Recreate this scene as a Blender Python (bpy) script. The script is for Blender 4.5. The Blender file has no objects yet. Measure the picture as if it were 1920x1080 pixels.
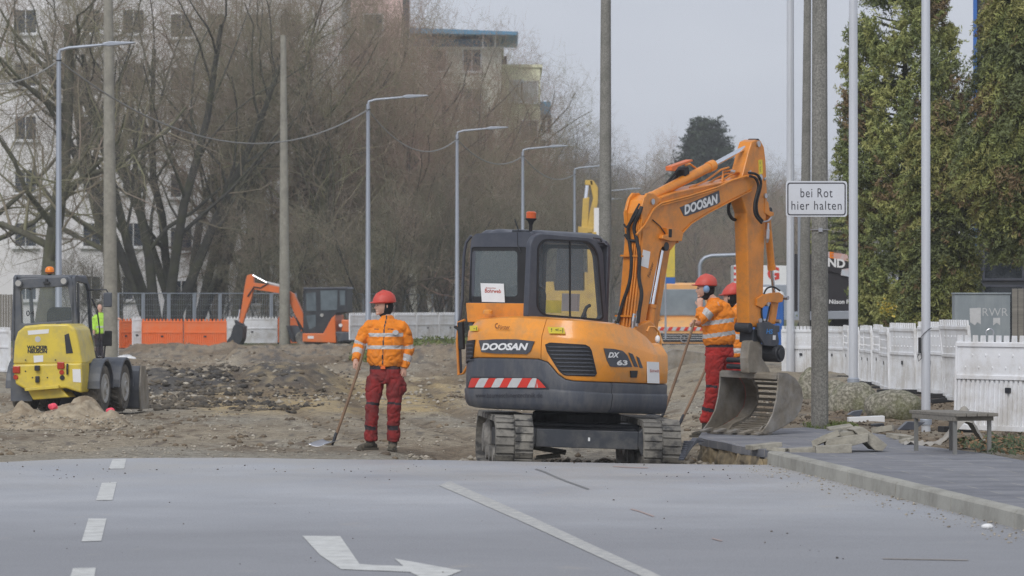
import bpy, bmesh, math, random
import numpy as np
from mathutils import Vector, Matrix, Euler, noise as mnoise
random.seed(7); RNG = np.random.default_rng(7)
C = bpy.context.scene.collection
SC = bpy.context.scene
R = math.radians; PI = math.pi

# ---------------- camera ----------------
CH = 1.72; FPX = 7500.0; HOR = 565.0          # eye height (m), focal length (photo pixels), horizon row
cam_d = bpy.data.cameras.new('camera'); cam = bpy.data.objects.new('camera', cam_d); C.objects.link(cam)
cam.location = (0, 0, CH); cam.rotation_euler = (R(90) + math.atan((HOR - 540) / FPX), 0, 0)
cam_d.sensor_width = 36.0; cam_d.lens = FPX / 1920 * 36.0
cam_d.clip_start = 0.5; cam_d.clip_end = 3000
cam_d.dof.use_dof = True; cam_d.dof.focus_distance = 46.5; cam_d.dof.aperture_fstop = 6.3
SC.camera = cam
# ---------------- world, sun, exposure ----------------
SUN_EL, SUN_AZ = 42, 200
w = bpy.data.worlds.new('World'); SC.world = w; w.use_nodes = True
nt = w.node_tree; nt.nodes.clear()
sky = nt.nodes.new('ShaderNodeTexSky'); sky.sky_type = 'NISHITA'; sky.sun_disc = False
sky.sun_elevation = R(SUN_EL); sky.sun_rotation = R(SUN_AZ); sky.air_density = 1.0; sky.dust_density = 3.0; sky.ozone_density = 1.0
hs = nt.nodes.new('ShaderNodeHueSaturation'); hs.inputs['Saturation'].default_value = 0.18
mx = nt.nodes.new('ShaderNodeMix'); mx.data_type = 'RGBA'; mx.inputs[0].default_value = 0.78     # cloud deck over the blue
tc = nt.nodes.new('ShaderNodeTexCoord'); mp = nt.nodes.new('ShaderNodeMapping'); mp.inputs['Scale'].default_value = (1, 1, 3)
cl = nt.nodes.new('ShaderNodeTexNoise'); cl.inputs['Scale'].default_value = 7.0; cl.inputs['Detail'].default_value = 3
cr = nt.nodes.new('ShaderNodeValToRGB')
cr.color_ramp.elements[0].position = .3; cr.color_ramp.elements[0].color = (4.5, 4.85, 5.65, 1)
cr.color_ramp.elements[1].position = .7; cr.color_ramp.elements[1].color = (5.2, 5.55, 6.3, 1)
bg = nt.nodes.new('ShaderNodeBackground'); bg.inputs['Strength'].default_value = 0.10
wo = nt.nodes.new('ShaderNodeOutputWorld'); L = nt.links.new
L(sky.outputs[0], hs.inputs['Color']); L(hs.outputs[0], mx.inputs[6]); L(tc.outputs['Generated'], mp.inputs[0]); L(mp.outputs[0], cl.inputs[0])
L(cl.outputs[0], cr.inputs[0]); L(cr.outputs[0], mx.inputs[7]); L(mx.outputs[2], bg.inputs[0]); L(bg.outputs[0], wo.inputs[0])
sl = bpy.data.lights.new('sun', 'SUN'); sl.energy = 1.2; sl.angle = R(30); sl.color = (1, .985, .96)
so = bpy.data.objects.new('sun', sl); C.objects.link(so)
az = R(SUN_AZ); so.rotation_euler = (R(90 - SUN_EL), 0, PI - az)
SC.view_settings.view_transform = 'Standard'; SC.view_settings.look = 'None'; SC.view_settings.gamma = 1
SC.view_settings.exposure = 0.36
SC.render.engine = 'CYCLES'
SC.cycles.max_bounces = 6; SC.cycles.transparent_max_bounces = 12; SC.cycles.volume_bounces = 0
SC.cycles.use_adaptive_sampling = True; SC.cycles.use_denoising = True; SC.cycles.denoiser = 'OPENIMAGEDENOISE'; SC.cycles.denoising_input_passes = 'RGB_ALBEDO_NORMAL'; SC.cycles.denoising_prefilter = 'NONE'; SC.cycles.adaptive_threshold = .01

# ---------------- mapping helpers ----------------
def P(px, py, d):   # a measured point of the place at distance d
    return Vector(((px - 960) * d / FPX, d, CH - (py - HOR) * d / FPX))
def G(px, py, z=0.0):   # on ground of height z
    d = (CH - z) * FPX / (py - HOR)
    return Vector(((px - 960) * d / FPX, d, z))
def S(d): return FPX / d

# ---------------- materials ----------------
def srgb(r, g, b):
    f = lambda c: (c / 255 / 12.92) if c / 255 <= .04045 else ((c / 255 + .055) / 1.055) ** 2.4
    return (f(r), f(g), f(b))
def mat(name, col, rough=.6, metal=0., var=.12, scale=6., bump=0., bscale=40., col2=None, mixpos=(.45, .65), coat=0., spec=.5, stretch=None, alpha=None, dirt=None, dirtamt=.5, dirtscale=3.):
    m = bpy.data.materials.new(name); m.use_nodes = True
    n = m.node_tree.nodes; l = m.node_tree.links.new; b = n['Principled BSDF']
    b.inputs['Roughness'].default_value = rough; b.inputs['Metallic'].default_value = metal
    b.inputs['Specular IOR Level'].default_value = spec; b.inputs['Coat Weight'].default_value = coat
    tc = n.new('ShaderNodeTexCoord'); src = tc.outputs['Object']
    if stretch:
        mp = n.new('ShaderNodeMapping'); mp.inputs['Scale'].default_value = stretch; l(src, mp.inputs[0]); src = mp.outputs[0]
    t = n.new('ShaderNodeTexNoise'); t.inputs['Scale'].default_value = scale; t.inputs['Detail'].default_value = 6; t.inputs['Roughness'].default_value = .6; l(src, t.inputs[0])
    rp = n.new('ShaderNodeValToRGB'); rp.color_ramp.elements[0].position, rp.color_ramp.elements[1].position = mixpos if col2 else (.3, .7)
    c2 = col2 if col2 else tuple(min(1, c * (1 + var)) for c in col); c1 = col if col2 else tuple(c * (1 - var) for c in col)
    rp.color_ramp.elements[0].color = (*c1, 1); rp.color_ramp.elements[1].color = (*c2, 1)
    l(t.outputs[0], rp.inputs[0]); out = rp.outputs[0]
    if dirt:
        t2 = n.new('ShaderNodeTexNoise'); t2.inputs['Scale'].default_value = dirtscale; t2.inputs['Detail'].default_value = 8; t2.inputs['Roughness'].default_value = .7; l(src, t2.inputs[0])
        r2 = n.new('ShaderNodeValToRGB'); r2.color_ramp.elements[0].position = .45; r2.color_ramp.elements[1].position = .62
        r2.color_ramp.elements[0].color = (0, 0, 0, 1); r2.color_ramp.elements[1].color = (dirtamt,) * 3 + (1,)
        mx = n.new('ShaderNodeMix'); mx.data_type = 'RGBA'; l(t2.outputs[0], r2.inputs[0]); l(r2.outputs[0], mx.inputs[0]); l(out, mx.inputs[6]); mx.inputs[7].default_value = (*dirt, 1); out = mx.outputs[2]
    l(out, b.inputs['Base Color'])
    if bump:
        t3 = n.new('ShaderNodeTexNoise'); t3.inputs['Scale'].default_value = bscale; t3.inputs['Detail'].default_value = 5; l(src, t3.inputs[0])
        bp = n.new('ShaderNodeBump'); bp.inputs['Strength'].default_value = bump; bp.inputs['Distance'].default_value = .02; l(t3.outputs[0], bp.inputs['Height']); l(bp.outputs[0], b.inputs['Normal'])
    if alpha is not None: b.inputs['Alpha'].default_value = alpha
    return m
def glass(name, tint=(.6, .68, .7), a=.35):
    m = bpy.data.materials.new(name); m.use_nodes = True; n = m.node_tree.nodes; l = m.node_tree.links.new
    b = n['Principled BSDF']; b.inputs['Base Color'].default_value = (*tint, 1); b.inputs['Roughness'].default_value = .04; b.inputs['Specular IOR Level'].default_value = .5
    tc = n.new('ShaderNodeTexCoord'); t = n.new('ShaderNodeTexNoise'); t.inputs['Scale'].default_value = 3; t.inputs['Detail'].default_value = 4; l(tc.outputs['Object'], t.inputs[0])
    r = n.new('ShaderNodeMapRange'); r.inputs[3].default_value = a * .7; r.inputs[4].default_value = a * 1.3; l(t.outputs[0], r.inputs[0]); l(r.outputs[0], b.inputs['Alpha'])
    return m

M = {}
M['orange'] = mat('orange_paint', (.8, .3, .03), .32, var=.06, scale=2, coat=.3, dirt=(.42, .24, .10), dirtamt=.5, dirtscale=3.5, bump=.03, bscale=60)
M['orange_dk'] = mat('orange_paint_arm', (.72, .25, .025), .42, var=.09, scale=3, coat=.1, dirt=(.3, .15, .06), dirtamt=.45, dirtscale=4)
M['red_orange'] = mat('red_orange_paint', (.75, .16, .025), .4, var=.1, scale=3, dirt=(.3, .17, .1), dirtamt=.4)
M['grey_cw'] = mat('counterweight_grey', (.052, .058, .074), .5, var=.14, scale=4, stretch=(1, 1, .35), dirt=(.16, .15, .14), dirtamt=.35, dirtscale=6, bump=.06, bscale=50)
M['cab_grey'] = mat('cab_grey', (.055, .06, .078), .42, var=.1, scale=3, dirt=(.14, .14, .14), dirtamt=.2)
M['dark'] = mat('dark_frame', (.02, .023, .03), .5, var=.2, scale=5, dirt=(.1, .09, .08), dirtamt=.25)
M['black'] = mat('black_rubber', (.018, .018, .02), .7, var=.25, scale=9)
M['rubber_mud'] = mat('muddy_rubber', (.06, .058, .056), .85, scale=6, col2=(.36, .335, .29), mixpos=(.40, .6), dirt=(.035, .034, .033), dirtamt=.7, dirtscale=3, bump=.4, bscale=30)
M['track_mud'] = mat('muddy_track', (.1, .095, .09), .9, scale=9, col2=(.34, .32, .29), mixpos=(.3, .6), bump=.5, bscale=40)
M['steel'] = mat('steel', (.5, .5, .52), .3, .9, var=.1, scale=5)
M['chrome'] = mat('chrome_rod', (.82, .84, .88), .18, 1., var=.03)
M['bucket'] = mat('bucket_steel', (.18, .155, .12), .75, .2, scale=5, col2=(.32, .28, .225), mixpos=(.35, .7), dirt=(.42, .42, .42), dirtamt=.4, dirtscale=2.2, bump=.2, bscale=30)
M['galv'] = mat('galvanised', (.36, .39, .44), .45, .5, var=.1, scale=2, stretch=(1, 1, .2))
M['alu'] = mat('white_pole', (.62, .64, .68), .35, .25, var=.05, scale=2, stretch=(1, 1, .1), dirt=(.3, .3, .3), dirtamt=.25, dirtscale=4)
M['concrete'] = mat('pole_concrete', (.15, .145, .13), .9, scale=45, col2=(.30, .29, .26), mixpos=(.38, .62), bump=.4, bscale=60, dirt=(.12, .12, .1), dirtamt=.5, dirtscale=2.5)
M['concrete_lt'] = mat('light_concrete', (.29, .275, .23), .9, var=.14, scale=10, bump=.3, bscale=50, dirt=(.14, .135, .12), dirtamt=.4, dirtscale=2)
M['white_pl'] = mat('white_plastic', (.80, .81, .83), .5, var=.05, scale=3, dirt=(.5, .47, .42), dirtamt=.6, dirtscale=1.8)
M['orange_pl'] = mat('orange_plastic', (.8, .16, .03), .5, var=.08, scale=3, dirt=(.45, .25, .15), dirtamt=.3)
M['white'] = mat('white_paint', (.75, .75, .75), .5, var=.04, scale=5)
M['yellow'] = mat('yellow_paint', (.68, .52, .06), .4, var=.07, scale=3, coat=.2, dirt=(.35, .3, .15), dirtamt=.4, dirtscale=4)
M['yellow_st'] = mat('yellow_sticker', (.75, .6, .05), .5)
M['ink'] = mat('ink', (.03, .03, .04), .6)
M['red'] = mat('red_plastic', (.6, .035, .02), .35, var=.1)
M['redlamp'] = mat('red_lens', (.42, .035, .01), .25)
M['amber'] = mat('amber_lens', (.85, .22, .01), .2)
M['beacon_red'] = mat('beacon_lens', (.6, .1, .02), .25)
M['blue'] = mat('blue_paint', (.03, .13, .42), .5, var=.08)
M['bluelet'] = mat('blue_letter', (.05, .25, .6), .5)
M['glass'] = glass('cab_glass', (.16, .19, .2), .5)
M['glass_cl'] = glass('clear_glass', (.35, .42, .45), .09)
M['glass_dk'] = glass('dark_glass', (.03, .035, .04), .9)
M['grille'] = mat('grille', (.012, .012, .014), .6)
M['wood'] = mat('tool_wood', (.22, .135, .08), .7, var=.3, scale=8, stretch=(1, 1, .2))
M['greywood'] = mat('weathered_wood', (.2, .185, .16), .9, var=.25, scale=10, stretch=(.2, 3, 3), bump=.3)
M['skin'] = mat('skin', (.6, .36, .27), .6, var=.08, scale=20)
M['hair'] = mat('dark_hair', (.02, .016, .014), .8)
M['beanie'] = mat('black_knit', (.012, .012, .014), .95, var=.3, scale=60, bump=.4, bscale=150)
M['jacket'] = mat('orange_cloth', (.85, .25, .015), .85, var=.12, scale=7, dirt=(.5, .2, .06), dirtamt=.35, dirtscale=6, bump=.15, bscale=25)
M['reflect'] = mat('reflective_tape', (.5, .5, .5), .45, var=.08, scale=15)
M['trouser'] = mat('red_cloth', (.26, .022, .022), .9, var=.2, scale=6, dirt=(.06, .04, .04), dirtamt=.5, dirtscale=4, bump=.2, bscale=25)
M['trouser_br'] = mat('bright_red_cloth', (.4, .026, .022), .9, var=.2, scale=6, dirt=(.1, .03, .03), dirtamt=.4, dirtscale=4, bump=.2, bscale=25)
M['trouser_dk'] = mat('dark_cloth', (.03, .03, .038), .9, var=.2, scale=8, dirt=(.1, .04, .04), dirtamt=.5)
M['boot'] = mat('boot_leather', (.045, .042, .035), .8, var=.3, scale=12, dirt=(.2, .17, .12), dirtamt=.7, dirtscale=9)
M['sole'] = mat('boot_sole', (.1, .09, .07), .9, var=.2)
M['helmet'] = mat('red_helmet', (.6, .065, .045), .5, var=.05, scale=4, dirt=(.45, .15, .12), dirtamt=.3, dirtscale=8)
M['muff'] = mat('ear_muff', (.2, .33, .52), .5, var=.1)
M['hiviz'] = mat('lime_cloth', (.42, .7, .08), .85, var=.1)
M['tyre'] = mat('tyre', (.07, .066, .06), .9, scale=8, col2=(.2, .18, .15), mixpos=(.4, .75), bump=.3, bscale=30)
M['rim'] = mat('rim', (.42, .41, .39), .5, .3, var=.1, scale=6)
M['loader_grey'] = mat('loader_grey', (.085, .095, .115), .5, var=.08, dirt=(.2, .19, .17), dirtamt=.3)
M['pink'] = mat('pink_spray', (.8, .08, .13), .6, var=.2)
M['paving'] = None

# ---------------- mesh helpers ----------------
def tag(o, label=None, cat=None, group=None, kind=None):
    if label: o['label'] = label
    if cat: o['category'] = cat
    if group: o['group'] = group
    if kind: o['kind'] = kind
    return o
def empty(name, loc=(0, 0, 0), rz=0, label=None, cat=None, group=None, parent=None):
    o = bpy.data.objects.new(name, None); C.objects.link(o); o.location = loc; o.rotation_euler = (0, 0, rz); o.empty_display_size = .1
    tag(o, label, cat, group)
    if parent: o.parent = parent
    return o
def copy_tree(o, parent=None):
    c = o.copy(); C.objects.link(c)
    c.parent = parent
    for ch in [x for x in KIDS.get(o.name, [])]:
        k = copy_tree(ch, c)
        KIDS.setdefault(c.name, []).append(k)
    return c
KIDS = {}
def setparent(o, p):
    if p is not None:
        o.parent = p; KIDS.setdefault(p.name, []).append(o)

class MB:
    def __init__(s): s.v = []; s.f = []; s.m = []; s.cur = 0
    def use(s, i): s.cur = i; return s
    def add(s, vs, fs):
        b = len(s.v); s.v += [tuple(v) for v in vs]; s.f += [tuple(b + i for i in f) for f in fs]; s.m += [s.cur] * len(fs); return s
    def box(s, c, d, rot=None):
        hx, hy, hz = d[0] / 2, d[1] / 2, d[2] / 2
        vs = [Vector((x, y, z)) for x in (-hx, hx) for y in (-hy, hy) for z in (-hz, hz)]
        if rot is not None:
            Rm = Euler(rot).to_matrix() if not isinstance(rot, Matrix) else rot
            vs = [Rm @ v for v in vs]
        c = Vector(c); vs = [v + c for v in vs]
        return s.add(vs, [(0, 1, 3, 2), (4, 6, 7, 5), (0, 4, 5, 1), (2, 3, 7, 6), (0, 2, 6, 4), (1, 5, 7, 3)])
    def bar(s, a, b, w, h, up=(0, 0, 1)):     # rectangular bar from a to b
        a, b = Vector(a), Vector(b); d = (b - a).normalized(); u = Vector(up)
        if abs(d.dot(u)) > .98: u = Vector((0, 1, 0))
        x = d.cross(u).normalized(); y = x.cross(d)
        vs = [p + x * i * w / 2 + y * j * h / 2 for p in (a, b) for i, j in ((-1, -1), (1, -1), (1, 1), (-1, 1))]
        return s.add(vs, [(3, 2, 1, 0), (4, 5, 6, 7), (0, 1, 5, 4), (1, 2, 6, 5), (2, 3, 7, 6), (3, 0, 4, 7)])
    def cyl(s, a, b, r0, r1=None, n=16, caps=True):
        return s.tube([a, b], [r0, r0 if r1 is None else r1], n, caps)
    def tube(s, pts, r, n=10, caps=True, flat=1.0):
        pts = [Vector(p) for p in pts]; k = len(pts); rs = r if isinstance(r, (list, tuple)) else [r] * k
        vs = []; prev = None
        for i, p in enumerate(pts):
            d = (pts[min(i + 1, k - 1)] - pts[max(i - 1, 0)])
            d = d.normalized() if d.length > 1e-9 else Vector((0, 0, 1))
            if prev is None:
                u = Vector((0, 0, 1)) if abs(d.z) < .9 else Vector((1, 0, 0)); x = d.cross(u).normalized()
            else:
                x = (prev - d * prev.dot(d)); x = x.normalized() if x.length > 1e-6 else d.cross(Vector((0, 1, 0))).normalized()
            prev = x; y = d.cross(x)
            rr = rs[i] if isinstance(rs[i], (list, tuple)) else (rs[i], rs[i] * flat)
            for j in range(n):
                a = 2 * PI * j / n; vs.append(p + x * math.cos(a) * rr[0] + y * math.sin(a) * rr[1])
        fs = [(i * n + j, i * n + (j + 1) % n, (i + 1) * n + (j + 1) % n, (i + 1) * n + j) for i in range(k - 1) for j in range(n)]
        if caps: fs += [tuple(reversed(range(n))), tuple((k - 1) * n + j for j in range(n))]
        return s.add(vs, fs)
    def prism(s, poly, fn, t0, t1):           # polygon (a,b) -> fn(a,b,t)
        n = len(poly); vs = [fn(a, b, t0) for a, b in poly] + [fn(a, b, t1) for a, b in poly]
        fs = [tuple(range(n)), tuple(reversed(range(n, 2 * n)))] + [(i, i + n, (i + 1) % n + n, (i + 1) % n) for i in range(n)]
        return s.add(vs, fs)
    def ell(s, c, r, nu=16, nv=10, rot=None, fn=None, z0=-1.):
        c = Vector(c); vs = []; fs = []
        Rm = Euler(rot).to_matrix() if rot else None
        for i in range(nv + 1):
            ph = -PI / 2 + PI * i / nv
            zz = max(math.sin(ph), z0); 
            for j in range(nu):
                th = 2 * PI * j / nu; v = Vector((math.cos(ph) * math.cos(th), math.cos(ph) * math.sin(th), zz))
                if fn: v = fn(v)
                v = Vector((v.x * r[0], v.y * r[1], v.z * r[2]))
                if Rm: v = Rm @ v
                vs.append(c + v)
        for i in range(nv):
            for j in range(nu): fs.append((i * nu + j, i * nu + (j + 1) % nu, (i + 1) * nu + (j + 1) % nu, (i + 1) * nu + j))
        return s.add(vs, fs)
    def grid(s, fn, nu, nv):
        vs = [fn(i / nu, j / nv) for j in range(nv + 1) for i in range(nu + 1)]
        fs = [(j * (nu + 1) + i, j * (nu + 1) + i + 1, (j + 1) * (nu + 1) + i + 1, (j + 1) * (nu + 1) + i) for j in range(nv) for i in range(nu)]
        return s.add(vs, fs)
    def lathe(s, prof, o=(0, 0, 0), axis=(0, 0, 1), n=20):
        ax = Vector(axis).normalized(); u = Vector((0, 0, 1)) if abs(ax.z) < .9 else Vector((1, 0, 0)); x = ax.cross(u).normalized(); y = ax.cross(x); o = Vector(o)
        vs = [o + ax * h + (x * math.cos(2 * PI * j / n) + y * math.sin(2 * PI * j / n)) * r for r, h in prof for j in range(n)]; k = len(prof)
        fs = [(i * n + j, i * n + (j + 1) % n, (i + 1) * n + (j + 1) % n, (i + 1) * n + j) for i in range(k - 1) for j in range(n)]
        fs += [tuple(reversed(range(n))), tuple((k - 1) * n + j for j in range(n))]
        return s.add(vs, fs)
    def text(s, st, size, fn, shear=0., offset=0., sx=1., cx=True, depth=None, spacing=1.):
        vs, fs = text2d(st, size, shear, offset, spacing)
        if not len(vs): return s
        x0 = min(v[0] for v in vs); x1 = max(v[0] for v in vs)
        mid = (x0 + x1) / 2 if cx else 0
        return s.add([fn((v[0] - mid) * sx, v[1]) for v in vs], fs)
    def build(s, name, mats, parent=None, bevel=0, smooth=False, fix=True, loc=None, weld=False, sub=0, seg=2):
        me = bpy.data.meshes.new(name); me.from_pydata(s.v, [], s.f)
        mats = mats if isinstance(mats, (list, tuple)) else [mats]
        for m in mats: me.materials.append(m)
        if len(mats) > 1: me.polygons.foreach_set('material_index', s.m)
        if fix or weld:
            bm = bmesh.new(); bm.from_mesh(me)
            if weld: bmesh.ops.remove_doubles(bm, verts=bm.verts, dist=1e-4)
            if fix: bmesh.ops.recalc_face_normals(bm, faces=bm.faces)
            bm.to_mesh(me); bm.free()
        if smooth: me.polygons.foreach_set('use_smooth', [True] * len(me.polygons))
        o = bpy.data.objects.new(name, me); C.objects.link(o)
        if loc is not None: o.location = loc
        if bevel:
            b = o.modifiers.new('bevel', 'BEVEL'); b.width = bevel; b.segments = seg; b.limit_method = 'ANGLE'; b.angle_limit = R(35)
            b.harden_normals = False
        if sub:
            b = o.modifiers.new('sub', 'SUBSURF'); b.levels = sub; b.render_levels = sub
        setparent(o, parent)
        if smooth and not sub:
            try:
                me.set_sharp_from_angle(angle=R(38))
            except Exception: pass
        return o
_tc = {}
def text2d(st, size, shear=0., offset=0., spacing=1.):
    key = (st, size, shear, offset, spacing)
    if key in _tc: return _tc[key]
    cu = bpy.data.curves.new('t', 'FONT'); cu.body = st; cu.size = size; cu.shear = shear; cu.offset = offset; cu.resolution_u = 3; cu.space_character = spacing
    cu.align_y = 'CENTER'
    ob = bpy.data.objects.new('t', cu); C.objects.link(ob)
    bpy.context.view_layer.update()
    dg = bpy.context.evaluated_depsgraph_get(); me = bpy.data.meshes.new_from_object(ob.evaluated_get(dg))
    vs = [tuple(v.co) for v in me.vertices]; fs = [tuple(p.vertices) for p in me.polygons]
    bpy.data.objects.remove(ob); bpy.data.meshes.remove(me); bpy.data.curves.remove(cu)
    _tc[key] = (vs, fs); return vs, fs
def npmesh(name, V, F, mats, parent=None, mi=None, smooth=False):
    """V (n,3), F (m,k) numpy"""
    me = bpy.data.meshes.new(name); n, k = F.shape
    me.vertices.add(len(V)); me.vertices.foreach_set('co', V.astype(np.float32).ravel())
    me.loops.add(n * k); me.loops.foreach_set('vertex_index', F.astype(np.int32).ravel())
    me.polygons.add(n); me.polygons.foreach_set('loop_start', np.arange(0, n * k, k, dtype=np.int32))
    try: me.polygons.foreach_set('loop_total', np.full(n, k, dtype=np.int32))
    except Exception: pass
    mats = mats if isinstance(mats, (list, tuple)) else [mats]
    for m in mats: me.materials.append(m)
    if mi is not None: me.polygons.foreach_set('material_index', mi.astype(np.int32))
    if smooth: me.polygons.foreach_set('use_smooth', np.ones(n, bool))
    me.update(calc_edges=True); me.validate()
    o = bpy.data.objects.new(name, me); C.objects.link(o); setparent(o, parent); return o
def nz(x, y, z=0): return mnoise.noise(Vector((x, y, z)))
# ---------------- terrain ----------------
def sm(a, b, x):
    t = min(1, max(0, (x - a) / (b - a))); return t * t * (3 - 2 * t)
def gauss(x, c, s): return math.exp(-((x - c) / s) ** 2)
def X_of(px, d): return (px - 960) * d / FPX
def kerbX(Y): return 2.70 - .0927 * (Y - 42.3)
def cutX(Y): return 2.70 - .118 * (Y - 42.3) + .04 * math.sin(Y * 5)
def gh(X, Y, fine=True):
    px = X * FPX / max(Y, 5) + 960
    z = -.03
    # sunken work area round the machine
    z -= .13 * sm(-1.6, -.6, X) * (1 - sm(3.2, 4.2, X)) * (1 - sm(47.5, 50.5, Y))
    # right verge
    r = sm(cutX(min(Y, 47)) - .03, cutX(min(Y, 47)) + .08, X) if Y < 47 else sm(2.0, 3.6, X + (Y - 47) * -.02)
    zr = .07 + .13 * sm(50, 58, Y)
    z = z * (1 - r) + zr * r
    if Y > 50:
        # dark spoil bank, path and mounds of the trench behind
        z += .27 * sm(235, 290, px) * (1 - sm(590, 680, px)) * gauss(Y, 84, 3.6) * (1 + .5 * sm(420, 500, px))
        z += .12 * sm(235, 300, px) * (1 - sm(560, 640, px)) * gauss(Y, 79, 2.5)
        z += .12 * sm(180, 220, px) * (1 - sm(420, 460, px)) * gauss(Y, 106, 5)
        z += .22 * sm(545, 570, px) * (1 - sm(690, 720, px)) * gauss(Y, 141, 5)
        z += (.36 * sm(410, 450, px) * (1 - sm(520, 560, px)) + .12 * sm(520, 560, px) * (1 - sm(660, 700, px))) * gauss(Y, 116, 7)
        z += .2 * sm(380, 430, px) * (1 - sm(500, 540, px)) * gauss(Y, 134, 5)
        z += .55 * sm(690, 800, px) * (1 - sm(900, 960, px)) * gauss(Y, 112, 7)
        z += .22 * sm(220, 260, px) * (1 - sm(430, 460, px)) * gauss(Y, 138, 6)
        z += .25 * gauss(px, 1290, 90) * gauss(Y, 84, 6)
    if fine:
        a = 1. if Y > 46 else .5
        z += .05 * nz(X * .5, Y * .22, 3) * sm(44, 52, Y) + .035 * a * nz(X * 1.7, Y * .9, 1) + .016 * nz(X * 6, Y * 4, 2)
        z -= .05 * sm(48, 54, Y) * (1 - sm(90, 110, Y)) * (1 - r) * (gauss(X + .055 * Y - 1.2 + .5 * nz(Y * .05, 3), 0, .16) + gauss(X + .055 * Y - 2.7 + .5 * nz(Y * .05, 3), 0, .16) + .8 * gauss(X + .12 * Y - 4.2, 0, .14) + .8 * gauss(X + .12 * Y - 5.6, 0, .14)) * (1 + .5 * math.sin(Y * 16))
        if Y > 60: z += (.13 * nz(X * .55, Y * .3, 5) + .08 * abs(nz(X * 1.8, Y * .9, 6)) + .05 * nz(X * 4, Y * 2.2, 9)) * sm(68, 84, Y) * (1 - r) * (1 - sm(150, 170, Y))
    if Y < 42.2: z = -.2 if X < kerbX(Y) + .3 else min(z, .06)
    return z
Ys = [3, 8, 14, 20, 26, 32, 38, 40.5, 41.5, 42.0]
yy = 871.0
while yy > 640: Ys.append(1.75 * FPX / (yy - HOR)); yy -= 1.15
for d in (182, 200, 225, 255, 300, 380, 520, 800, 1500): Ys.append(d)
cols = list(range(-2400, -20, 120)) + [i * 3.2 for i in range(-8, 608)] + list(range(1960, 4400, 120))
nC, nR = len(cols), len(Ys); V = np.zeros((nR * nC, 3)); col = np.zeros((nR * nC, 4)); k = 0
c_dirt = np.array((.41, .345, .255)); c_ochre = np.array((.56, .42, .22)); c_dark = np.array((.12, .11, .1)); c_grey = np.array((.38, .355, .30)); c_pale = np.array((.62, .53, .40)); c_green = np.array((.12, .14, .06)); c_brown = np.array((.30, .225, .15))
for Y in Ys:
    for px in cols:
        X = (px - 960) * max(Y, 9) / FPX
        z = gh(X, Y); V[k] = (X, Y, z)
        n1 = nz(X * .5, Y * .16, 11); n2 = nz(X * 1.6, Y * .6, 12); n3 = nz(X * 4.5, Y * 1.6, 13)
        c = c_dirt * (1 + .25 * n2)
        def blend(c, t, w): w = min(1, max(0, w)); return c * (1 - w) + t * w
        c = blend(c, c_grey, sm(-.05, .35, n1 + .3 * n2) * .6)
        if Y < 50: c = blend(c, c_grey * .95, sm(47.5, 45, Y) * .5)
        c = blend(c, c_ochre, sm(330, 420, px) * (1 - sm(820, 900, px)) * sm(60, 66, Y) * (1 - sm(88, 98, Y)) * (.75 + .8 * n2))
        c = blend(c, c_pale, .8 * sm(400, 480, px) * (1 - sm(800, 860, px)) * gauss(Y, 93, 5) * (.6 + n2))
        dk = sm(240, 280, px) * (1 - sm(600, 660, px)) * sm(74, 78, Y) * (1 - sm(84, 87, Y)) * (1 if px < 430 else .75)
        c = blend(c, c_dark, dk * (1.15 + 1.5 * n3 + 1.2 * n2))
        c = blend(c, c_brown, sm(98, 108, Y) * (1 - sm(150, 165, Y)) * (.6 + n2) * (1 - sm(1000, 1100, px)))
        c = blend(c, c_dark * 1.3, sm(98, 108, Y) * (1 - sm(150, 165, Y)) * sm(.05, .3, n3 + .4 * n1) * .8 * (1 - sm(1000, 1100, px)))
        c = blend(c, c_pale * .9, sm(200, 240, px) * (1 - sm(430, 470, px)) * gauss(Y, 106, 7) * .8)
        c = blend(c, c_green, sm(148, 158, Y)); c = blend(c, c_green, sm(690, 800, px) * (1 - sm(900, 960, px)) * gauss(Y, 118, 3) * .8)
        c = blend(c, c_brown * .8, sm(2.9, 3.6, X) * (1 - sm(56, 70, Y)) * sm(42, 44, Y) * (.7 + n2))
        c = blend(c, c_dark * 1.2, sm(.2, .5, n3) * .7 * sm(44, 50, Y))
        c = blend(c, c_brown * .75, sm(.05, .4, nz(X * .35, Y * .12, 31) + .3 * n3) * .75 * sm(45, 48, Y))
        rt = gauss(X + .055 * Y - 1.2 + .5 * nz(Y * .05, 3), 0, .22) + gauss(X + .055 * Y - 2.7 + .5 * nz(Y * .05, 3), 0, .22) + gauss(X + .12 * Y - 4.2, 0, .2) + gauss(X + .12 * Y - 5.6, 0, .2)
        c = blend(c, c_brown * .6, rt * .55 * sm(48, 52, Y) * (1 - sm(85, 100, Y)))
        col[k] = (*np.clip(c, .02, .8), 1); k += 1
I = np.arange((nR - 1) * (nC - 1)); rr, cc = I // (nC - 1), I % (nC - 1); b = rr * nC + cc
F = np.stack([b, b + 1, b + nC + 1, b + nC], 1)
gm = bpy.data.materials.new('dirt'); gm.use_nodes = True; n = gm.node_tree.nodes; l = gm.node_tree.links.new; bs = n['Principled BSDF']; bs.inputs['Roughness'].default_value = .95; bs.inputs['Specular IOR Level'].default_value = .2
at = n.new('ShaderNodeAttribute'); at.attribute_name = 'zone'
tc_ = n.new('ShaderNodeTexCoord'); t1 = n.new('ShaderNodeTexNoise'); t1.inputs['Scale'].default_value = 9; t1.inputs['Detail'].default_value = 9; t1.inputs['Roughness'].default_value = .75; l(tc_.outputs['Object'], t1.inputs[0])
t2 = n.new('ShaderNodeTexVoronoi'); t2.inputs['Scale'].default_value = 16; l(tc_.outputs['Object'], t2.inputs[0])
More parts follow.
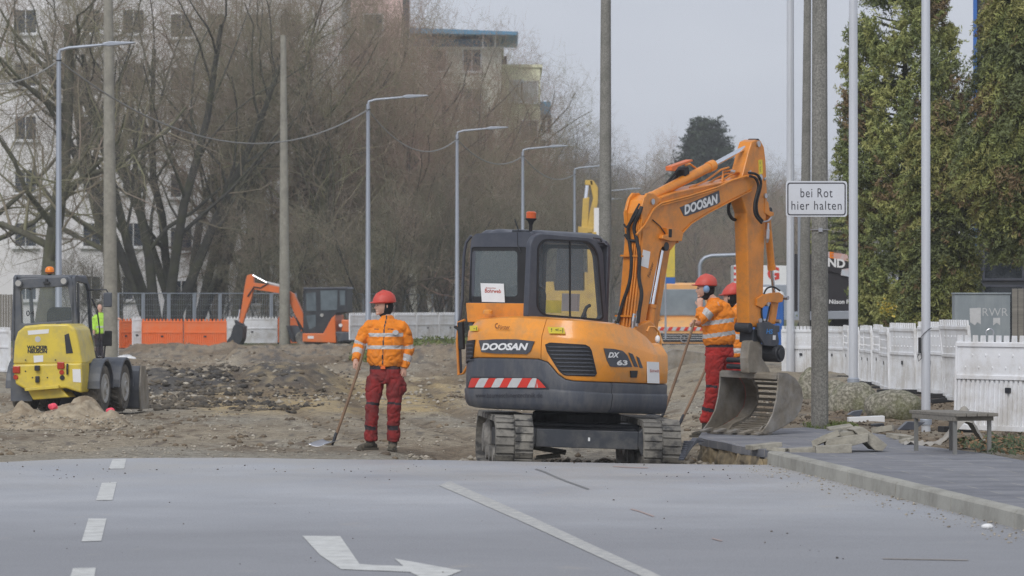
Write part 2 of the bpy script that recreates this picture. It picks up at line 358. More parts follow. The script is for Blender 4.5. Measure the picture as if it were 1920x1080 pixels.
r1 = n.new('ShaderNodeMapRange'); r1.inputs[1].default_value = .3; r1.inputs[2].default_value = .7; r1.inputs[3].default_value = .5; r1.inputs[4].default_value = 1.5; l(t1.outputs[0], r1.inputs[0])
r2 = n.new('ShaderNodeMapRange'); r2.inputs[1].default_value = 0.1; r2.inputs[2].default_value = .5; r2.inputs[3].default_value = 1.22; r2.inputs[4].default_value = .9; l(t2.outputs[0], r2.inputs[0])
mu = n.new('ShaderNodeMath'); mu.operation = 'MULTIPLY'; l(r1.outputs[0], mu.inputs[0]); l(r2.outputs[0], mu.inputs[1])
vm = n.new('ShaderNodeVectorMath'); vm.operation = 'SCALE'; l(at.outputs['Color'], vm.inputs[0]); l(mu.outputs[0], vm.inputs['Scale']); l(vm.outputs[0], bs.inputs['Base Color'])
bp = n.new('ShaderNodeBump'); bp.inputs['Strength'].default_value = .8; bp.inputs['Distance'].default_value = .05; l(mu.outputs[0], bp.inputs['Height']); l(bp.outputs[0], bs.inputs['Normal'])
g = npmesh('ground', V, F, gm, smooth=True); g['kind'] = 'structure'
ca = g.data.color_attributes.new('zone', 'FLOAT_COLOR', 'POINT'); ca.data.foreach_set('color', col.ravel().astype(np.float32))

# ---------------- road ----------------
rm = bpy.data.materials.new('asphalt'); rm.use_nodes = True; n = rm.node_tree.nodes; l = rm.node_tree.links.new; bs = n['Principled BSDF']
tc_ = n.new('ShaderNodeTexCoord')
def nd(scale, det, rough, st=None):
    t = n.new('ShaderNodeTexNoise'); t.inputs['Scale'].default_value = scale; t.inputs['Detail'].default_value = det; t.inputs['Roughness'].default_value = rough
    if st:
        m_ = n.new('ShaderNodeMapping'); m_.inputs['Scale'].default_value = st; l(tc_.outputs['Object'], m_.inputs[0]); l(m_.outputs[0], t.inputs[0])
    else: l(tc_.outputs['Object'], t.inputs[0])
    return t
def rmp(src, p0, p1, c0, c1):
    r_ = n.new('ShaderNodeValToRGB'); r_.color_ramp.elements[0].position = p0; r_.color_ramp.elements[1].position = p1; r_.color_ramp.elements[0].color = (*c0, 1); r_.color_ramp.elements[1].color = (*c1, 1); l(src, r_.inputs[0]); return r_.outputs[0]
def mixc(f, a, b_, bl='MIX'):
    x = n.new('ShaderNodeMix'); x.data_type = 'RGBA'; x.blend_type = bl
    if isinstance(f, (int, float)): x.inputs[0].default_value = f
    else: l(f, x.inputs[0])
    if isinstance(a, tuple): x.inputs[6].default_value = (*a, 1)
    else: l(a, x.inputs[6])
    if isinstance(b_, tuple): x.inputs[7].default_value = (*b_, 1)
    else: l(b_, x.inputs[7])
    return x.outputs[2]
big = nd(.45, 6, .6); base = rmp(big.outputs[0], .35, .65, (.30, .308, .33), (.40, .408, .43))
dust = nd(.8, 8, .65, (1, .5, 1)); sep = n.new('ShaderNodeSeparateXYZ'); l(tc_.outputs['Object'], sep.inputs[0])
mr = n.new('ShaderNodeMapRange'); mr.inputs[1].default_value = 33; mr.inputs[2].default_value = 44; l(sep.outputs[1], mr.inputs[0])
mr2 = n.new('ShaderNodeMapRange'); mr2.inputs[1].default_value = -1.5; mr2.inputs[2].default_value = 3.5; l(sep.outputs[0], mr2.inputs[0])
ad = n.new('ShaderNodeMath'); ad.operation = 'MULTIPLY_ADD'; l(mr2.outputs[0], ad.inputs[0]); ad.inputs[1].default_value = .35; l(mr.outputs[0], ad.inputs[2])
m3 = n.new('ShaderNodeMath'); m3.operation = 'MULTIPLY'; l(ad.outputs[0], m3.inputs[0]); l(rmp(dust.outputs[0], .38, .62, (0, 0, 0), (.75, .75, .75)), m3.inputs[1]); m3.use_clamp = True
c = mixc(m3.outputs[0], base, (.38, .36, .33))
tyre = nd(.5, 4, .5, (.6, .8, 1)); c = mixc(rmp(tyre.outputs[0], .56, .68, (0, 0, 0), (.3, .3, .3)), c, (.2, .2, .21))
mrn = n.new('ShaderNodeMapRange'); mrn.inputs[1].default_value = 33.5; mrn.inputs[2].default_value = 29.; wv = nd(.35, 4, .6); sb = n.new('ShaderNodeMath'); sb.operation = 'MULTIPLY_ADD'; l(wv.outputs[0], sb.inputs[0]); sb.inputs[1].default_value = 7.; l(sep.outputs[1], sb.inputs[2]); s2_ = n.new('ShaderNodeMath'); s2_.operation = 'SUBTRACT'; l(sb.outputs[0], s2_.inputs[0]); s2_.inputs[1].default_value = 3.5; l(s2_.outputs[0], mrn.inputs[0])
c = mixc(mrn.outputs[0], c, (.245, .247, .262))
stain = nd(1.1, 6, .7, (1, .55, 1)); c = mixc(rmp(stain.outputs[0], .62, .75, (0, 0, 0), (.55, .55, .55)), c, (.42, .37, .31))
sp = nd(70, 3, .7); c = mixc(.55, c, rmp(sp.outputs[0], .3, .7, (.45, .45, .45), (1.45, 1.45, 1.45)), 'MULTIPLY')
l(c, bs.inputs['Base Color']); bs.inputs['Specular IOR Level'].default_value = .5
l(rmp(big.outputs[0], .4, .6, (.5, .5, .5), (.62, .62, .62)), bs.inputs['Roughness'])
bp = n.new('ShaderNodeBump'); bp.inputs['Strength'].default_value = .25; bp.inputs['Distance'].default_value = .01; l(sp.outputs[0], bp.inputs['Height']); l(bp.outputs[0], bs.inputs['Normal'])
edge_pts = [(-900, 862), (-300, 868), (0, 866), (120, 861), (300, 858.5), (420, 858), (640, 861), (860, 863), (1000, 866), (1200, 869), (1330, 871), (1440, 871.5)]
ew = [G(a, b_, 0) for a, b_ in edge_pts]
def edgeY(X):
    for a, b_ in zip(ew, ew[1:]):
        if a.x <= X <= b_.x: return a.y + (b_.y - a.y) * (X - a.x) / (b_.x - a.x)
    return ew[0].y if X < ew[0].x else ew[-1].y
mb = MB(); xs = [-14 + i * .08 for i in range(int((2.74 + 14) / .08) + 1)]
top = [(x, edgeY(x) + .05 * nz(x * 3, 1) + .12 * nz(x * .8, 7)) for x in xs]
nears = [3, 14, 24, 32, 36, 39, 41]
vs = []; 
for x, ye in top:
    xa = min(x, 99)
    for Y in nears:
        Xn = x + (kerbX(Y) - 2.70) * sm(-14, 2.7, x); vs.append((Xn, Y, 0))
    vs.append((x, ye, 0)); vs.append((x + .01, ye + .02, -.22))
w_ = len(nears) + 2
fs = [(i * w_ + j, (i + 1) * w_ + j, (i + 1) * w_ + j + 1, i * w_ + j + 1) for i in range(len(top) - 1) for j in range(w_ - 1)]
mb.add(vs, fs); road = mb.build('road', rm, fix=False); road['kind'] = 'structure'

# painted markings
mark = mat('road_paint', (.5, .5, .47), .7, scale=9, col2=(.62, .62, .6), mixpos=(.3, .6), dirt=(.25, .25, .25), dirtamt=.35, dirtscale=5)
markw = mat('worn_road_paint', (.36, .36, .355), .8, scale=11, col2=(.50, .49, .46), mixpos=(.4, .62))
def flat(name, pts, m, z=.004, kind='structure', lab=None):
    mb = MB(); vs = [G(a, b_, z) for a, b_ in pts]; mb.add(vs, [tuple(range(len(vs)))]); o = mb.build(name, m, fix=False)
    if o.data.polygons[0].normal.z < 0: o.data.flip_normals()
    o['kind'] = kind; return o
for q in ([(211, 861), (237, 860), (233, 878.5), (204, 879)], [(191, 905), (219, 904), (211, 937.5), (180, 938)], [(166, 972), (200, 972), (190, 1014), (153, 1015)], [(137, 1065), (180, 1064), (172, 1112), (122, 1112)]):
    flat('lane_dash', q, mark)
flat('turn_arrow', [(567, 1004.5), (638, 1004.8), (674, 1057), (700, 1059), (756, 1061), (740, 1047), (866, 1069.5), (810, 1092), (768, 1072), (640, 1067), (600, 1040)], mark)
lp = [(762, 868), (790, 878), (835, 905), (900, 933), (1000, 977), (1100, 1023), (1232, 1083), (1420, 1170)]
lp = [(x + 0, y) for x, y in lp]
up_ = [G(x + 8, y - 3, .004) for x, y in lp]; lo_ = [G(x - 12, y + 5, .004) for x, y in lp]
for k_ in (2, 3, 4, 5, 6):
    mb = MB(); mb.add([up_[k_], up_[k_ + 1], lo_[k_ + 1], lo_[k_]], [(0, 1, 2, 3)]); o = mb.build('edge_line', markw, fix=False)
    if o.data.polygons[0].normal.z < 0: o.data.flip_normals()
    o['kind'] = 'structure'
tar = mat('tar_seam', (.19, .19, .19), .8, var=.3, scale=20); redm = mat('red_marking_spray', (.38, .29, .265), .8, var=.15, scale=20)
def streak(name, pts, wpx, m):
    for i, (a, b_) in enumerate(zip(pts, pts[1:])):
        pass
    upp = [(x + wpx * .6, y - wpx * (.35 + .25 * nz(x, y))) for x, y in pts]; low = [(x - wpx * .6, y + wpx * (.35 + .25 * nz(y, x))) for x, y in pts]
    flat(name, upp + low[::-1], m)
streak('tar_seam', [(1004, 879), (1020, 884), (1040, 893), (1062, 902), (1085, 910), (1104, 917)], 2.6, tar)
streak('spray_mark', [(1183, 954), (1198, 958), (1215, 964), (1226, 968)], 2.2, redm)
streak('spray_mark', [(1335, 1009), (1345, 1012), (1354, 1014)], 1.8, redm)
streak('tar_seam', [(1655, 1047), (1700, 1048), (1760, 1049), (1815, 1050)], 2.0, mat('dirt_streak', (.29, .26, .23), .85))
streak('spray_mark', [(1150, 874), (1180, 876), (1215, 877)], 2.2, redm)

# kerb: stones laid end to end, one course
kc = mat('kerb_concrete', (.36, .35, .31), .9, var=.1, scale=1.6, bump=.3, bscale=60, dirt=(.13, .12, .10), dirtamt=.45, dirtscale=4.5, stretch=(1, .3, .3))
mb = MB(); Y = 42.35
while Y > 4:
    a = Vector((kerbX(Y), Y, 0)); b_ = Vector((kerbX(Y - 2.385), Y - 2.385, 0)); d = (b_ - a).normalized(); nx = Vector((-d.y, d.x, 0))
    if nx.x < 0: nx = -nx
    h = .135 + random.uniform(-.0015, .0015)
    pr = [(0, -.1), (0.012, h - .02), (.03, h), (.15, h), (.15, -.1)]
    o_ = random.uniform(-.002, .002)
    mb.prism(pr, lambda u, v, t, a=a, d=d, nx=nx, o_=o_: a + nx * (u + o_) + d * t + Vector((0, 0, v)), 0, 2.385); Y -= 2.4
o = mb.build('kerb', kc); o['kind'] = 'structure'
# pavement
pm = bpy.data.materials.new('paving'); pm.use_nodes = True; n = pm.node_tree.nodes; l = pm.node_tree.links.new; bs = n['Principled BSDF']; bs.inputs['Roughness'].default_value = .75
tc_ = n.new('ShaderNodeTexCoord'); mp_ = n.new('ShaderNodeMapping'); mp_.inputs['Rotation'].default_value = (0, 0, -.09); l(tc_.outputs['Object'], mp_.inputs[0])
bt = n.new('ShaderNodeTexBrick'); bt.inputs['Scale'].default_value = 1; bt.inputs['Brick Width'].default_value = 1.0; bt.inputs['Row Height'].default_value = .5; bt.inputs['Mortar Size'].default_value = .014; bt.inputs['Mortar Smooth'].default_value = .3
bt.inputs['Color1'].default_value = (.150, .155, .178, 1); bt.inputs['Color2'].default_value = (.195, .198, .218, 1); bt.inputs['Mortar'].default_value = (.25, .245, .235, 1); l(mp_.outputs[0], bt.inputs[0])
tn = n.new('ShaderNodeTexNoise'); tn.inputs['Scale'].default_value = 2.0; tn.inputs['Detail'].default_value = 9; tn.inputs['Roughness'].default_value = .75; l(tc_.outputs['Object'], tn.inputs[0])
c = mixc(.9, bt.outputs[0], rmp(tn.outputs[0], .35, .65, (.75, .75, .75), (1.3, 1.28, 1.24)), 'MULTIPLY')
sc_ = nd(5, 8, .7); c = mixc(rmp(sc_.outputs[0], .6, .68, (0, 0, 0), (.5, .5, .5)), c, (.24, .22, .19)); l(c, bs.inputs['Base Color'])
bp = n.new('ShaderNodeBump'); bp.inputs['Strength'].default_value = .4; bp.inputs['Distance'].default_value = .01; l(bt.outputs[1], bp.inputs['Height']); bp.invert = True; l(bp.outputs[0], bs.inputs['Normal'])
lft = [(kerbX(Y) + .158, Y) for Y in (5, 15, 25, 35, 40, 42.3)] + [(cutX(43) + .03, 43), (cutX(44) - .02, 44), (cutX(45) + .05, 45), (cutX(46), 46), (2.18, 46.8)]
rgt = [(2.3, 48.5), (3.7, 50.5), (3.95, 49.6), (4.25, 48.9), (4.44, 47.8), (4.5, 44.2), (4.95, 41.8), (5.1, 40.1), (5.6, 35), (6.2, 28), (7.5, 15), (8.3, 5)]
poly = lft + rgt; mb = MB(); mb.prism(poly, lambda a, b_, t: Vector((a, b_, t)), .13, .045); o = mb.build('pavement', pm); o['kind'] = 'structure'

# earth face of the pit below the paving
def cutwall(u, v):
    Y = 42.32 + 4.4 * u; x = cutX(Y) - .01 + .05 * nz(Y * 3, v * 2) + .02 * nz(Y * 11, v * 6) - .05 * v; return Vector((x, Y, .05 - .27 * v))
mb = MB(); mb.grid(cutwall, 90, 12); mb.grid(lambda u, v: Vector((cutX(42.32) - .05 + .5 * u, 42.33 + .02 * nz(u * 5, v), .05 - .27 * v)), 10, 6)
o = mb.build('trench_wall', mat('cut_earth', (.10, .085, .06), .95, scale=2.2, col2=(.42, .33, .2), mixpos=(.35, .62), stretch=(1, 1, .5), bump=.8, bscale=20, dirt=(.05, .045, .04), dirtamt=.7, dirtscale=1.3), fix=False, smooth=True); o['kind'] = 'structure'
# loose stones (uncountable) on the site, and grit on the road
def stones(name, n_, fn, m, smin, smax, label=None, flatz=.6):
    base = [Vector(v) for v in ((1, 0, 0), (-1, 0, 0), (0, 1, 0), (0, -1, 0), (0, 0, 1), (0, 0, -1), (.6, .6, .5), (-.6, .5, .5), (.5, -.6, .5), (-.5, -.6, .5))]
    bmx = bmesh.new(); [bmx.verts.new(v) for v in base]; r_ = bmesh.ops.convex_hull(bmx, input=bmx.verts); bmx.verts.ensure_lookup_table(); bmx.verts.index_update()
    bv = np.array([v.co[:] for v in bmx.verts]); bf = np.array([[v.index for v in f.verts] for f in bmx.faces if len(f.verts) == 3]); bmx.free()
    VV = []; FF = []; 
    for i in range(n_):
        p = fn()
        if p is None: continue
        s_ = smin + (smax - smin) * random.random() ** 3; a = random.uniform(0, 2 * PI); ca_, sa_ = math.cos(a), math.sin(a)
        v = bv * RNG.uniform(.6, 1.2, bv.shape) * np.array((s_, s_ * random.uniform(.5, 1), s_ * flatz)); v = np.stack([v[:, 0] * ca_ - v[:, 1] * sa_, v[:, 0] * sa_ + v[:, 1] * ca_, v[:, 2]], 1)
        FF.append(bf + len(VV) * len(bv)); VV.append(v + np.array(p))
    o = npmesh(name, np.concatenate(VV), np.concatenate(FF), m); tag(o, label, 'rubble', None, 'stuff'); return o
st_m = mat('stone_mix', (.2, .175, .14), .9, scale=2.2, col2=(.48, .43, .35), mixpos=(.4, .6))
dk_m = mat('dark_clod', (.05, .045, .04), .95, scale=.8, col2=(.17, .14, .10), mixpos=(.42, .66))
def site_pt():
    px = random.uniform(-60, 1500); y = random.uniform(735, 858); d = 1.75 * FPX / (y - HOR); X = X_of(px, d)
    if d < edgeY(X) + .1 or (nz(X * .9, d * .35, 4) < -.02 and random.random() < .8): return None
    return (X, d, gh(X, d) + .004)
stones('gravel', 6500, site_pt, st_m, .006, .04, 'pale stones and gravel strewn over the dug-up ground')
def heap_pt():
    px = random.gauss(400, 130); y = random.uniform(672, 742); d = 1.5 * FPX / (y - HOR); X = X_of(px, d)
    if not 235 < px < 700 or nz(X * .9, d * .25, 21) + .35 * nz(X * 3, d, 3) < -.05 + .0016 * abs(px - 400) - .1: return None
    return (X, d, gh(X, d) + .01)
stones('rubble', 4200, heap_pt, dk_m, .01, .12, 'dark broken asphalt and soil clods on the spoil bank')
def heap2_pt():
    px = random.uniform(240, 1000); y = random.uniform(645, 740); d = 1.6 * FPX / (y - HOR); X = X_of(px, d)
    return (X, d, gh(X, d) + .01)
stones('debris', 1800, heap2_pt, st_m, .01, .09, 'pale rubble scattered over the brown mounds')
def clod_pt():
    p = site_pt() if random.random() < .6 else heap2_pt()
    return p if p and nz(p[0] * .7, p[1] * .25, 17) > .02 else None
stones('clods', 5200, clod_pt, mat('brown_clod', (.11, .085, .06), .95, scale=1.5, col2=(.27, .21, .14), mixpos=(.4, .65)), .01, .085, 'brown clods of churned earth across the site')
def trench_pt():
    X = random.uniform(-1.2, 3.0); Y = random.uniform(43.3, 47)
    if X > cutX(Y): return None
    return (X, Y, gh(X, Y) + .01)
stones('rubble', 900, trench_pt, st_m, .015, .08, 'broken rubble and sand in the pit beneath the tracks')
def grit_pt():
    px = random.uniform(-40, 1900); y = random.uniform(866, 1090) if random.random() < .35 else random.uniform(862, 900); p = G(px, y, .004)
    return p if p.x < kerbX(p.y) - .02 and p.y < edgeY(p.x) - .05 and nz(p.x * .8, p.y * .5, 8) > .0 else None
stones('grit', 700, grit_pt, dk_m, .003, .016, 'dark grit and crumbs lying on the asphalt')
def verge_pt():
    Y = random.uniform(44.5, 60); X = random.uniform(2.6, 7)
    if Y < 50 and X < 4.3: return None
    return (X, Y, gh(X, Y) + .01)
stones('rubble', 1500, verge_pt, mat('verge_litter', (.09, .07, .05), .95, scale=3, col2=(.3, .24, .17), mixpos=(.45, .65)), .01, .07, 'brown leaf litter and stones on the verge by the boulders')
def gut_pt():
    Y = random.uniform(25, 42); return (kerbX(Y) - random.random() ** 2 * .5 - .01, Y, .004)
stones('silt', 700, gut_pt, st_m, .004, .02, 'fine pale grit collected in the gutter along the kerb')
# sky-side haze comes last
# ---------------- frames: machine-local coordinates (x right, y forward, z up) ----------------
class Frame:
    def __init__(s, c, yaw, roll=0., pitch=0.):
        s.M = Matrix.Translation(c) @ Matrix.Rotation(roll, 4, 'Y') @ Matrix.Rotation(pitch, 4, 'X') @ Matrix.Rotation(-yaw, 4, 'Z'); s.I = s.M.inverted()
        s.o = s.I @ Vector((0, 0, CH))
    def ray(s, px, py):
        return (s.I @ Vector(((px - 960) / FPX, 1, CH - (py - HOR) / FPX)) - s.o)
    def on(s, px, py, axis, val):
        d = s.ray(px, py); t = (val - s.o[axis]) / d[axis]; return s.o + d * t
    def side(s, px, py, x): p = s.on(px, py, 0, x); return (p.y, p.z)
    def back(s, px, py, y): p = s.on(px, py, 1, y); return (p.x, p.z)
    def px(s, l):
        w_ = s.M @ Vector(l); return (960 + w_.x * FPX / w_.y, HOR + (CH - w_.z) * FPX / w_.y)
def rrect(x0, y0, x1, y1, r, n=6):
    if not isinstance(r, (tuple, list)): r = (r,) * 4
    pts = []
    for (cx, cy, a0, rr) in ((x1 - r[0], y1 - r[0], 0, r[0]), (x0 + r[1], y1 - r[1], 90, r[1]), (x0 + r[2], y0 + r[2], 180, r[2]), (x1 - r[3], y0 + r[3], 270, r[3])):
        for i in range(n + 1):
            a = R(a0 + 90 * i / n); pts.append((cx + rr * math.cos(a), cy + rr * math.sin(a)))
    return pts
def warp(pts, quad):   # unit-square pts -> quad (bl, br, tr, tl)
    bl, br, tr, tl = [Vector(q) for q in quad]; out = []
    for u, v in pts:
        p = bl * (1 - u) * (1 - v) + br * u * (1 - v) + tr * u * v + tl * (1 - u) * v; out.append(tuple(p))
    return out
def ring(mb, outer, inner, fn, t0, t1):
    n = len(outer); vs = [fn(a, b, t) for t in (t0, t1) for pl in (outer, inner) for a, b in pl]
    fs = []
    for i in range(n):
        j = (i + 1) % n
        fs += [(i, j, n + j, n + i), (2 * n + i, 3 * n + i, 3 * n + j, 2 * n + j), (i, 2 * n + i, 2 * n + j, j), (n + i, n + j, 3 * n + j, 3 * n + i)]
    return mb.add(vs, fs)
SX = lambda a, b, t: Vector((t, a, b))      # side plane: (y,z) at x=t
BX = lambda a, b, t: Vector((a, t, b))      # rear plane: (x,z) at y=t

EX = Frame(Vector((X_of(1078, 45.3), 45.3, -.17)), R(36), R(2.0))
ex = empty('compact_excavator', (0, 0, 0), 0, 'big orange tracked excavator with grey counterweight, boom arched over the workers', 'excavator')
ex.matrix_world = EX.M
# ---- undercarriage (own yaw) ----
ur = Matrix.Rotation(R(36) + R(5.5), 4, 'Z')   # relative to the superstructure
def U(v): return ur @ Vector(v)
def stadium(L_, r, n=14):   # closed path in (y,z), rear and front idler centres at +-L_/2
    pts = []
    for i in range(n + 1): a = R(90 - 180 * i / n); pts.append((L_ / 2 + r * math.cos(a), r + r * math.sin(a)))
    for i in range(n + 1): a = R(-90 - 180 * i / n); pts.append((-L_ / 2 + r * math.cos(a), r + r * math.sin(a)))
    return pts
def resample(pts, step, closed=True):
    P_ = [Vector((*p, 0)) if len(p) == 2 else Vector(p) for p in pts]
    if closed: P_.append(P_[0])
    out = []; acc = 0
    for a, b in zip(P_, P_[1:]):
        Ls = (b - a).length; t = acc
        while t < Ls: out.append((a + (b - a) * (t / Ls), (b - a).normalized())); t += step
        acc = t - Ls
    return out
def track(sx, cx, wid, L_, r, root, U, m_out, lug=.055):
    t = empty('track_unit', parent=None); t.parent = root
    outer = stadium(L_, r); inner = [(y * (1 - .045 / (L_ / 2 + r)), .045 + (z) * (1 - .09 / (2 * r))) for y, z in outer]
    mb = MB(); ring(mb, outer, inner, lambda a, b, tt: U((tt, a, b)), cx - wid / 2, cx + wid / 2)
    k = 0
    for p, d in resample(outer, .088):
        nrm = Vector((d.y, -d.x, 0)); nrm = nrm if (Vector((p.x, p.y - r, 0)).dot(nrm) > 0 or abs(p.x) < L_ / 2 and (p.y - r) * nrm.y > 0) else -nrm
        for sgn in (-1, 1):
            if (k + (sgn > 0)) % 2 == 0 or True:
                off = (.044 if sgn > 0 else 0)
                c = Vector((p.x, p.y)) + Vector((nrm.x, nrm.y)) * .012 + Vector((d.x, d.y)) * off
                hw = wid * .235
                a3 = [U((cx + sgn * wid * .25 + i * hw, c.x + d.x * j * .033 + nrm.x * q, c.y + d.y * j * .033 + nrm.y * q)) for i in (-1, 1) for j in (-1, 1) for q in (-.012, .009)]
                mb.add(a3, [(0, 1, 3, 2), (4, 6, 7, 5), (0, 4, 5, 1), (2, 3, 7, 6), (0, 2, 6, 4), (1, 5, 7, 3)])
        k += 1
    mb.build('rubber_track', m_out, t)
    for yc in (-L_ / 2, L_ / 2):
        mb = MB(); mb.lathe([(.03, -wid * .38), (r * .55, -wid * .36), (r * .6, -wid * .3), (r * .82, -wid * .22), (r * .82, wid * .22), (r * .6, wid * .3), (r * .55, wid * .36), (.03, wid * .38)], U((cx, yc, r)), U((1, 0, 0)) , 24)
        mb.build('idler_wheel', M['track_mud'], t, smooth=True)
    for i in range(4):
        yc = -L_ / 2 + L_ * (i + .75) / 4.5
        mb = MB(); mb.lathe([(.08, -wid * .34), (.08, wid * .34)], U((cx, yc, .13)), U((1, 0, 0)), 16); mb.build('track_roller', M['track_mud'], t)
    mb = MB(); mb.box(U((cx, 0, r + .03)), (wid * .34, L_ * .82, r * .7), ur.to_3x3() if U is not None else None); mb.build('track_frame', M['dark'], t, bevel=.015)
    return t
TW, TL, TR_ = .42, 1.95, .29
for sx in (-1, 1): track(sx, sx * .82, TW, TL, TR_, ex, U, M['rubber_mud'])
mb = MB()
mb.box(U((0, -1.06, .37)), (1.14, .07, .20), ur.to_3x3())
for s_ in (-1, 1): mb.prism([(-.57, .30), (-.57, .46), (-.63, .52), (-.66, .52), (-.66, .2), (-.62, .2)], lambda a, b, t, s_=s_: U((-a * s_, t, b)), -1.09, -.99)
mb.build('blade_arm', mat('arm_grey', (.04, .045, .056), .5, var=.15, dirt=(.16, .15, .13), dirtamt=.4), ex, bevel=.008)
mb = MB(); mb.box(U((0, -.2, .42)), (1.3, .7, .22), ur.to_3x3()); mb.box(U((0, .1, .43)), (1.2, 1.5, .12), ur.to_3x3()); mb.build('centre_frame', M['dark'], ex, bevel=.02)
mb = MB(); mb.lathe([(.1, .48), (.47, .48), (.5, .52), (.5, .62), (.44, .66), (.44, .74), (.1, .74)], (0, 0, 0), (0, 0, 1), 32); mb.build('slew_ring', M['black'], ex)
mb = MB(); mb.prism([(-.98, .24), (.98, .24), (.98, .56), (-.98, .56)], lambda a, b, t: U((a, t + .06 * ((b - .27) / .25) ** 2, b)), 1.5, 1.57); mb.build('dozer_blade', M['dark'], ex, bevel=.01)
mb = MB(); mb.box(U((0.02, -1.1 - .003, .37)), (.022, .004, .04), ur.to_3x3()); mb.build('small_plate', M['white'], ex)
# clods of earth caught on top of the tracks
# ---- superstructure outline ----
out = []
for i in range(0, 81):
    a = PI + PI * i / 80; ca, sa = math.cos(a), math.sin(a)
    out.append((.95 * math.copysign(abs(ca) ** .62, ca), -.36 - .90 * abs(sa) ** .62))
out = [(-.95, y) for y in (.5, .3, .1, -.1, -.25)] + out + [(.95, y) for y in (-.25, -.1, .1, .25, .40)]
o2 = [Vector((*out[0], 0))]
for p in out[1:]:
    p = Vector((*p, 0))
    if (p - o2[-1]).length > .012: o2.append(p)
OUT = o2; cum = [0.]
for a, b in zip(OUT, OUT[1:]): cum.append(cum[-1] + (b - a).length)
UT = cum[-1]
def at_u(u, off=0.):
    u = min(max(u, 0), UT - 1e-6)
    import bisect
    i = min(len(OUT) - 2, max(0, bisect.bisect_right(cum, u) - 1)); t = (u - cum[i]) / (cum[i + 1] - cum[i])
    def nr(k):
        d = (OUT[min(k + 1, len(OUT) - 1)] - OUT[max(k - 1, 0)]).normalized(); return Vector((d.y, -d.x, 0))
    n_ = (nr(i) * (1 - t) + nr(i + 1) * t).normalized(); n_.z = 0
    p = OUT[i].lerp(OUT[i + 1], t); return p + n_ * off
def body_z(off):   # small protrusions: returns mapping (u,z)->point
    return lambda u, z: at_u(u, off) + Vector((0, 0, z))
def hit(px, py, n=0):   # photo pixel -> (u, z) on the outline wall
    d = EX.ray(px, py); o = EX.o; best = None
    for i, (a, b) in enumerate(zip(OUT, OUT[1:])):
        e = b - a; den = d.x * e.y - d.y * e.x
        if abs(den) < 1e-12: continue
        t = ((a.x - o.x) * e.y - (a.y - o.y) * e.x) / den; s_ = ((a.x - o.x) * d.y - (a.y - o.y) * d.x) / den
        if -1e-4 <= s_ <= 1.0001 and t > 0 and (best is None or t < best[0]): best = (t, cum[i] + s_ * (cum[i + 1] - cum[i]), o.z + d.z * t)
    if best: return (best[1], best[2])
    return hit(px + (1 if px < 1050 else -1), py, n + 1) if n < 25 else None
def curve(pts, u0=0., u1=None):
    hs_ = [h for h in (hit(*p) for p in pts) if h]; hs_.sort()
    def f(u):
        if u <= hs_[0][0]: return hs_[0][1]
        for a, b in zip(hs_, hs_[1:]):
            if u <= b[0]: return a[1] + (b[1] - a[1]) * (u - a[0]) / max(1e-6, b[0] - a[0])
        return hs_[-1][1]
    f.h = hs_; return f
seam = curve([(880, 672), (892, 670.5), (950, 671), (1008, 673), (1026, 679), (1036, 690), (1046, 702), (1060, 711), (1075, 714), (1147, 717), (1234, 720)])
bot = curve([(868, 762), (900, 766), (1000, 770), (1132, 775), (1230, 777)])
brk = curve([(879, 620), (960, 624), (1045, 630), (1120, 637), (1180, 647), (1232, 665)])
topc = curve([(886, 597), (957, 593), (1020, 597), (1100, 601), (1170, 607), (1207, 617), (1225, 630), (1238, 645)])
crease = curve([(870, 728), (1022, 730), (1135, 739), (1232, 741)])
def wall(name, m, levels, u0, u1, n=150, parent=ex, smooth=True):
    """levels: list of (fn z(u), offset)"""
    mb = MB()
    vs = []; k = len(levels)
    for i in range(n + 1):
        u = u0 + (u1 - u0) * i / n
        for fz, off in levels:
            o_ = off(u) if callable(off) else off
            p = at_u(u, o_); vs.append((p.x, p.y, fz(u)))
    fs = [(i * k + j, (i + 1) * k + j, (i + 1) * k + j + 1, i * k + j + 1) for i in range(n) for j in range(k - 1)]
    fs += [tuple(range(k - 1, -1, -1)), tuple(n * k + j for j in range(k))]
    mb.add(vs, fs); o = mb.build(name, m, parent, smooth=smooth)
    return o
uL, uR = .0, UT
usplit = hit(1147, 745)[0]
for (a, b) in ((uL, usplit - .006), (usplit + .006, uR)):
    wall('counterweight', M['grey_cw'], [(lambda u: bot(u) + .0, -.35), (lambda u: bot(u), -.09), (lambda u: bot(u) + .012, -.04), (lambda u: bot(u) + .05, -.01), (lambda u: bot(u) + .09, .0), (lambda u: crease(u) - .012, .012), (crease, .006), (lambda u: crease(u) + .012, -.004), (lambda u: seam(u) - .03, .0), (lambda u: seam(u) - .008, -.008), (seam, -.03), (seam, -.3)], a, b)
usd = hit(1015, 640)[0]     # panel gap between counterweight cover and the engine door
for (a, b) in ((uL, usd - .004), (usd + .004, uR)):
    wall('engine_cover', M['orange'], [(lambda u: seam(u) - .02, -.3), (lambda u: seam(u) + .004, -.018), (lambda u: seam(u) + .02, -.006), (lambda u: seam(u) * .5 + brk(u) * .5, .0), (lambda u: brk(u) - .02, -.008), (brk, -.014), (lambda u: brk(u) * .6 + topc(u) * .4, -.05), (lambda u: topc(u) - .012, -.10), (lambda u: topc(u) + .004, -.15), (lambda u: topc(u) + .012, -.26), (lambda u: topc(u) + .01, -.42)], a, b)
mb = MB(); cs = [at_u(UT * i / 60, -.35) for i in range(61)]
mb.add([(p.x, p.y, topc(UT * i / 60) + .0) for i, p in enumerate(cs)] + [(0, .3, 1.5)], [(i, i + 1, 61) for i in range(60)]); mb.build('deck', M['orange'], ex)
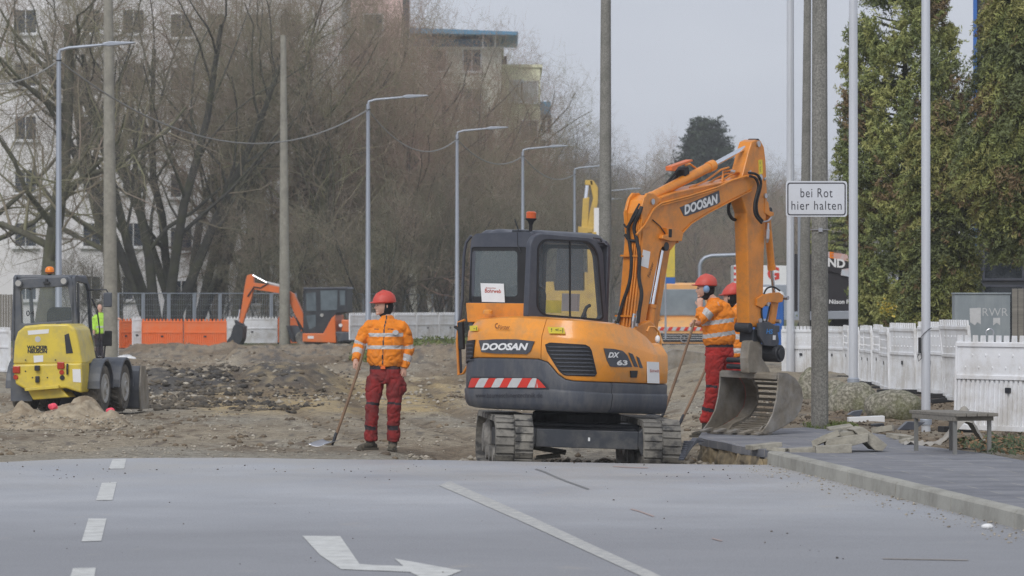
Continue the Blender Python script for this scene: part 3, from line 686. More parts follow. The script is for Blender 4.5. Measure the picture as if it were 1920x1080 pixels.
mb = MB(); mb.box((0, -.1, .72), (1.5, 1.2, .1)); mb.build('floor_frame', M['dark'], ex)
mb = MB(); mb.box((-.46, .25, 1.02), (.92, 1.3, .55)); mb.build('cab_base', M['orange_dk'], ex, bevel=.03)
# surface patches: polygons in photo px laid on the curved wall
def patch(name, m, pts, off, parent=ex, sub=10, thick=.008):
    hp = [hit(*p) for p in pts]; mb = MB()
    # dense outline then fan grid by rows
    u0 = min(h[0] for h in hp); u1 = max(h[0] for h in hp)
    cols_ = []
    for i in range(sub + 1):
        u = u0 + (u1 - u0) * i / sub; u = min(max(u, u0 + 1e-5), u1 - 1e-5); zs = []
        for a, b in zip(hp, hp[1:] + hp[:1]):
            if (a[0] - u) * (b[0] - u) <= 0 and abs(a[0] - b[0]) > 1e-9: zs.append(a[1] + (b[1] - a[1]) * (u - a[0]) / (b[0] - a[0]))
        if len(zs) >= 2: cols_.append((u, min(zs), max(zs)))
    n = len(cols_); f0, f1 = body_z(off), body_z(off - thick)
    vs = [f0(u, z0) for u, z0, z1 in cols_] + [f0(u, z1) for u, z0, z1 in cols_] + [f1(u, z0) for u, z0, z1 in cols_] + [f1(u, z1) for u, z0, z1 in cols_]
    fs = []
    for i in range(n - 1): fs += [(i, i + 1, n + i + 1, n + i), (2 * n + i, i, i + 1, 2 * n + i + 1), (n + i, n + i + 1, 3 * n + i + 1, 3 * n + i)]
    fs += [(0, n, 3 * n, 2 * n), (n - 1, 2 * n - 1, 4 * n - 1, 3 * n - 1)]
    mb.add(vs, fs); return mb.build(name, m, parent)
def words(name, st, px0, py0, px1, h_px, m, off, parent, shear=0., bold=.0, slope=0.):
    """lettering whose left/right ends sit at px0..px1, centred on py0, laid on the wall"""
    a = hit(px0, py0); b = hit(px1, py0 + slope); W_ = b[0] - a[0]; hgt = h_px / 169.
    vs, fs = text2d(st, 1.0, shear, bold); x0 = min(v[0] for v in vs); x1 = max(v[0] for v in vs); y0 = min(v[1] for v in vs); y1 = max(v[1] for v in vs)
    f = body_z(off); mb = MB()
    mb.add([f(a[0] + (v[0] - x0) / (x1 - x0) * W_, a[1] + (b[1] - a[1]) * (v[0] - x0) / (x1 - x0) + ((v[1] - y0) / (y1 - y0) - .5) * hgt) for v in vs], fs)
    return mb.build(name, m, parent, fix=False)
pl = patch('name_plate', M['grey_cw'], [(899, 638), (930, 636), (968, 636), (1003, 640), (996, 658), (990, 664), (930, 663), (903, 660)], .012, sub=16)
words('lettering', 'DOOSAN', 905, 650, 992, 13.5, M['white'], .0175, pl, .25, .045)
pl = patch('model_plate', M['grey_cw'], [(1132, 653), (1150, 654), (1168, 658), (1177, 668), (1185, 688), (1150, 688), (1140, 686)], .006)
words('lettering', 'DX', 1139, 665.5, 1160, 10, M['white'], .0115, pl, .25, .045)
words('lettering', '63', 1155, 680, 1175, 10, M['white'], .0115, pl, 0, .045)
patch('swoosh', M['grey_cw'], [(1178, 661), (1186, 664), (1196, 688), (1189, 688)], .006, thick=.004)
patch('swoosh', M['grey_cw'], [(1193, 668), (1198, 671), (1205, 690), (1199, 690)], .006, thick=.004)
patch('door_latch', M['grille'], [(1181, 695), (1195, 695), (1194, 708), (1182, 708)], .008)
pp = patch('paper_notice', M['white'], [(1212, 678), (1235, 679), (1235, 719), (1211.5, 718)], .012)
words('lettering', 'Bohrweb', 1217, 695, 1233, 6, M['redlamp'], .0165, pp, 0, 0)
pp = patch('warning_label', M['yellow_st'], [(1027, 613), (1060, 614), (1060, 625.5), (1027, 625)], .006)
words('lettering', '! <-|', 1034, 619.5, 1056, 8, M['ink'], .0105, pp)
pp = patch('warning_label', M['yellow_st'], [(881, 611), (896, 610), (896, 620), (881, 621)], .004)
words('lettering', '-|', 889, 616, 895, 6, M['ink'], .0085, pp)
BRN = mat('brown_print', (.12, .025, .012), .6)
words('lettering', 'Förster', 934, 613.5, 956, 8.5, BRN, .002, ex, .2, .01)
# little cog beside the word
a = hit(932, 611); mb = MB(); f = body_z(.002)
for i in range(9):
    t = R(70 + i * 26); t2 = R(70 + i * 26 + 15)
    mb.add([f(a[0] + .022 * math.cos(t), a[1] + .022 * math.sin(t)), f(a[0] + .022 * math.cos(t2), a[1] + .022 * math.sin(t2)), f(a[0] + .033 * math.cos(t2), a[1] + .033 * math.sin(t2)), f(a[0] + .033 * math.cos(t), a[1] + .033 * math.sin(t))], [(0, 1, 2, 3)])
for i in range(14):
    t = R(60 + i * 16); t2 = R(76 + i * 16)
    mb.add([f(a[0] + .017 * math.cos(t), a[1] + .017 * math.sin(t)), f(a[0] + .017 * math.cos(t2), a[1] + .017 * math.sin(t2)), f(a[0] + .024 * math.cos(t2), a[1] + .024 * math.sin(t2)), f(a[0] + .024 * math.cos(t), a[1] + .024 * math.sin(t))], [(0, 1, 2, 3)])
mb.build('cog_emblem', BRN, ex)
words('lettering', 'www.baumaschinentechnik.de', 893, 741, 1018, 9, M['ink'], .013, ex)
# reflective stripe
st_ = patch('warning_stripe', M['dark'], [(877, 727), (885, 706), (1008, 708), (1020, 716), (1030, 729)], .0155, sub=24)
x0 = 880; i = 0
edges_ = [881, 893, 909, 923, 938, 953, 972, 990, 1010, 1026]
for i in range(9):
    a, b = edges_[i], edges_[i + 1]; sh = 9; tt, bb = 709, 726.5
    pts = [(a + (sh if i else 5), tt), (min(b + sh, 1008), tt), (b, bb), (a, bb)] if i < 8 else [(1006, 709), (1012, 712), (1025, 727), (1004, 727)]
    patch('reflector', M['red'] if i % 2 == 0 else M['reflect'], pts, .021, st_, sub=6)
# grille
gpts = [(1022, 646), (1031, 642), (1098, 646), (1108, 652), (1119, 700), (1117, 706), (1058, 704), (1049, 697), (1024, 657)]
gp = patch('radiator_grille', M['grille'], gpts, .004, sub=24)
for i in range(8):
    y = 650 + i * 7.3
    def xr(y):
        xs_ = []
        for a, b in zip(gpts, gpts[1:] + gpts[:1]):
            if (a[1] - y) * (b[1] - y) <= 0 and a[1] != b[1]: xs_.append(a[0] + (b[0] - a[0]) * (y - a[1]) / (b[1] - a[1]))
        return min(xs_), max(xs_)
    if y > 703: break
    xa, xb = xr(y)
    patch('grille_bar', M['grey_cw'], [(xa + 1, y - 1.1), (xb - 1, y - 1.1 + 1.2), (xb - 1, y + 1.2 + 1.2), (xa + 1, y + 1.2)], .014, gp, sub=10, thick=.014)
gpts2 = [(876, 640), (892, 637), (889, 668), (874, 684)]
gp = patch('side_grille', M['grille'], gpts2, .012, sub=8)
for i in range(5):
    y = 644 + i * 7.5; patch('grille_bar', M['grey_cw'], [(877, y), (890, y - 1), (890, y + 1.5), (876, y + 2.5)], .018, gp, sub=4, thick=.008)
# filler handle on the deck
mb = MB(); p = EX.on(915, 588, 1, -1.0); mb.lathe([(.0, 0), (.055, 0), (.055, .03), (.04, .045), (0, .045)], (p.x, p.y, p.z), (0, 0, 1), 16); mb.build('filler_cap', M['orange'], ex)
# ---- cab ----
XC, YR, YF, XL = .03, -.86, .52, -.93
cab = empty('cab', parent=None); cab.parent = ex
sd = lambda *p: EX.side(p[0], p[1], XC); bk = lambda *p: EX.back(p[0], p[1], YR)
def rq(quad_px, r, fn, n=7):   # rounded quad traced from px, r as fraction per corner (tr, tl, bl, br)
    q = [fn(*p) for p in quad_px]; return warp(rrect(0, 0, 1, 1, r, n), q)
so_ = rq([(988, 600), (1137, 612), (1128, 448), (995, 436)], (.2, .16, .06, .04), sd)
si_ = rq([(1007, 588), (1128, 598), (1116, 455), (1009, 450)], (.22, .16, .16, .06), sd)
mb = MB(); ring(mb, so_, si_, SX, XC - .06, XC + .012); mb.build('side_frame', M['cab_grey'], cab, bevel=.012, smooth=True)
si2 = rq([(1004, 590), (1130, 601), (1118, 452), (1006, 447)], (.22, .16, .16, .06), sd)
mb = MB(); ring(mb, si2, si_, SX, XC + .010, XC + .018); mb.build('window_seal', M['black'], cab)
mb = MB(); mb.prism(si_, SX, XC - .012, XC - .006); wn = mb.build('side_window', M['glass_cl'], cab)
mb = MB(); a = sd(1069, 452); b = sd(1069, 593); mb.bar((XC - .002, a[0], a[1]), (XC - .002, b[0], b[1]), .022, .012, (1, 0, 0)); mb.build('window_divider', M['black'], wn)
# rear
ro = rq([(879, 600), (1000, 603), (998, 434), (884, 438)], (.06, .12, .02, .02), bk)
ri = rq([(880, 567), (988, 568), (988, 463), (885, 463)], (.04, .05, .04, .04), bk)
mb = MB(); ring(mb, ro, ri, BX, YR - .01, YR + .05); mb.build('rear_frame', M['cab_grey'], cab, bevel=.012, smooth=True)
mb = MB(); mb.prism(ri, BX, YR + .005, YR + .012); wn = mb.build('rear_window', M['glass'], cab)
rj = rq([(884, 556), (970, 556), (970, 470), (885, 470)], (.08, .08, .08, .08), bk)
mb = MB(); ring(mb, ri, rj, BX, YR - .0, YR + .004); mb.build('window_seal', M['black'], wn)
op = [bk(*p) for p in ((876, 568), (987, 569), (994, 604), (879, 604))]
mb = MB(); mb.prism(op, BX, YR - .03, YR - .012); mb.build('rear_panel', M['orange_dk'], cab, bevel=.008)
np_ = [bk(*p) for p in ((902.5, 531), (946, 532), (948, 567), (905, 566))]
mb = MB(); mb.prism(np_, BX, YR - .016, YR - .012); nt_ = mb.build('paper_notice', M['white'], cab)
mb = MB(); c0 = bk(926, 546); mb.text('Bohrweb', .062, lambda a, b: Vector((c0[0] + a, YR - .018, c0[1] + b)), offset=.001); mb.text('Baumaschinen', .025, lambda a, b: Vector((c0[0] - .03 + a, YR - .018, c0[1] + .035 + b))); mb.build('lettering', M['redlamp'], nt_, fix=False)
# left side, front, roof
zt = sd(1060, 444)[1]; zb = 1.25
so2 = [(y, z) for y, z in rrect(YR, zb, YF, zt, (.25, .2, .05, .05), 7)]; si3 = [(y, z) for y, z in rrect(YR + .1, zb + .12, YF - .07, zt - .12, (.25, .2, .08, .08), 7)]
mb = MB(); ring(mb, so2, si3, SX, XL, XL + .06); mb.build('side_frame', M['cab_grey'], cab, bevel=.012)
mb = MB(); mb.prism(si3, SX, XL + .02, XL + .026); mb.build('side_window', M['glass_cl'], cab)
fo = [(x, z) for x, z in rrect(XL, zb, XC, zt, .12, 6)]; fi = [(x, z) for x, z in rrect(XL + .07, zb + .1, XC - .07, zt - .12, .08, 6)]
mb = MB(); ring(mb, fo, fi, BX, YF - .06, YF); mb.build('front_frame', M['cab_grey'], cab, bevel=.01)
mb = MB(); mb.prism(fi, BX, YF - .03, YF - .024); mb.build('windscreen', M['glass_cl'], cab)
mb = MB()
def roof(u, v):
    x = XL + (XC - XL) * u; y = YR + (YF - YR) * v
    ex_ = min(u, 1 - u) * .96; ey_ = min(v, 1 - v) * 1.4
    dz = -.10 * max(0, 1 - ex_ / .12) ** 2 - .10 * max(0, 1 - ey_ / .16) ** 2
    return Vector((x, y, zt + .055 + dz + .012 * math.cos(u * PI * 7) * (1 if .15 < u < .85 else 0)))
mb.grid(roof, 28, 20); mb.build('roof', M['cab_grey'], cab, smooth=True)
mb = MB(); mb.box(((XL + XC) / 2, (YR + YF) / 2, zt - .05), (.9, 1.3, .05)); mb.build('headliner', M['cab_grey'], cab)
# interior
mb = MB(); mb.box((-.45, -.2, 1.42), (.5, .5, .16)); mb.prism(rrect(-.7, 1.45, -.2, 2.05, .12), BX, -.5, -.38); mb.prism(rrect(-.57, 2.05, -.33, 2.25, .06), BX, -.48, -.4); mb.build('seat', M['black'], cab, bevel=.02)
mb = MB(); mb.box((-.1, .0, 1.45), (.16, .7, .3)); mb.box((-.82, .0, 1.45), (.14, .6, .3)); mb.tube([(-.12, .28, 1.6), (-.14, .3, 1.72), (-.13, .27, 1.8)], .018); mb.build('console', M['dark'], cab, bevel=.02)
mb = MB(); p = EX.on(1038, 575, 0, XC - .1); mb.box((p.x, p.y, p.z), (.004, .30, .14)); mb.build('instruction_label', M['yellow_st'], cab)
mb = MB(); p = EX.on(1070, 567, 0, -.4); mb.box((p.x, p.y, p.z), (.01, .34, .2)); mb.build('paper_sheet', M['white'], cab)
mb = MB(); a_ = EX.on(1090, 592, 0, .0); mb.tube([(a_.x, a_.y, a_.z - .05), (a_.x, a_.y + .1, a_.z + .1), (a_.x, a_.y + .16, a_.z + .12)], .02); mb.build('control_lever', M['black'], cab)
# beacon
bpnt = EX.on(999, 432, 1, -.7); bz = bpnt.z; bx_, by_ = bpnt.x - .03, -.7
be = empty('beacon', parent=None); be.parent = ex
mb = MB(); mb.lathe([(.02, -.02), (.02, .06), (.035, .1), (.06, .12), (.065, .135), (.0, .135)], (bx_, by_, bz), (0, 0, 1)); mb.build('beacon_base', M['black'], be, smooth=True)
mb = MB(); mb.lathe([(.055, .135), (.058, .2), (.04, .212), (0, .214)], (bx_, by_, bz), (0, 0, 1)); mb.build('lens', M['beacon_red'], be, smooth=True)
mb = MB(); mb.box((bx_ - .05, by_ - .12, bz - .03), (.2, .05, .05)); mb.tube([(bx_ - .05, by_ - .15, bz - .03), (bx_ - .08, by_ - .2, bz + .12)], .006); mb.tube([(bx_ - .06, by_ - .17, bz - .03), (bx_ - .05, by_ - .17, bz - .17), (bx_, by_ - .17, bz - .25)], .006); mb.build('bracket', M['dark'], be)
mb = MB(); mb.tube([EX.on(1113, 446, 0, .03), EX.on(1126, 448, 0, .03), EX.on(1128, 453, 0, .03)], .008); mb.build('roof_bracket', M['dark'], ex)
# left hand bar and lower door loop
def LP_(pts, y): return [EX.on(a, b, 1, y) for a, b in pts]
mb = MB(); mb.tube(LP_([(884, 442), (874, 455), (870, 480), (867, 560), (862, 602), (862, 640), (864, 700)], -.55), .018, 8); mb.build('hand_rail', M['cab_grey'], ex, smooth=True)
mb = MB(); mb.tube(LP_([(872, 600), (860, 604), (857, 640), (860, 703), (869, 700), (880, 680), (882, 662)], -.6), .016, 8); mb.build('step_loop', M['orange_dk'], ex, smooth=True)
mb = MB(); mb.bar(*LP_([(864, 604), (866, 655)], -.62), .07, .05); mb.bar(*LP_([(853, 612), (866, 622)], -.62), .05, .03); mb.build('door_hinge', M['black'], ex, bevel=.01)
# ---- boom ----
BC = .17; BS = BC + .125
b2 = lambda px, py, x=BS: EX.side(px, py, x)
boom_px = [(1188, 650), (1199, 520), (1205, 440), (1202, 400), (1208, 376), (1222, 366), (1240, 371), (1262, 363), (1330, 348), (1390, 336), (1408, 330), (1417, 327), (1424, 334), (1418, 346), (1409, 356), (1370, 376), (1330, 397), (1296, 418), (1278, 436), (1269, 455), (1258, 470), (1243, 462), (1238, 472), (1230, 510), (1217, 570), (1203, 650)]
bo = empty('boom', parent=None); bo.parent = ex
mb = MB(); mb.prism([b2(*p) for p in boom_px], SX, BS - .25, BS); mb.build('boom_arm', M['orange_dk'], bo, bevel=.012)
mb = MB(); mb.prism([EX.side(*p, BC - .02) for p in ((1243, 464), (1257, 466), (1248, 520), (1232, 625), (1220, 640), (1236, 540))], SX, BC - .06, BC - .02); mb.build('boom_web', M['orange_dk'], bo, bevel=.005)
# flange plates along lower edge
mb = MB(); lo = [b2(*p) for p in ((1409, 357), (1370, 377), (1330, 398), (1296, 419), (1279, 437), (1270, 455))]
for a, b in zip(lo, lo[1:]): mb.bar((BS - .125, a[0], a[1]), (BS - .125, b[0], b[1]), .27, .014, (0, 0, 1))
lo = [b2(*p) for p in ((1240, 371), (1262, 363), (1330, 348), (1390, 336), (1408, 330))]
for a, b in zip(lo, lo[1:]): mb.bar((BS - .125, a[0], a[1]), (BS - .125, b[0], b[1]), .27, .014, (0, 0, 1))
mb.build('boom_flange', M['orange_dk'], bo)
# head bracket at the bend (cylinder mount ears)
for dx in (0., -.2):
    mb = MB(); mb.prism([b2(*p) for p in ((1200, 395), (1206, 372), (1213, 362), (1224, 362), (1234, 372), (1232, 385), (1222, 400), (1218, 425), (1204, 430))], SX, BS + dx - .02, BS + dx + .012); mb.build('cylinder_lug', M['orange_dk'], bo, bevel=.006)
mb = MB(); c = b2(1221, 378); mb.cyl((BS - .26, *c), (BS + .03, *c), .035, n=16); mb.build('pivot_pin', M['steel'], bo); mb = MB(); c = b2(1423, 333); mb.cyl((BS - .26, *c), (BS + .03, *c), .04, n=16); mb.build('pivot_pin', M['steel'], bo)
# bracket for the boom cylinder
mb = MB(); mb.prism([b2(*p) for p in ((1243, 427), (1260, 428), (1275, 436), (1272, 452), (1250, 452), (1235, 447), (1237, 440), (1246, 440))], SX, BS - .03, BS + .05); mb.build('work_light_bracket', M['orange_dk'], bo, bevel=.005)
mb = MB(); c = b2(1250, 437); mb.box((BS + .02, c[0], c[1]), (.07, .07, .1)); mb.build('work_light', M['black'], bo, bevel=.01)
mb = MB(); c = [b2(*p) for p in ((1222, 412), (1236, 424), (1247, 440), (1251, 452))]; mb.tube([(BS + .012, a, b) for a, b in c], .006, 6); mb.build('light_cable', M['black'], bo)
# boom plate with name
pl_px = [(1274, 389), (1348, 357), (1350, 378), (1345, 383), (1288, 405), (1282, 405)]
mb = MB(); mb.prism([b2(*p) for p in pl_px], SX, BS, BS + .004); pl = mb.build('name_plate', M['grey_cw'], bo)
def side_text(st, pa, pb, h, parent, m, x, shear=0., bold=0.):
    a = Vector((0, *b2(*pa, x))); b = Vector((0, *b2(*pb, x))); d = (b - a); W_ = d.length; d.normalize(); u = Vector((0, -d.z, d.y))
    vs, fs = text2d(st, 1., shear, bold); x0 = min(v[0] for v in vs); x1 = max(v[0] for v in vs); y0 = min(v[1] for v in vs); y1 = max(v[1] for v in vs)
    mb = MB(); mb.add([Vector((x, 0, 0)) + a + d * ((v[0] - x0) / (x1 - x0) * W_) + u * (((v[1] - y0) / (y1 - y0) - .5) * h) for v in vs], fs); return mb.build('lettering', m, parent, fix=False)
side_text('DOOSAN', (1283, 394), (1346, 372), .115, pl, M['white'], BS + .006, .15, .045)
side_text('Förster', (1216, 519), (1224, 492), .05, bo, M['ink'], BS + .003)
mb = MB(); mb.prism([b2(*p) for p in ((1206, 468), (1219, 472), (1215, 503), (1201, 498))], SX, BS, BS + .004); mb.build('paper_notice', M['white'], bo)
# steel pipes and hoses on the boom back and top
pm_ = M['orange_dk']
LE = [(612, 1190), (520, 1199), (440, 1205), (400, 1202), (376, 1208)]
def bx(p, out=.03):
    e = next((a[1] + (b[1] - a[1]) * (p[1] - a[0]) / (b[0] - a[0]) for a, b in zip(LE, LE[1:]) if b[0] <= p[1] <= a[0]), 1190 if p[1] > 612 else 1208)
    return BS - (e - p[0]) / 134. + out
base_path = [(1162, 612), (1178, 500), (1186, 440), (1197, 400)]
for i, dx in enumerate((-.02, .03, .08, .13)):
    pth = [(1167 + i * 6, 625), (1181 + i * 5, 520), (1188 + i * 4, 445), (1193 + i * 3.4, 412)]
    mb = MB(); mb.tube([EX.on(*p, 0, bx(p, .015)) for p in pth], .0125, 8); mb.build('hydraulic_pipe', pm_, bo, smooth=True)
for off in (0, 1):
    pth = [(1196 - off * 3, 440), (1210, 420 + off * 0), (1226, 394 - off * 3), (1240, 385 - off * 4), (1290, 372 - off * 4), (1345, 355 - off * 4), (1372, 338), (1392, 332), (1400, 330)]
    mb = MB(); mb.tube([(BS + .018 + .003 * off, *b2(*p, BS + .02)) for p in pth], .0125, 8); mb.build('hydraulic_pipe', pm_, bo, smooth=True)
for pth in ([(1330, 345), (1345, 335), (1362, 326), (1380, 326), (1405, 324)], [(1300, 356), (1335, 346), (1352, 340), (1375, 322), (1395, 326)], [(1345, 341), (1360, 322), (1372, 318), (1380, 322)], [(1290, 352), (1320, 340), (1350, 318), (1366, 314)]):
    mb = MB(); mb.tube([(BC + random.uniform(-.05, .08), *b2(*p, BC)) for p in pth], .013, 8); mb.build('hydraulic_pipe', pm_, bo, smooth=True)
for a in ((1370, 322), (1400, 322), (1410, 330), (1404, 341), (1428, 335)):
    mb = MB(); c = b2(*a, BC + .05); mb.box((BC + .08, c[0], c[1]), (.05, .05, .035), (.4, .2, .3)); mb.build('pipe_fitting', M['steel'], bo, bevel=.006)
def hose(pts, x, r=.018, m=None, parent=bo):
    mb = MB(); x = [bx(p) for p in pts] if x == 'back' else x; P_ = [Vector((x if not isinstance(x, (list, tuple)) else x[i], *b2(*p, x if not isinstance(x, (list, tuple)) else x[i]))) for i, p in enumerate(pts)]
    # smooth
    Q = []
    for i in range(len(P_) - 1):
        p0, p1, p2, p3 = P_[max(i - 1, 0)], P_[i], P_[i + 1], P_[min(i + 2, len(P_) - 1)]
        for k in range(5):
            t = k / 5; Q.append(.5 * ((2 * p1) + (-p0 + p2) * t + (2 * p0 - 5 * p1 + 4 * p2 - p3) * t * t + (-p0 + 3 * p1 - 3 * p2 + p3) * t ** 3))
    Q.append(P_[-1]); mb.tube(Q, r, 8); return mb.build('hydraulic_hose', m or M['black'], parent, smooth=True)
xh = BS - .27
hose([(1197, 392), (1189, 408), (1178, 428), (1181, 460), (1184, 490), (1180, 530), (1167, 570), (1158, 606)], 'back', .02)
hose([(1203, 388), (1199, 400), (1189, 425), (1194, 450), (1199, 480), (1198, 520), (1203, 550), (1199, 580), (1196, 606)], 'back', .022)
hose([(1199, 382), (1189, 400), (1176, 425), (1170, 420)], 'back', .012)
hose([(1172, 440), (1180, 450), (1192, 452)], 'back', .018)
for a, b in (((1164, 575), (1158, 612)), ((1152, 600), (1148, 622)), ((1197, 583), (1193, 612)), ((1189, 588), (1186, 616))):
    mb = MB(); p = EX.on(*a, 0, bx(a, .02)); q = EX.on(*b, 0, bx(b, .02)); mb.tube([p, p.lerp(q, .5), q], [.02, .026, .02], 10); mb.build('hose_fitting', M['steel'], bo)
for y in (480, 593):
    q = (1190 if y < 500 else 1180, y); p = EX.on(*q, 0, bx(q, .02)); mb = MB(); mb.box((BS - .11, p.y, p.z), (.3, .03, .02)); mb.build('pipe_clamp', pm_, bo)
# hoses looping from boom to stick
hose([(1404, 324), (1420, 328), (1427, 345), (1419, 380), (1421, 402), (1430, 414)], BS + .05, .016)
hose([(1406, 330), (1416, 334), (1422, 350), (1415, 380), (1416, 402), (1428, 418)], BS + .06, .016)
hose([(1384, 378), (1370, 375), (1366, 395), (1373, 410), (1384, 412)], BS - .2, .02)
# cylinders
def cyl(name, a, b, c, r, rr, parent, x):
    A, B, D = [Vector((x, *b2(*p, x))) for p in (a, b, c)]
    e = empty(name, parent=None); e.parent = parent
    mb = MB(); mb.cyl(A, B, r, n=20); mb.cyl(A.lerp(B, .93), B + (B - A) * .01, r * 1.14, n=20); mb.cyl(A - (B - A).normalized() * .02, A.lerp(B, .05), r * 1.1, n=20); mb.build('barrel', M['orange_dk'], e, smooth=True)
    mb = MB(); mb.cyl(B, D, rr, n=16); mb.build('rod', M['chrome'], e, smooth=True)
    mb = MB(); mb.cyl(D - Vector((.06, 0, 0)), D + Vector((.06, 0, 0)), rr * 1.9, n=14); mb.build('cylinder_eye', M['dark'], e); mb = MB(); mb.cyl(A - Vector((.06, 0, 0)), A + Vector((.06, 0, 0)), r * .9, n=14); mb.build('cylinder_eye', M['dark'], e)
cyl('arm_cylinder', (1216, 372), (1336, 310), (1413, 268), .057, .028, bo, BC)
cyl('boom_cylinder', (1212, 660), (1222, 572), (1242, 462), .058, .027, bo, BC + .07)
mb = MB(); mb.prism([b2(*p) for p in ((1270, 312), (1308, 299), (1310, 302), (1282, 313), (1276, 321), (1270, 320))], SX, BC - .04, BC + .05); mb.build('light_guard', M['red_orange'], bo, bevel=.004)
mb = MB(); c = b2(1283, 322, BC); mb.box((BC - .03, c[0], c[1]), (.14, .1, .08), (.4, 0, 0)); mb.build('boom_light', M['black'], bo, bevel=.01)
hose([(1290, 316), (1276, 324), (1262, 338), (1250, 346)], BC - .09, .016); hose([(1272, 320), (1262, 330), (1246, 348)], BC - .05, .014)
mb = MB(); c = b2(1305, 312, BC); mb.tube([(BC - .05, *b2(*p, BC)) for p in ((1292, 310), (1300, 307), (1312, 316), (1318, 322))], .012); mb.build('hydraulic_pipe', pm_, bo)
# ---- stick ----
stk = empty('stick', parent=None); stk.parent = ex
SSx = BC + .09
s_px = [(1410, 266), (1418, 262), (1427, 264), (1433, 276), (1436, 300), (1439, 370), (1437, 400), (1433, 470), (1431, 560), (1427, 614), (1405, 612), (1403, 500), (1400, 400), (1391, 372), (1386, 352), (1395, 320), (1404, 285)]
def b3(px, py): return EX.side(px, py, SSx)
mb = MB(); mb.prism([b3(*p) for p in s_px], SX, SSx - .18, SSx); mb.build('stick_arm', M['orange_dk'], stk, bevel=.012)
mb = MB(); mb.prism([b3(*p) for p in ((1422, 300), (1429, 299), (1430, 325), (1423, 328))], SX, SSx, SSx + .004); yl = mb.build('warning_label', M['yellow_st'], stk); side_text('/!\\ ^', (1426, 322), (1426, 303), .03, yl, M['ink'], SSx + .006)
for c_, r_ in (((1421, 270), .035), ((1434, 367), .03), ((1425, 570), .03), ((1424, 602), .035)):
    mb = MB(); c = b3(*c_); mb.cyl((SSx - .2, *c), (SSx + .02, *c), r_, n=16); mb.build('pivot_pin', M['steel'], stk)
mb = MB(); mb.prism([b3(*p) for p in ((1433, 372), (1440, 380), (1442, 396), (1450, 398), (1450, 404), (1443, 406), (1437, 402), (1433, 400))], SX, SSx - .04, SSx + .01); mb.build('valve_bracket', M['orange_dk'], stk, bevel=.004)
hose([(1430, 416), (1440, 414), (1446, 408)], SSx + .03, .012, M['steel'], stk)
mb = MB(); a = Vector((SSx + .04, *b3(1435, 418))); b = Vector((SSx + .04, *b3(1433, 455))); mb.tube([a, a.lerp(b, .3), a.lerp(b, .35), a.lerp(b, .8), b], [.014, .016, .024, .024, .012], 10); mb.build('hose_fitting', M['steel'], stk)
cyl('bucket_cylinder', (1437, 395), (1447, 505), (1452, 556), .045, .024, stk, BC + .02)
# linkage
for dx in (-.1, .1):
    mb = MB(); mb.prism([EX.side(*p, BC + dx) for p in ((1418, 573), (1418, 560), (1430, 552), (1446, 549), (1460, 548), (1468, 554), (1466, 566), (1456, 568), (1446, 566), (1436, 570), (1428, 578))], SX, BC + dx - .012, BC + dx + .012); mb.build('link_plate', M['orange_dk'], stk, bevel=.005)
    mb = MB(); mb.prism([EX.side(*p, BC + dx * .6) for p in ((1448, 560), (1459, 562), (1452, 608), (1441, 606))], SX, BC + dx * .6 - .015, BC + dx * .6 + .015); mb.build('link_rod', M['orange_dk'], stk, bevel=.005)
for c_ in ((1424, 570), (1461, 558), (1446, 602)):
    mb = MB(); c = EX.side(*c_, BC); mb.cyl((BC - .13, *c), (BC + .13, *c), .025, n=14); mb.build('pivot_pin', M['steel'], stk)
for i, pth in enumerate(([(1432, 552), (1438, 541), (1450, 538), (1462, 545)], [(1444, 570), (1440, 590), (1436, 606)], [(1432, 560), (1428, 585), (1432, 610)])):
    hose(pth, BC + .1, .011, None, stk)
# ---- coupler and bucket ----
cp = empty('quick_coupler', parent=None); cp.parent = ex
cpx = [(1420, 606), (1440, 603), (1455, 612), (1459, 640), (1457, 650), (1432, 648), (1422, 630)]
for dx in (-.14, .14):
    mb = MB(); mb.prism([EX.side(*p, BC + dx) for p in cpx], SX, BC + dx - .015, BC + dx + .015); mb.build('coupler_plate', M['grey_cw'], cp, bevel=.006)
mb = MB(); x_ = BC + .16
a = Vector((0, *EX.side(1437, 623, x_))); side_text('HS', (1437, 621), (1449, 622), .06, cp, M['bluelet'], x_, .1, .03)
mb = MB(); c = EX.side(1440, 616, BC); mb.box((BC, c[0] - .02, c[1]), (.24, .2, .08)); c = EX.side(1436, 632, BC); mb.box((BC, c[0] - .12, c[1]), (.26, .34, .1)); mb.build('coupler_body', M['grey_cw'], cp, bevel=.012)
mb = MB(); c = EX.side(1452, 633, BC + .16); mb.box((BC + .158, c[0], c[1]), (.003, .06, .055)); mb.build('type_plate', M['white'], cp)
mb = MB(); c = EX.side(1440, 662, BC + .02); mb.cyl((BC - .16, *c), (BC + .2, *c), .105, n=24); mb.cyl((BC + .2, *c), (BC + .22, *c), .07, n=20); mb.build('tilt_motor', M['dark'], cp, bevel=.01)
mb = MB(); c = EX.side(1394, 614, BC); mb.cyl((BC - .1, c[0], c[1]), (BC + .1, c[0], c[1]), .06, n=16); c = EX.side(1410, 622, BC); mb.box((BC, c[0], c[1] - .05), (.2, .25, .16)); mb.build('coupler_body', M['dark'], cp, bevel=.012)
mb = MB(); c = EX.side(1408, 655, BC); mb.prism([EX.side(*p, BC + .1) for p in ((1406, 640), (1420, 636), (1430, 645), (1430, 672), (1442, 690), (1446, 700), (1404, 700), (1402, 672))], SX, BC - .02, BC + .1); mb.build('bucket_mount', M['bucket'], cp, bevel=.015)
for p in ((1397, 676), (1397, 688)): mb = MB(); c = EX.side(*p, BC); mb.cyl((BC - .25, *c), (BC + .05, *c), .03, n=12); mb.build('coupler_pin', M['dark'], cp)
bu = empty('bucket', parent=None); bu.parent = ex
XB0, XB1 = BC - .43, BC + .41
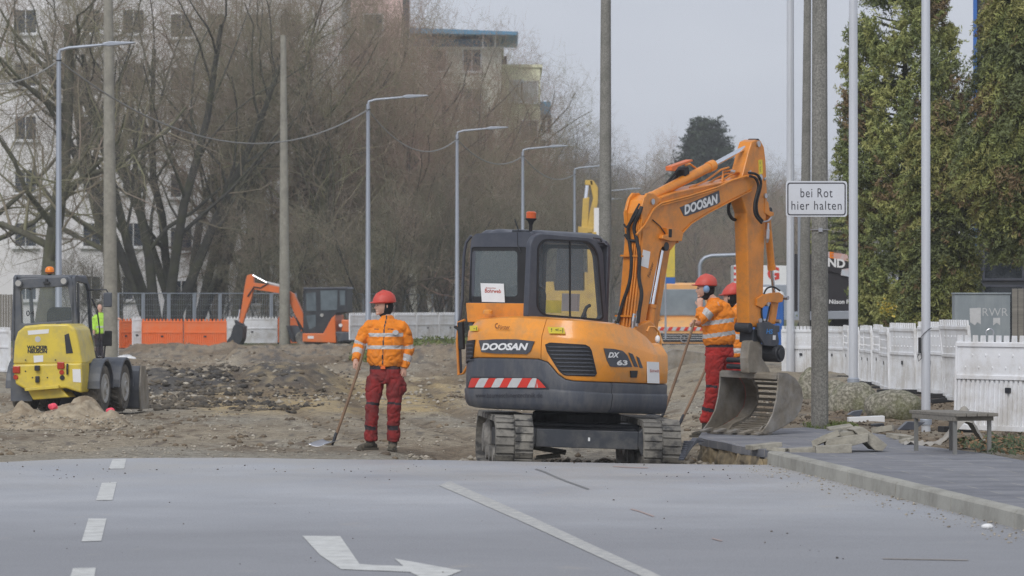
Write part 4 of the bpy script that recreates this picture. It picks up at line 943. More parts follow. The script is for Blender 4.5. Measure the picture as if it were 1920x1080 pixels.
# profile of the right side plate traced at x=XB1 (y forward, z up)
pr_px = [(1460, 701), (1478, 702), (1494, 712), (1504, 728), (1506, 748), (1502, 768), (1490, 786), (1470, 799), (1450, 809), (1434, 814), (1428, 811), (1440, 795), (1450, 775), (1456, 750), (1459, 725)]
pr = [EX.side(*p, XB1) for p in pr_px]
for xs_ in ((XB1 - .018, XB1), (XB0, XB0 + .018)):
    mb = MB(); mb.prism(pr, SX, *xs_); mb.build('side_plate', M['bucket'], bu, bevel=.004)
back = pr[0:10]
# back shell with slots: top part closed, then bars
def bseg(i0, i1, t0, t1, name, x0=XB0 + .02, x1=XB1 - .02, th=.016):
    A = Vector((0, *back[i0])).lerp(Vector((0, *back[i1])), t0); B = Vector((0, *back[i0])).lerp(Vector((0, *back[i1])), t1); d = (B - A).normalized(); n_ = Vector((0, -d.z, d.y)) * th
    mb = MB(); mb.add([Vector((x, 0, 0)) + q for x in (x0, x1) for q in (A, B, B + n_, A + n_)], [(0, 1, 2, 3), (7, 6, 5, 4), (0, 4, 5, 1), (1, 5, 6, 2), (2, 6, 7, 3), (3, 7, 4, 0)]); return mb.build(name, M['bucket'], bu)
bseg(0, 1, 0, 1, 'shell_plate'); bseg(1, 2, 0, .5, 'shell_plate')
lens = []; pts3 = [Vector((0, *b)) for b in back]
total = [(i, (pts3[i + 1] - pts3[i]).length) for i in range(1, 8)]
for i, Ls in total:
    k_ = max(1, round(Ls / .085))
    for q in range(k_): bseg(i, i + 1, (q + .12) / k_ , (q + .62) / k_, 'sieve_bar', XB0 + .2, XB1 - .2)
    bseg(i, i + 1, 0, 1, 'shell_plate', XB0 + .02, XB0 + .2); bseg(i, i + 1, 0, 1, 'shell_plate', XB1 - .2, XB1 - .02)
bseg(8, 9, 0, 1, 'lip_plate', th=.03)
# inner hoop ribs
for xr_ in (XB0 + .2, XB1 - .2):
    mb = MB(); inn = [(y, z) for y, z in back[1:9]]; cen = Vector((0, sum(p[0] for p in inn) / len(inn), sum(p[1] for p in inn) / len(inn)))
    inner_ = [((Vector((0, *p)) - cen) * .84 + cen) for p in inn]; mb.prism([(p.y, p.z) for p in ([Vector((0, *q)) for q in inn] + inner_[::-1])], SX, xr_ - .012, xr_ + .012); mb.build('hoop_rib', M['bucket'], bu)
mb = MB(); a = back[0]; mb.box(((XB0 + XB1) / 2, a[0] + .05, a[1] - .035), (XB1 - XB0 - .04, .14, .07)); mb.build('top_beam', M['bucket'], bu, bevel=.01)
tl_ = back[9]; 
for i in range(5):
    x = XB0 + .04 + (XB1 - XB0 - .08) * i / 4
    mb = MB(); mb.add([(x - .04, tl_[0] + .05, tl_[1] + .045), (x + .04, tl_[0] + .05, tl_[1] + .045), (x + .04, tl_[0] + .05, tl_[1] - .0), (x - .04, tl_[0] + .05, tl_[1] - .0), (x - .028, tl_[0] - .15, tl_[1] + .01), (x + .028, tl_[0] - .15, tl_[1] + .01), (x + .028, tl_[0] - .15, tl_[1] - .008), (x - .028, tl_[0] - .15, tl_[1] - .008)], [(0, 1, 5, 4), (1, 2, 6, 5), (2, 3, 7, 6), (3, 0, 4, 7), (4, 5, 6, 7), (0, 3, 2, 1)]); mb.build('bucket_tooth', M['bucket'], bu, bevel=.004)
# exhaust / boom foot casting
mb = MB(); mb.prism([b2(*p) for p in ((1176, 655), (1180, 620), (1200, 606), (1216, 600), (1226, 612), (1232, 655))], SX, BC - .18, BC + .16); mb.build('boom_foot', M['orange_dk'], ex, bevel=.02)
mb = MB(); mb.tube([EX.on(a, b, 0, .6) for a, b in ((1213, 622), (1217, 613), (1227, 613), (1235, 622), (1238, 640), (1240, 650))], .012, 8); mb.build('front_rail', M['orange'], ex, smooth=True)
mb = MB(); c = EX.on(1233, 636, 0, .75); mb.ell(c, (.03, .03, .045)); mb.build('head_lamp', M['white'], ex, smooth=True)
mb = MB(); mb.box((.18, .7, 1.1), (.34, .6, .4)); mb.build('boom_mount', M['dark'], ex, bevel=.02)
# ---------------- people ----------------
def remeshed(mb, vox, name, mats, parent, fold=0., seed=0, smooth_it=3, face_mat=None):
    me = bpy.data.meshes.new('tmp'); me.from_pydata(mb.v, [], mb.f); bm = bmesh.new(); bm.from_mesh(me); bmesh.ops.recalc_face_normals(bm, faces=bm.faces); bm.to_mesh(me); bm.free()
    o = bpy.data.objects.new('tmp', me); C.objects.link(o); m_ = o.modifiers.new('r', 'REMESH'); m_.mode = 'VOXEL'; m_.voxel_size = vox
    bpy.context.view_layer.update(); dg = bpy.context.evaluated_depsgraph_get(); m2 = bpy.data.meshes.new_from_object(o.evaluated_get(dg)); bpy.data.objects.remove(o); bpy.data.meshes.remove(me)
    bm = bmesh.new(); bm.from_mesh(m2)
    for _ in range(smooth_it): bmesh.ops.smooth_vert(bm, verts=bm.verts, factor=.5, use_axis_x=True, use_axis_y=True, use_axis_z=True)
    bm.normal_update()
    if fold:
        for v in bm.verts:
            p = v.co; a = mnoise.noise(Vector((p.x * 9 + seed, p.y * 9, p.z * 16))) ; b = mnoise.noise(Vector((p.x * 20 + p.z * 14, p.y * 20 + seed, p.z * 24)))
            c_ = 1 - abs(mnoise.noise(Vector((p.x * 7 + p.z * 5 + seed, p.y * 8, p.z * 9 - p.x * 6)))) * 5
            v.co = p + v.normal * (fold * (a * .9 - .9 * max(0, c_) + (abs(b) - .25) * .7))
        bm.normal_update()
    mats = mats if isinstance(mats, (list, tuple)) else [mats]
    m2.materials.clear()
    for m in mats: m2.materials.append(m)
    if face_mat:
        for f in bm.faces: f.material_index = face_mat(f.calc_center_median())
    for f in bm.faces: f.smooth = True
    bm.to_mesh(m2); bm.free()
    m2.name = name; ob = bpy.data.objects.new(name, m2); C.objects.link(ob); setparent(ob, parent); return ob
def seg_t(p, a, b):
    d = b - a; t = max(0, min(1, (p - a).dot(d) / d.length_squared)); return t, (p - (a + d * t)).length
def hand(mb, wrist, dirn, palm_n, thumb, curl=.6, sc=1.):
    d = Vector(dirn).normalized(); n = Vector(palm_n); n = (n - d * n.dot(d)).normalized(); sd_ = d.cross(n); th = 1 if sd_.dot(Vector(thumb)) > 0 else -1
    w0 = Vector(wrist)
    mb.tube([w0 - d * .02, w0 + d * .03, w0 + d * .085], [(.02, .026), (.018, .04), (.014, .042)], 10)
    for i, L_ in enumerate((.068, .078, .072, .056)):
        b = w0 + d * .085 + sd_ * th * (.031 - .0205 * i); a1 = curl * .7; pts = [b]; ang = 0
        for k, f in enumerate((.45, .33, .22)):
            ang += a1 * (1 if k == 0 else 1.15); pts.append(pts[-1] + (d * math.cos(ang) + n * math.sin(ang)) * L_ * f * sc)
        mb.tube(pts, [.0095, .009, .0085, .007], 8)
    b = w0 + d * .03 + sd_ * th * .034; t1 = b + (sd_ * th * .6 + d * .7 + n * .2).normalized() * .035; t2 = t1 + (d * .8 + n * .6 * curl + sd_ * th * .1).normalized() * .03
    mb.tube([b, t1, t2], [.012, .0105, .008], 8)
def make_person(name, d, base_px, base_py, J, label, dirs, o):
    """J: joint -> (px, py, depth offset). o: options"""
    s_ = FPX / d; org = Vector((X_of(base_px, d), d, gh(X_of(base_px, d), d) if o.get('z') is None else o['z']))
    def j(k):
        a = J[k]; dd = d + (a[2] if len(a) > 2 else 0); return P(a[0], a[1], dd) - org
    root = empty(name, org, 0, label, 'person', o.get('group'))
    hd = j('head'); nk = j('neck'); fd = Vector(dirs['face']).normalized(); hr = .1
    sideh = fd.cross(Vector((0, 0, 1))).normalized()
    # skin
    mb = MB(); Rm = Matrix((sideh, fd, Vector((0, 0, 1)))).transposed()
    vs0 = len(mb.v)
    def headfn(v):
        w_ = 1 - .18 * max(0, -v.z) ; fr = 1 + .05 * max(0, v.y) 
        return Vector((v.x * w_, v.y * fr, v.z))
    mb.ell((0, 0, 0), (.076, .098, .118), 20, 14, None, headfn)
    mb.tube([(0, .085, .015), (0, .112, -.022), (0, .1, -.034)], [.008, .014, .011], 8)      # nose
    mb.ell((0, .078, -.088), (.028, .022, .02), 10, 6)                                        # chin
    mb.ell((0, .09, -.058), (.024, .014, .009), 10, 6)                                        # lips
    mb.ell((0, .086, .028), (.055, .012, .01), 10, 6)
    for e in (-1, 1): mb.ell((e * .078, -.005, -.01), (.012, .02, .032), 8, 6)
    for i in range(vs0, len(mb.v)): mb.v[i] = tuple(Rm @ Vector(mb.v[i]) + hd)
    ch, pe = j('chest'), j('pelvis')
    mb.tube([hd + Vector((0, 0, -.05)), nk, ch], [.055, .058, .07], 12)
    mb.tube([nk - Vector((0, 0, .04)), ch, pe], [(.07, .12), (.095, .15), (.09, .14)], 16)
    for L_ in ('l', 'r'):
        a, b, c = j('sh_' + L_), j('el_' + L_), j('wr_' + L_); mb.tube([ch.lerp(a, .3), a, a.lerp(b, .5), b, b.lerp(c, .4), c], [.05, .055, .045, .038, .036, .026], 10)
        if L_ in dirs.get('hand', {}): hh = dirs['hand'][L_]; hand(mb, c, hh[0], hh[1], hh[2], hh[3])
        a, b, c = j('hip_' + L_), j('kn_' + L_), j('an_' + L_); mb.tube([pe.lerp(a, .4), a, a.lerp(b, .5), b, b.lerp(c, .4), c], [.08, .08, .065, .05, .048, .035], 12)
    remeshed(mb, .0075, 'body', M['skin'], root, smooth_it=1)
    # jacket
    jm = [M['jacket'], M['reflect'], M['ink']]
    hem = j('hem'); mb = MB(); W_ = o.get('w', .2); D_ = o.get('dp', .14)
    colr = nk + Vector((0, 0, .035))
    mb.tube([hem, hem.lerp(ch, .15), hem.lerp(ch, .5), ch, ch.lerp(nk, .55), ch.lerp(nk, .9), nk + Vector((0, 0, -.01)), colr], [(D_ * .86, W_ * .86), (D_ * 1.0, W_ * 1.0), (D_ * 1.04, W_), (D_, W_ * 1.02), (D_ * .85, W_ * .86), (D_ * .6, W_ * .5), (.075, .085), (.07, .078)], 24)
    for L_ in ('l', 'r'):
        a, b, c = j('sh_' + L_), j('el_' + L_), j('wr_' + L_)
        mb.tube([ch.lerp(nk, .5).lerp(a, .35), a.lerp(ch, .12), a.lerp(b, .25), a.lerp(b, .6), b, b.lerp(c, .3), b.lerp(c, .7), c.lerp(b, .04)], [.085, .09, .08, .072, .07, .068, .06, .052], 14)
    arms = [(j('sh_' + L_), j('el_' + L_), j('wr_' + L_)) for L_ in ('l', 'r')]
    bands = o.get('bands', [(.36, .44), (.64, .72)]); ab = o.get('arm_bands', [(1, .12, .27), (1, .5, .65)])
    fwd = Vector(dirs.get('front', (0, -1, 0))).normalized(); rt = fwd.cross(Vector((0, 0, 1)))
    tl = (ch - hem)
    def fm(p):
        tt, dt = seg_t(p, hem, nk)
        ax = hem.lerp(nk, tt)
        dt_n = Vector(((p.x - ax.x) / W_, (p.y - ax.y) / D_, 0)).length
        best = (9, None, 0)
        for (a, b, c) in arms:
            for k, (q0, q1) in enumerate(((a, b), (b, c))):
                t, dd_ = seg_t(p, q0, q1)
                if dd_ < best[0]: best = (dd_, k, t)
        if best[0] < .094 and not (dt_n < .98 and best[0] > .06):
            for k, t0, t1 in ab:
                if best[1] == k and t0 < best[2] < t1: return 1
            return 0
        zz = (p.z - hem.z) / (nk.z - hem.z)
        for b0, b1 in bands:
            if b0 < zz + o.get('slant', 0) * (p.x - ax.x) < b1: return 1
        if o.get('zip') and (p - ax).dot(fwd) > .05 and abs((p - ax).dot(rt) + .01) < .007 and zz > .02: return 2
        if o.get('zip') and (p - ax).dot(fwd) > .05 and abs(zz - .775) < .008 and .05 < abs((p - ax).dot(rt)) < .115: return 2
        return 0
    if o.get('hiviz'): jm = [M['hiviz'], M['reflect'], M['ink']]
    remeshed(mb, .0085, 'jacket', jm, root, .011, base_px, 2, fm)
    # trousers
    pm2 = [o.get('tr', M['trouser']), M['trouser_dk'], M['reflect'], M['trouser_dk']]
    mb = MB(); mb.tube([hem + Vector((0, 0, .03)), hem, pe, pe + Vector((0, 0, -.07))], [(D_ * .8, W_ * .8), (D_ * .84, W_ * .84), (D_ * .88, W_ * .9), (.1, .14)], 20)
    legs = []
    for L_ in ('l', 'r'):
        a, b, c = j('hip_' + L_), j('kn_' + L_), j('an_' + L_); legs.append((a, b, c)); k_ = o.get('leg', 1.)
        mb.tube([a + Vector((0, 0, .05)), a, a.lerp(b, .35), a.lerp(b, .75), b, b.lerp(c, .3), b.lerp(c, .7), b.lerp(c, .93), c], [.1 * k_, .112 * k_, .108 * k_, .09 * k_, .084 * k_, .08 * k_, .078 * k_, .085 * k_, .075 * k_], 16)
    if 'pocket' in J: q = j('pocket'); mb.ell(q, (.045, .06, .085), 12, 8)
    def ft(p):
        if p.z > pe.z + .06 and o.get('belt', True) and p.z > hem.z - .03: return 1
        for a, b, c in legs:
            t, dd_ = seg_t(p, a, b); t2, d2 = seg_t(p, b, c)
            if min(dd_, d2) < .13 and (p - b).length < .28:
                nn = mnoise.noise(p * 9) * .05
                if d2 < dd_ and (p - b).dot(fwd) > -.01:
                    if .52 + nn < t2 < .78 + nn: return 1
                    if .8 < t2 < .825: return 2
                if dd_ <= d2 and .86 < t + nn * .3 < .95 and (p - b).dot(fwd) > -.02: return 1
        return 0
    remeshed(mb, .009, 'trousers', pm2, root, .012, base_px + 5, 2, ft)
    if o.get('zip'):
        mb = MB(); b_ = hem + Vector((-.02, -D_ * .9, -.015)); mb.box(b_, (.055, .02, .03)); mb.build('belt_buckle', M['orange_pl'], root, bevel=.004)
        mb = MB(); b_ = ch + Vector((.115, -D_ * 1.03, .03)); mb.prism([(b_.x + .035 * math.cos(a_ * PI / 8), b_.z + .028 * math.sin(a_ * PI / 8)) for a_ in range(16)], BX, b_.y - .004, b_.y + .02); mb.build('chest_badge', M['reflect'], root)
    # boots
    for L_ in ('l', 'r'):
        c = j('an_' + L_); toe = Vector(dirs['toe_' + L_]).normalized(); sd_ = toe.cross(Vector((0, 0, 1)))
        sole_z = max(0, 0)
        base = Vector((c.x, c.y, 0))
        mb = MB(); mb.tube([c + Vector((0, 0, .03)), Vector((c.x, c.y, .085)), Vector((c.x, c.y, .045)) + toe * .01], [.055, .055, .052], 12)
        pts = [base - toe * .085 + Vector((0, 0, .045)), base - toe * .03 + Vector((0, 0, .05)), base + toe * .06 + Vector((0, 0, .045)), base + toe * .13 + Vector((0, 0, .038)), base + toe * .185 + Vector((0, 0, .035))]
        mb.tube(pts, [(.03, .03), (.045, .045), (.046, .042), (.047, .036), (.028, .022)], 12)
        bo_ = remeshed(mb, .008, 'boot', M['boot'], root, .003, 3, 1)
        mb = MB(); pl_ = [(-.1, -.03), (-.1, .03), (-.03, .042), (.08, .05), (.17, .045), (.212, .015), (.212, -.015), (.17, -.045), (.08, -.05), (-.03, -.042)]
        mb.prism(pl_, lambda a, b, t: base + toe * a + sd_ * b + Vector((0, 0, t)), .0, .026); mb.build('sole', M['sole'], bo_, bevel=.005)
    # headgear
    hc = hd + Vector((0, 0, .035)) - fd * .012; up = Vector((0, 0, 1)) 
    if o.get('helmet', True):
        til = o.get('tilt', 0.); hm = M['helmet']
        mb = MB(); v0 = len(mb.v)
        mb.ell((0, 0, .0), (.118, .142, .13), 28, 16, None, lambda v: Vector((v.x, v.y, v.z if v.z > 0 else 0)), 0.0)
        mb.ell((0, 0, -.006), (.122, .148, .02), 28, 6)
        mb.ell((0, .105, -.004), (.085, .085, .012), 20, 6)                  # peak
        for e in (-.045, 0, .045): mb.tube([(e, -.11, .06), (e, -.06, .112 - abs(e) * .3), (e, .02, .132 - abs(e) * .4), (e, .09, .1 - abs(e) * .3)], .008, 6)
        Rt = Matrix.Rotation(til, 3, 'X')
        for i in range(v0, len(mb.v)): mb.v[i] = tuple(Rm @ (Rt @ Vector(mb.v[i])) + hc + Vector((0, 0, .012)))
        mb.build('helmet', hm, root, smooth=True)
    if o.get('beanie'):
        mb = MB(); v0 = 0
        mb.ell((0, -.022, -.012), (.09, .1, .12), 20, 14, None, lambda v: Vector((v.x, min(v.y, .45) if v.z < .25 else v.y, v.z)))
        mb.ell((0, -.02, -.095), (.07, .07, .05), 16, 8)
        for i in range(len(mb.v)): mb.v[i] = tuple(Rm @ Vector(mb.v[i]) + hd)
        mb.build('knit_hood', M['beanie'], root, smooth=True)
    for e in (-1, 1):
        mb = MB(); mb.ell(hd + fd * .088 + sideh * e * .03 + Vector((0, 0, .01)), (.011, .008, .007), 8, 6); mb.build('eye', M['ink'], root, smooth=True)
    if o.get('muffs'):
        mb = MB()
        for e in (-1, 1): mb.ell(hd + sideh * e * .1 + Vector((0, 0, -.008)), (.04, .036, .05), 16, 10)
        mb.build('ear_muff', M['muff'], root, smooth=True)
        mb = MB(); pth = [hd + sideh * (.1 * math.cos(a)) + (-fd) * (.13 * math.sin(a)) + Vector((0, 0, .01)) for a in [PI * i / 12 for i in range(13)]]; mb.tube(pth, .012, 8, flat=.5); mb.build('muff_band', M['black'], root, smooth=True)
    return root, org
def shovel(label, top, bot, m=None, kind='flat', group=None, r=.017):
    """top/bottom world points"""
    t, b = Vector(top), Vector(bot); e = empty('shovel', b, 0, label, 'shovel', group); L_ = t - b; d = L_.normalized()
    mb = MB(); q = [b * 0 + L_ * f + Vector((.012 * math.sin(f * PI), 0, 0)) for f in (.1, .3, .5, .7, .9, 1.)]; mb.tube(q, [r * 1.05, r * 1.05, r, r, r * .95, r * .8], 10); mb.build('handle', m or M['wood'], e, smooth=True)
    mb = MB(); mb.tube([L_ * .015, L_ * .07, L_ * .14], [.012, .02, .021], 10); mb.build('socket', M['dark'], e, smooth=True)
    mb = MB()
    def bl(u, v):
        a = (u - .5) * 2; y = v; ln = .27; w_ = .115 * (1 - .25 * abs(v - .4))
        return Vector((a * w_ - v * ln * .62, -v * ln * .55, .012 + .05 * (1 - v) + .03 * a * a))
    mb.grid(bl, 8, 6); o_ = mb.build('blade', M['steel'] if kind == 'flat' else M['dark'], e, smooth=True)
    sm_ = o_.modifiers.new('solid', 'SOLIDIFY'); sm_.thickness = .004
    return e
d1 = 46.6
J1 = dict(head=(719, 573), neck=(726, 597), chest=(724, 628), pelvis=(722, 708), hem=(722, 687),
          sh_l=(689, 612, .02), el_l=(673, 648, .02), wr_l=(667, 677, -.12), sh_r=(757, 612, .0), el_r=(766, 655, .05), wr_r=(757, 692, .0),
          hip_l=(704, 712), kn_l=(698, 762, -.03), an_l=(695, 826, .04), hip_r=(741, 712), kn_r=(739, 762, -.03), an_r=(737, 827, .04), pocket=(756, 727, .0))
p1, o1 = make_person('person', d1, 716, 840, J1, 'worker in red helmet standing alone, looking left, one hand on a shovel',
    dict(face=(-.85, -.5, -.05), front=(-.25, -1, 0), toe_l=(-.75, -.65, 0), toe_r=(-.1, -1, 0), hand=dict(l=((.1, -.1, -1), (.6, -.3, 0), (0, -1, 0), 1.1), r=((-.1, 0, -1), (-1, 0, 0), (0, -1, 0), .5))),
    dict(zip=True, beanie=True, w=.215, dp=.15, bands=[(.36, .44), (.615, .695)], arm_bands=[(0, .80, .97), (1, .30, .62)]))
shovel('wooden-handled shovel held by the lone worker in front of the mounds', P(685, 648, d1 - .2), P(622, 838, d1 - .35) , group='shovels held by the workers')
d2 = 49.5
J2 = dict(head=(1322, 541), neck=(1338, 563), chest=(1346, 592), pelvis=(1349, 666), hem=(1349, 647),
          sh_l=(1343, 572, -.16), el_l=(1313, 602, -.2), wr_l=(1312, 576, -.12), sh_r=(1350, 572, .2), el_r=(1322, 606, .2), wr_r=(1310, 606, .05),
          hip_l=(1340, 672, -.08), kn_l=(1336, 731, -.1), an_l=(1324, 794, -.05), hip_r=(1358, 670, .1), kn_r=(1360, 735, .1), an_r=(1352, 797, .1))
p2, o2_ = make_person('person', d2, 1335, 806, J2, 'worker with blue ear muffs and bright red trousers, hand raised to his mouth',
    dict(face=(-1, -.12, -.12), front=(-.9, -.45, 0), toe_l=(-1, -.2, 0), toe_r=(-1, 0, 0), hand=dict(l=((.0, .1, 1), (.2, .5, 0), (-1, 0, 0), 1.0), r=((-1, -.2, .1), (0, 0, -1), (0, -1, 0), 1.2))),
    dict(z=.04, beanie=True, muffs=True, w=.205, dp=.18, tr=M['trouser_br'], bands=[(.19, .28), (.47, .56)], arm_bands=[(0, .42, .72)], leg=1.05, tilt=.12, slant=-.25))
shovel('long shovel the worker with blue ear muffs leans on', P(1303, 600, d2 - .15), P(1239, 788, d2 - .6), group='shovels held by the workers', kind='dark')
d3 = 51.2
J3 = dict(head=(1370, 558), neck=(1382, 576), chest=(1387, 604), pelvis=(1384, 688), hem=(1384, 670),
          sh_l=(1378, 584, -.16), el_l=(1362, 625, -.15), wr_l=(1345, 655, -.1), sh_r=(1388, 584, .2), el_r=(1372, 630, .2), wr_r=(1350, 652, .1),
          hip_l=(1382, 692, -.1), kn_l=(1378, 742, -.1), an_l=(1378, 795, -.05), hip_r=(1390, 692, .1), kn_r=(1388, 744, .1), an_r=(1384, 797, .1))
p3, o3_ = make_person('person', d3, 1383, 800, J3, 'worker half hidden behind the man with ear muffs, dark band on his helmet',
    dict(face=(-.9, .3, -.35), front=(-1, 0, 0), toe_l=(-1, -.2, 0), toe_r=(-1, 0, 0), hand=dict(l=((-1, -.1, -.1), (0, 0, -1), (0, -1, 0), 1.), r=((-1, -.1, -.1), (0, 0, -1), (0, 1, 0), 1.))),
    dict(z=.04, beanie=True, muffs=False, w=.17, dp=.17, tr=M['trouser_br'], bands=[(.08, .19), (.36, .46)], arm_bands=[(1, .2, .4)], tilt=.25))
shovel('shovel held by the half hidden worker beside the excavator track', P(1345, 640, d3 - .25), P(1271, 802, d3 - 1.6), group='shovels held by the workers', kind='dark')
d4 = 118.
J4 = dict(head=(187, 578), neck=(188, 588), chest=(189, 602), pelvis=(189, 634), hem=(189, 626), sh_l=(178, 594), el_l=(175, 608), wr_l=(176, 620, -.2), sh_r=(200, 594), el_r=(210, 604), wr_r=(220, 598, -.2),
          hip_l=(184, 636), kn_l=(184, 654), an_l=(184, 671), hip_r=(194, 636), kn_r=(194, 654), an_r=(194, 671))
make_person('person', d4, 189, 675, J4, 'worker in lime hi-vis jacket behind the white barrier beside the concrete pole',
    dict(face=(.3, -1, 0), front=(0, -1, 0), toe_l=(0, -1, 0), toe_r=(0, -1, 0), hand=dict(l=((0, 0, -1), (1, 0, 0), (0, -1, 0), .5), r=((1, 0, 0), (0, 0, -1), (0, -1, 0), .5))),
    dict(hiviz=True, helmet=False, beanie=True, w=.24, dp=.16, tr=M['trouser_dk'], bands=[(.3, .38)], arm_bands=[]))
# ---------------- wheel loader ----------------
WL = Frame(Vector((X_of(118, 61.2), 61.2, .03)), R(8.2), R(.3))
wl = empty('wheel_loader', (0, 0, 0), 0, 'small yellow wheel loader seen from behind, grey cab with amber beacon', 'wheel loader'); wl.matrix_world = WL.M
YB = -.9      # rear plane of the hood
wb = lambda px, py, y=YB: WL.back(px, py, y)
def wprism(name, pts, y0, y1, m, parent=None, bevel=.012, ref=YB, smooth=False):
    mb = MB(); mb.prism([wb(*p, ref) for p in pts], BX, y0, y1); return mb.build(name, m, parent or wl, bevel=bevel, seg=3)
hood = wprism('engine_hood', [(24, 683), (27, 640), (33, 622), (46, 611), (80, 607.5), (128, 607), (141, 616), (147, 640), (154, 678), (155, 683)], YB, .0, M['yellow'], bevel=.05)
wprism('rear_bumper', [(24, 683), (154, 680), (155, 715), (153, 737), (140, 733), (125, 728), (50, 731), (30, 720)], YB - .03, YB + .45, M['yellow'], bevel=.03)
wprism('hood_bottom', [(50, 731), (112, 727), (128, 745), (60, 750)], YB + .05, YB + .5, M['yellow'], bevel=.02)
wprism('step_plate', [(49, 728), (113, 722), (113, 728), (50, 733)], YB - .10, YB - .02, M['yellow'], bevel=.006)
wprism('tow_recess', [(68, 700), (88, 700), (92, 712), (66, 713)], YB - .034, YB - .03, M['yellow'], bevel=.0)
wprism('hood_vent', [(121, 628), (129, 625), (137, 662), (124, 663)], YB - .01, YB + .01, M['dark'], bevel=.004)
wprism('paper_notice', [(52, 620), (92, 617), (91, 625), (53, 628)], YB - .004, YB, M['white'], bevel=0)
wprism('paper_notice', [(63, 667), (81, 666), (81, 678), (64, 680)], YB - .004, YB, M['white'], bevel=0)
wprism('paper_notice', [(137, 692), (152, 692), (153, 717), (138, 716)], YB - .035, YB - .03, M['white'], bevel=0)
def wtext(st, px, py, size, y=YB - .004):
    c = wb(px, py, y); mb = MB(); mb.text(st, size, lambda a, b: Vector((c[0] + a, y, c[1] + b)), offset=.004); mb.build('lettering', M['dark'], hood, fix=False)
wtext('WACKER', 70, 652, .075); wtext('NEUSON', 70, 659, .075)
mb = MB(); c = wb(71, 636); mb.prism([(c[0] + .045 * math.cos(a * PI / 8), c[1] + .045 * math.sin(a * PI / 8)) for a in range(16)], BX, YB - .004, YB); mb.build('round_emblem', M['reflect'], hood)
for (px, py, r_) in ((30, 693, 0), (113, 685, 0)):
    c = wb(px, py); mb = MB(); mb.box((c[0] + .02, YB - .045, c[1]), (.11, .03, .105)); mb.build('tail_light', M['redlamp'], wl, bevel=.01)
for (px, py) in ((31, 707), (117, 698)):
    c = wb(px, py); mb = MB(); mb.cyl((c[0], YB - .05, c[1]), (c[0], YB - .03, c[1]), .036, n=16); mb.build('indicator', M['redlamp'], wl)
c = wb(118, 708); mb = MB(); mb.cyl((c[0], YB - .05, c[1]), (c[0], YB - .03, c[1]), .036, n=16); mb.build('exhaust', M['black'], wl)
c = wb(72, 690); mb = MB(); mb.box((c[0], YB - .07, c[1]), (.07, .08, .08)); mb.box((c[0], YB - .05, c[1] - .17), (.06, .05, .1)); mb.build('tow_hitch', M['dark'], wl, bevel=.01)
c = wb(128, 692); mb = MB(); mb.tube([(c[0], YB - .05, c[1] + .08), (c[0], YB - .07, c[1]), (c[0], YB - .05, c[1] - .08)], .015); mb.build('grab_handle', M['dark'], wl)
c = wb(109, 611); mb = MB(); mb.box((c[0], YB + .05, c[1] + .02), (.08, .05, .04)); mb.build('hood_latch', M['dark'], wl, bevel=.01)
for (px, py) in ((49, 696), (49, 675), (105, 675), (62, 708), (90, 708)):
    c = wb(px, py); mb = MB(); mb.cyl((c[0], YB - .036, c[1]), (c[0], YB - .028, c[1]), .012, n=8); mb.build('bolt', M['dark'], wl)
# cab
YC = -.35; cb_ = lambda px, py: WL.back(px, py, YC)
lcab = empty('cab', parent=None); lcab.parent = wl
ro = warp(rrect(0, 0, 1, 1, (.14, .14, .02, .02), 6), [cb_(20, 640), cb_(147, 640), cb_(138, 517), cb_(25, 523)])
ri = warp(rrect(0, 0, 1, 1, .05, 6), [cb_(41, 607), cb_(136, 600), cb_(127, 537), cb_(38, 542)])
mb = MB(); ring(mb, ro, ri, BX, YC, YC + .07); mb.build('rear_frame', M['loader_grey'], lcab, bevel=.015)
mb = MB(); mb.prism(ri, BX, YC + .03, YC + .036); wn = mb.build('rear_window', M['glass_cl'], lcab)
mb = MB(); c = cb_(56, 588); mb.text('04', .12, lambda a, b: Vector((c[0] + a, YC + .024, c[1] + b)), offset=.002, spacing=1.2); mb.build('lettering', M['dark'], wn, fix=False)
xr = cb_(140, 600)[0]; xl_ = cb_(24, 600)[0]; zt2 = cb_(100, 518)[1]; yf2 = .78
sp_ = [(YC, .62), (YC, zt2 - .02), (YC + .08, zt2 + .02), (.42, zt2 - .02), (.60, zt2 - .15), (yf2, 1.2), (yf2 + .05, .75), (.4, .62)]
def inset(pts, k):
    cx = sum(p[0] for p in pts) / len(pts); cy = sum(p[1] for p in pts) / len(pts); return [(cx + (x - cx) * k, cy + (y - cy) * k) for x, y in pts]
for x0, x1 in ((xr - .05, xr), (xl_, xl_ + .05)):
    mb = MB(); ring(mb, sp_, inset(sp_, .86), SX, x0, x1); mb.build('side_frame', M['loader_grey'], lcab, bevel=.01)
    mb = MB(); mb.prism(inset(sp_, .86), SX, (x0 + x1) / 2 - .003, (x0 + x1) / 2 + .003); mb.build('side_window', M['glass_cl'], lcab)
mb = MB(); mb.bar((xr + .005, YC + .25, .7), (xr + .005, YC + .18, zt2 - .1), .04, .03, (1, 0, 0)); mb.build('door_pillar', M['loader_grey'], lcab)
mb = MB(); mb.prism(warp(rrect(0, 0, 1, 1, .12, 5), [(xl_ + .02, YC + .02), (xr - .02, YC + .02), (xr - .02, .55), (xl_ + .02, .55)]), lambda a, b, t: Vector((a, b, t)), zt2 - .06, zt2 + .02); mb.build('roof', M['loader_grey'], lcab, bevel=.03)
mb = MB(); mb.box(((xl_ + xr) / 2, yf2 - .1, 1.1), (xr - xl_ - .1, .04, .05)); mb.box(((xl_ + xr) / 2, .2, .9), (.9, .7, .3)); mb.build('dashboard', M['dark'], lcab)
mb = MB(); mb.prism(rrect(-.25, 1.0, .25, 1.6, .1), BX, -.05, .06); mb.build('seat', M['black'], lcab, bevel=.02)
